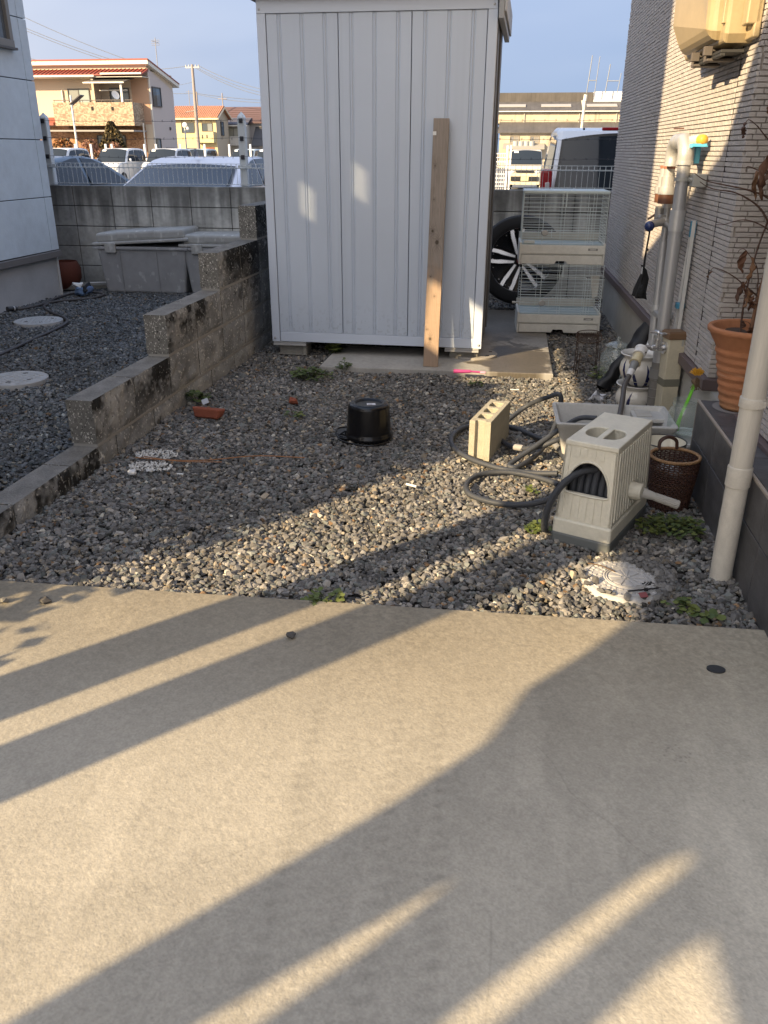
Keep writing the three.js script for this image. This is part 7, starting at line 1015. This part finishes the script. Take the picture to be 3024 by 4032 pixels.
{ // poles, wires, street lamps
  const cp = M(0.30, 0.26, 0.24, 0.8), wm = M(0.16, 0.17, 0.19, 0.6);
  const p1 = thing('utility_pole', 'tall concrete utility pole with crossarm in front of the yellow house', 'utility pole', [-28.57, -0.3, -75]); part('pole', rod([0, 0, 0], [0, 8.2, 0], 0.17, 10, 0.11), cp, p1); part('crossarm', merge([box(1.25, 0.10, 0.1, 0, 7.98, 0), ...[-0.55, -0.3, 0.3, 0.55].map((x) => rod([x, 8.02, 0], [x, 8.18, 0], 0.05, 6))]), M(0.45, 0.44, 0.42, 0.6), p1); part('wire_arm', rod([-0.9, 4.6, 0], [0.2, 4.75, 0], 0.04, 5), cp, p1);
  const p2 = thing('utility_pole', 'farther thin utility pole just right of the tall one', 'utility pole', [-45.4, -0.3, -120]); part('pole', rod([0, 0, 0], [0, 8.9, 0], 0.16, 8, 0.1), cp, p2);
  const p3 = thing('utility_pole', 'distant antenna like pole above the brown roofed house', 'utility pole', [-41.1, -0.3, -118]); part('pole', merge([rod([0, 0, 0], [0, 8.6, 0], 0.07, 6), rod([-0.6, 7.9, 0], [0.6, 7.9, 0], 0.05, 5)]), cp, p3);
  const ws = thing('overhead_wires', 'overhead power lines sagging across the left sky', 'power line', [0, 0, 0]); const sag = (a, b, s, r = 0.02) => part('wire', tube(Array.from({ length: 13 }, (_, i) => { const k = i / 12; return [lerp(a[0], b[0], k), lerp(a[1], b[1], k) - s * 4 * k * (1 - k), lerp(a[2], b[2], k)]; }), r, 48, 4), wm, ws);
  sag([-42.0, 12.2, -66], [-28.2, 6.9, -66], 0.35); sag([-42.0, 11.3, -66], [-29.5, 7.0, -66], 0.30); sag([-42.0, 11.15, -66], [-29.8, 6.9, -66], 0.30); sag([-42, 8.6, -66], [-33, 6.9, -66], 0.2);
  sag([-33.5, 7.6, -76], [-29.1, 7.78, -75], 0.05); sag([-28.0, 7.8, -75], [-18, 5.4, -72], 0.5); sag([-28.3, 7.65, -75], [-18, 5.1, -72], 0.7); sag([-28.2, 7.7, -75], [-18, 5.25, -72], 0.6); sag([-45.4, 8.3, -120], [-33, 7.0, -116], 0.3, 0.03); sag([-56, 8.9, -120], [-45.4, 8.4, -120], 0.2, 0.03); sag([-45.4, 8.4, -120], [-28, 7.4, -120], 0.35, 0.03); sag([-34, 5.9, -75], [-28.6, 6.6, -75], 0.1, 0.012);
  const l1 = thing('street_lamp', 'thin white lamp post with a slanting dark solar panel before the cream house', 'lamp post', [-22.33, -0.2, -42]); part('post', rod([0, 0, 0], [0, 3.95, 0], 0.05, 8), M(0.66, 0.65, 0.62, 0.5), l1); part('solar_panel', box(0.75, 0.04, 0.42, 0.36, 3.72, 0).rotateZ(0).applyMatrix4(new THREE.Matrix4().makeTranslation(0.3, 3.6, 0).multiply(new THREE.Matrix4().makeRotationZ(0.58)).multiply(new THREE.Matrix4().makeTranslation(-0.3, -3.6, 0))), M(0.045, 0.035, 0.04, 0.4), l1);
  const l2 = thing('street_lamp', 'short white lamp post with round lamps before the yellow house', 'lamp post', [-27.7, -0.2, -70]); part('post', rod([0, 0, 0], [0, 3.3, 0], 0.06, 8), M(0.66, 0.65, 0.62, 0.5), l2); part('lamp', merge([new THREE.SphereGeometry(0.22, 14, 10).scale(1, 1, 0.4).translate(0.05, 3.35, 0.1), new THREE.SphereGeometry(0.2, 14, 10).scale(0.6, 1, 0.4).translate(0.28, 3.05, 0.1)]), M(0.70, 0.70, 0.68, 0.3), l2);
}
// ---------------------------------------------------------------- planting beyond the car park, and the red-leaved shrub by the shed
{
  function bush(name, label, cat, pos, sx, sy, sz, n, cols, leaf, seed, cone) { const t = thing(name, label, cat, pos), r = rng(seed), by = cols.map(() => []); const tr = part('trunk', merge([rod([0, -0.2, 0], [0, sy * 0.6, 0], 0.06, 6, 0.03), rod([0, sy * 0.2, 0], [sx * 0.3, sy * 0.6, 0], 0.03, 5), rod([0, sy * 0.2, 0], [-sx * 0.3, sy * 0.55, 0.05], 0.03, 5)]), M(0.09, 0.06, 0.04, 0.9), t);
    const base = new THREE.PlaneGeometry(leaf, leaf * 0.6); for (let i = 0; i < n; i++) { const y = r(), a = r() * 6.283, cl = fbm(a / 6.283, y, 6, 5, 2, seed), lim = cone ? Math.pow(1 - y * 0.96, 0.7) * (0.70 + 0.5 * cl) : Math.sqrt(Math.max(0, 1 - Math.pow(2 * y - 0.9, 2) * 0.8)) * (0.7 + 0.6 * cl), d = Math.sqrt(0.25 + 0.75 * r()) * lim; const g = base.clone(); g.rotateZ(r() * 6.28); g.rotateX((r() - 0.5) * 2); g.rotateY(r() * 6.28); g.translate(Math.cos(a) * d * sx, y * sy, Math.sin(a) * d * sz); by[(clamp(cl * 1.4 - 0.2 + (r() - 0.5) * 0.6, 0, 0.99) * cols.length) | 0].push(g); }
    by.forEach((l, k) => { if (l.length) { const o = part('foliage', mergeGeometries(l), M(cols[k][0], cols[k][1], cols[k][2], 0.8, { side: THREE.DoubleSide }), t); o.userData.kind = 'stuff'; } }); return t; }
  bush('conifer', 'dark olive conifer in front of the cream house', 'tree', [-24.3, -0.2, -50], 1.35, 3.0, 1.1, 4200, [[0.045, 0.035, 0.014], [0.075, 0.055, 0.02], [0.12, 0.085, 0.03]], 0.15, 5, true);
  bush('hedge_bush', 'orange brown autumn bush left of the lamp post', 'bush', [-26.4, -0.2, -48], 1.0, 2.1, 0.6, 1500, [[0.12, 0.07, 0.02], [0.24, 0.10, 0.03], [0.30, 0.14, 0.05]], 0.12, 6);
  bush('hedge_bush', 'pinkish brown autumn bush between lamp post and conifer', 'bush', [-24.9, -0.2, -48.3], 0.8, 2.05, 0.6, 1300, [[0.20, 0.10, 0.06], [0.28, 0.13, 0.08], [0.13, 0.08, 0.04]], 0.12, 7);
  bush('hedge_bush', 'low reddish bush right of the lamp post beside the conifer', 'bush', [-23.55, -0.2, -48.6], 0.7, 1.9, 0.6, 1000, [[0.18, 0.09, 0.05], [0.26, 0.12, 0.07], [0.12, 0.08, 0.04]], 0.12, 8);
  const n = thing('red_shrub', 'shrub with dark red leaves rising beside the shed behind the fence', 'shrub', [-2.52, -0.2, -8.95]), rr = rng(12), lv = []; const stems = [[[0.05, 0.4, 0], [-0.12, 0.95, 0], [-0.20, 1.22, 0], [-0.10, 1.42, 0.02]], [[0.05, 0.4, 0], [0.02, 1.0, 0.05], [0.06, 1.3, 0.05], [0.02, 1.45, 0.05]]]; for (const s of stems) part('stem', tube(s, 0.006, 24, 5), M(0.06, 0.03, 0.03, 0.8), n);
  for (let i = 0; i < 90; i++) { const g = new THREE.PlaneGeometry(0.09, 0.018); g.rotateX(rr() * 3); g.rotateZ((rr() - 0.5) * 2.0); g.rotateY(rr() * 2); g.translate(-0.10 + 0.2 * rr(), 1.20 + 0.28 * rr(), 0.1 * (rr() - 0.5)); lv.push(g); } const lm = part('leaves', mergeGeometries(lv), M(0.12, 0.012, 0.018, 0.5, { side: THREE.DoubleSide }), n); lm.userData.kind = 'stuff';
}
// ---------------------------------------------------------------- outside the frame, behind and to the left: a garden shelter and a shrub (they throw the shade)
{
  const t = thing('garden_shelter', 'timber garden shelter wall with posts and a raking fascia beside the driveway', 'shelter', [-2.40, 0, 0]);
  const w = M(0.16, 0.10, 0.06, 0.85), S = (pts) => extrZ(shape(pts), -0.03, 0.03);
  part('post', S([[-0.40, -0.1], [-0.17, -0.1], [-0.17, 1.9], [-0.40, 1.9]]), w, t);
  part('post', S([[0.03, -0.1], [0.26, -0.1], [0.26, 1.9], [0.03, 1.9]]), w, t);
  part('board', S([[1.07, -0.1], [1.30, -0.1], [1.285, 1.25], [1.315, 1.40], [1.345, 1.52], [1.395, 1.66], [1.40, 1.9], [0.84, 1.9], [0.90, 1.78], [0.92, 1.68], [1.05, 1.62], [1.08, 1.5]]), w, t);
  part('board', S([[1.43, -0.1], [1.645, -0.1], [1.65, 1.6], [1.675, 1.80], [1.73, 1.88], [1.76, 1.9], [1.39, 1.9], [1.40, 1.68], [1.445, 1.5], [1.445, 1.3]]), w, t);
  part('board', S([[1.76, -0.1], [1.87, -0.1], [1.88, 1.8], [1.93, 1.90], [1.80, 1.90], [1.79, 1.8]]), w, t);
  part('fascia', S([[-2.62, 1.84], [2.9, 1.90], [2.9, 4.6], [-0.18, 3.95], [-0.50, 3.50], [-0.62, 3.40], [-2.62, 2.64]]), w, t);
}
{
  const t = thing('garden_shrub', 'leafy evergreen shrub beside the garden shelter', 'shrub', [-2.45, 0, -1.45]);
  const r = rng(42), lg = new THREE.PlaneGeometry(0.055, 0.035), list = [];
  for (let i = 0; i < 11000; i++) {
    const z = lerp(-1.1, 0.80, r()), e = 0.10 * (r() - 0.5); const topY = z < 0.10 ? 1.48 : z < 0.30 ? lerp(1.48, 0.80, (z - 0.10) / 0.20) : 0.70; if (z > 0.26 + e && r() < 0.80) { r(); r(); continue; }
    const y = topY * (0.05 + 0.95 * Math.pow(r(), 0.8)) + (r() - 0.5) * 0.20 * r(), x = (r() - 0.5) * 0.5 * (0.5 + 0.5 * (1 - y / 1.6));
    const g = lg.clone(); g.rotateX(r() * 6.28); g.rotateY(r() * 6.28); g.translate(x, y, z); list.push(g);
  }
  const c = part('crown', mergeGeometries(list), M(0.05, 0.075, 0.03, 0.7, { side: THREE.DoubleSide }), t); c.userData.kind = 'stuff';
  part('stem', merge([rod([0, 0, -0.5], [0, 1.0, -0.6], 0.03), rod([0, 0, 0], [0, 0.9, 0.2], 0.025)]), M(0.08, 0.06, 0.045, 0.9), t);
}
renderer.render(scene, camera);
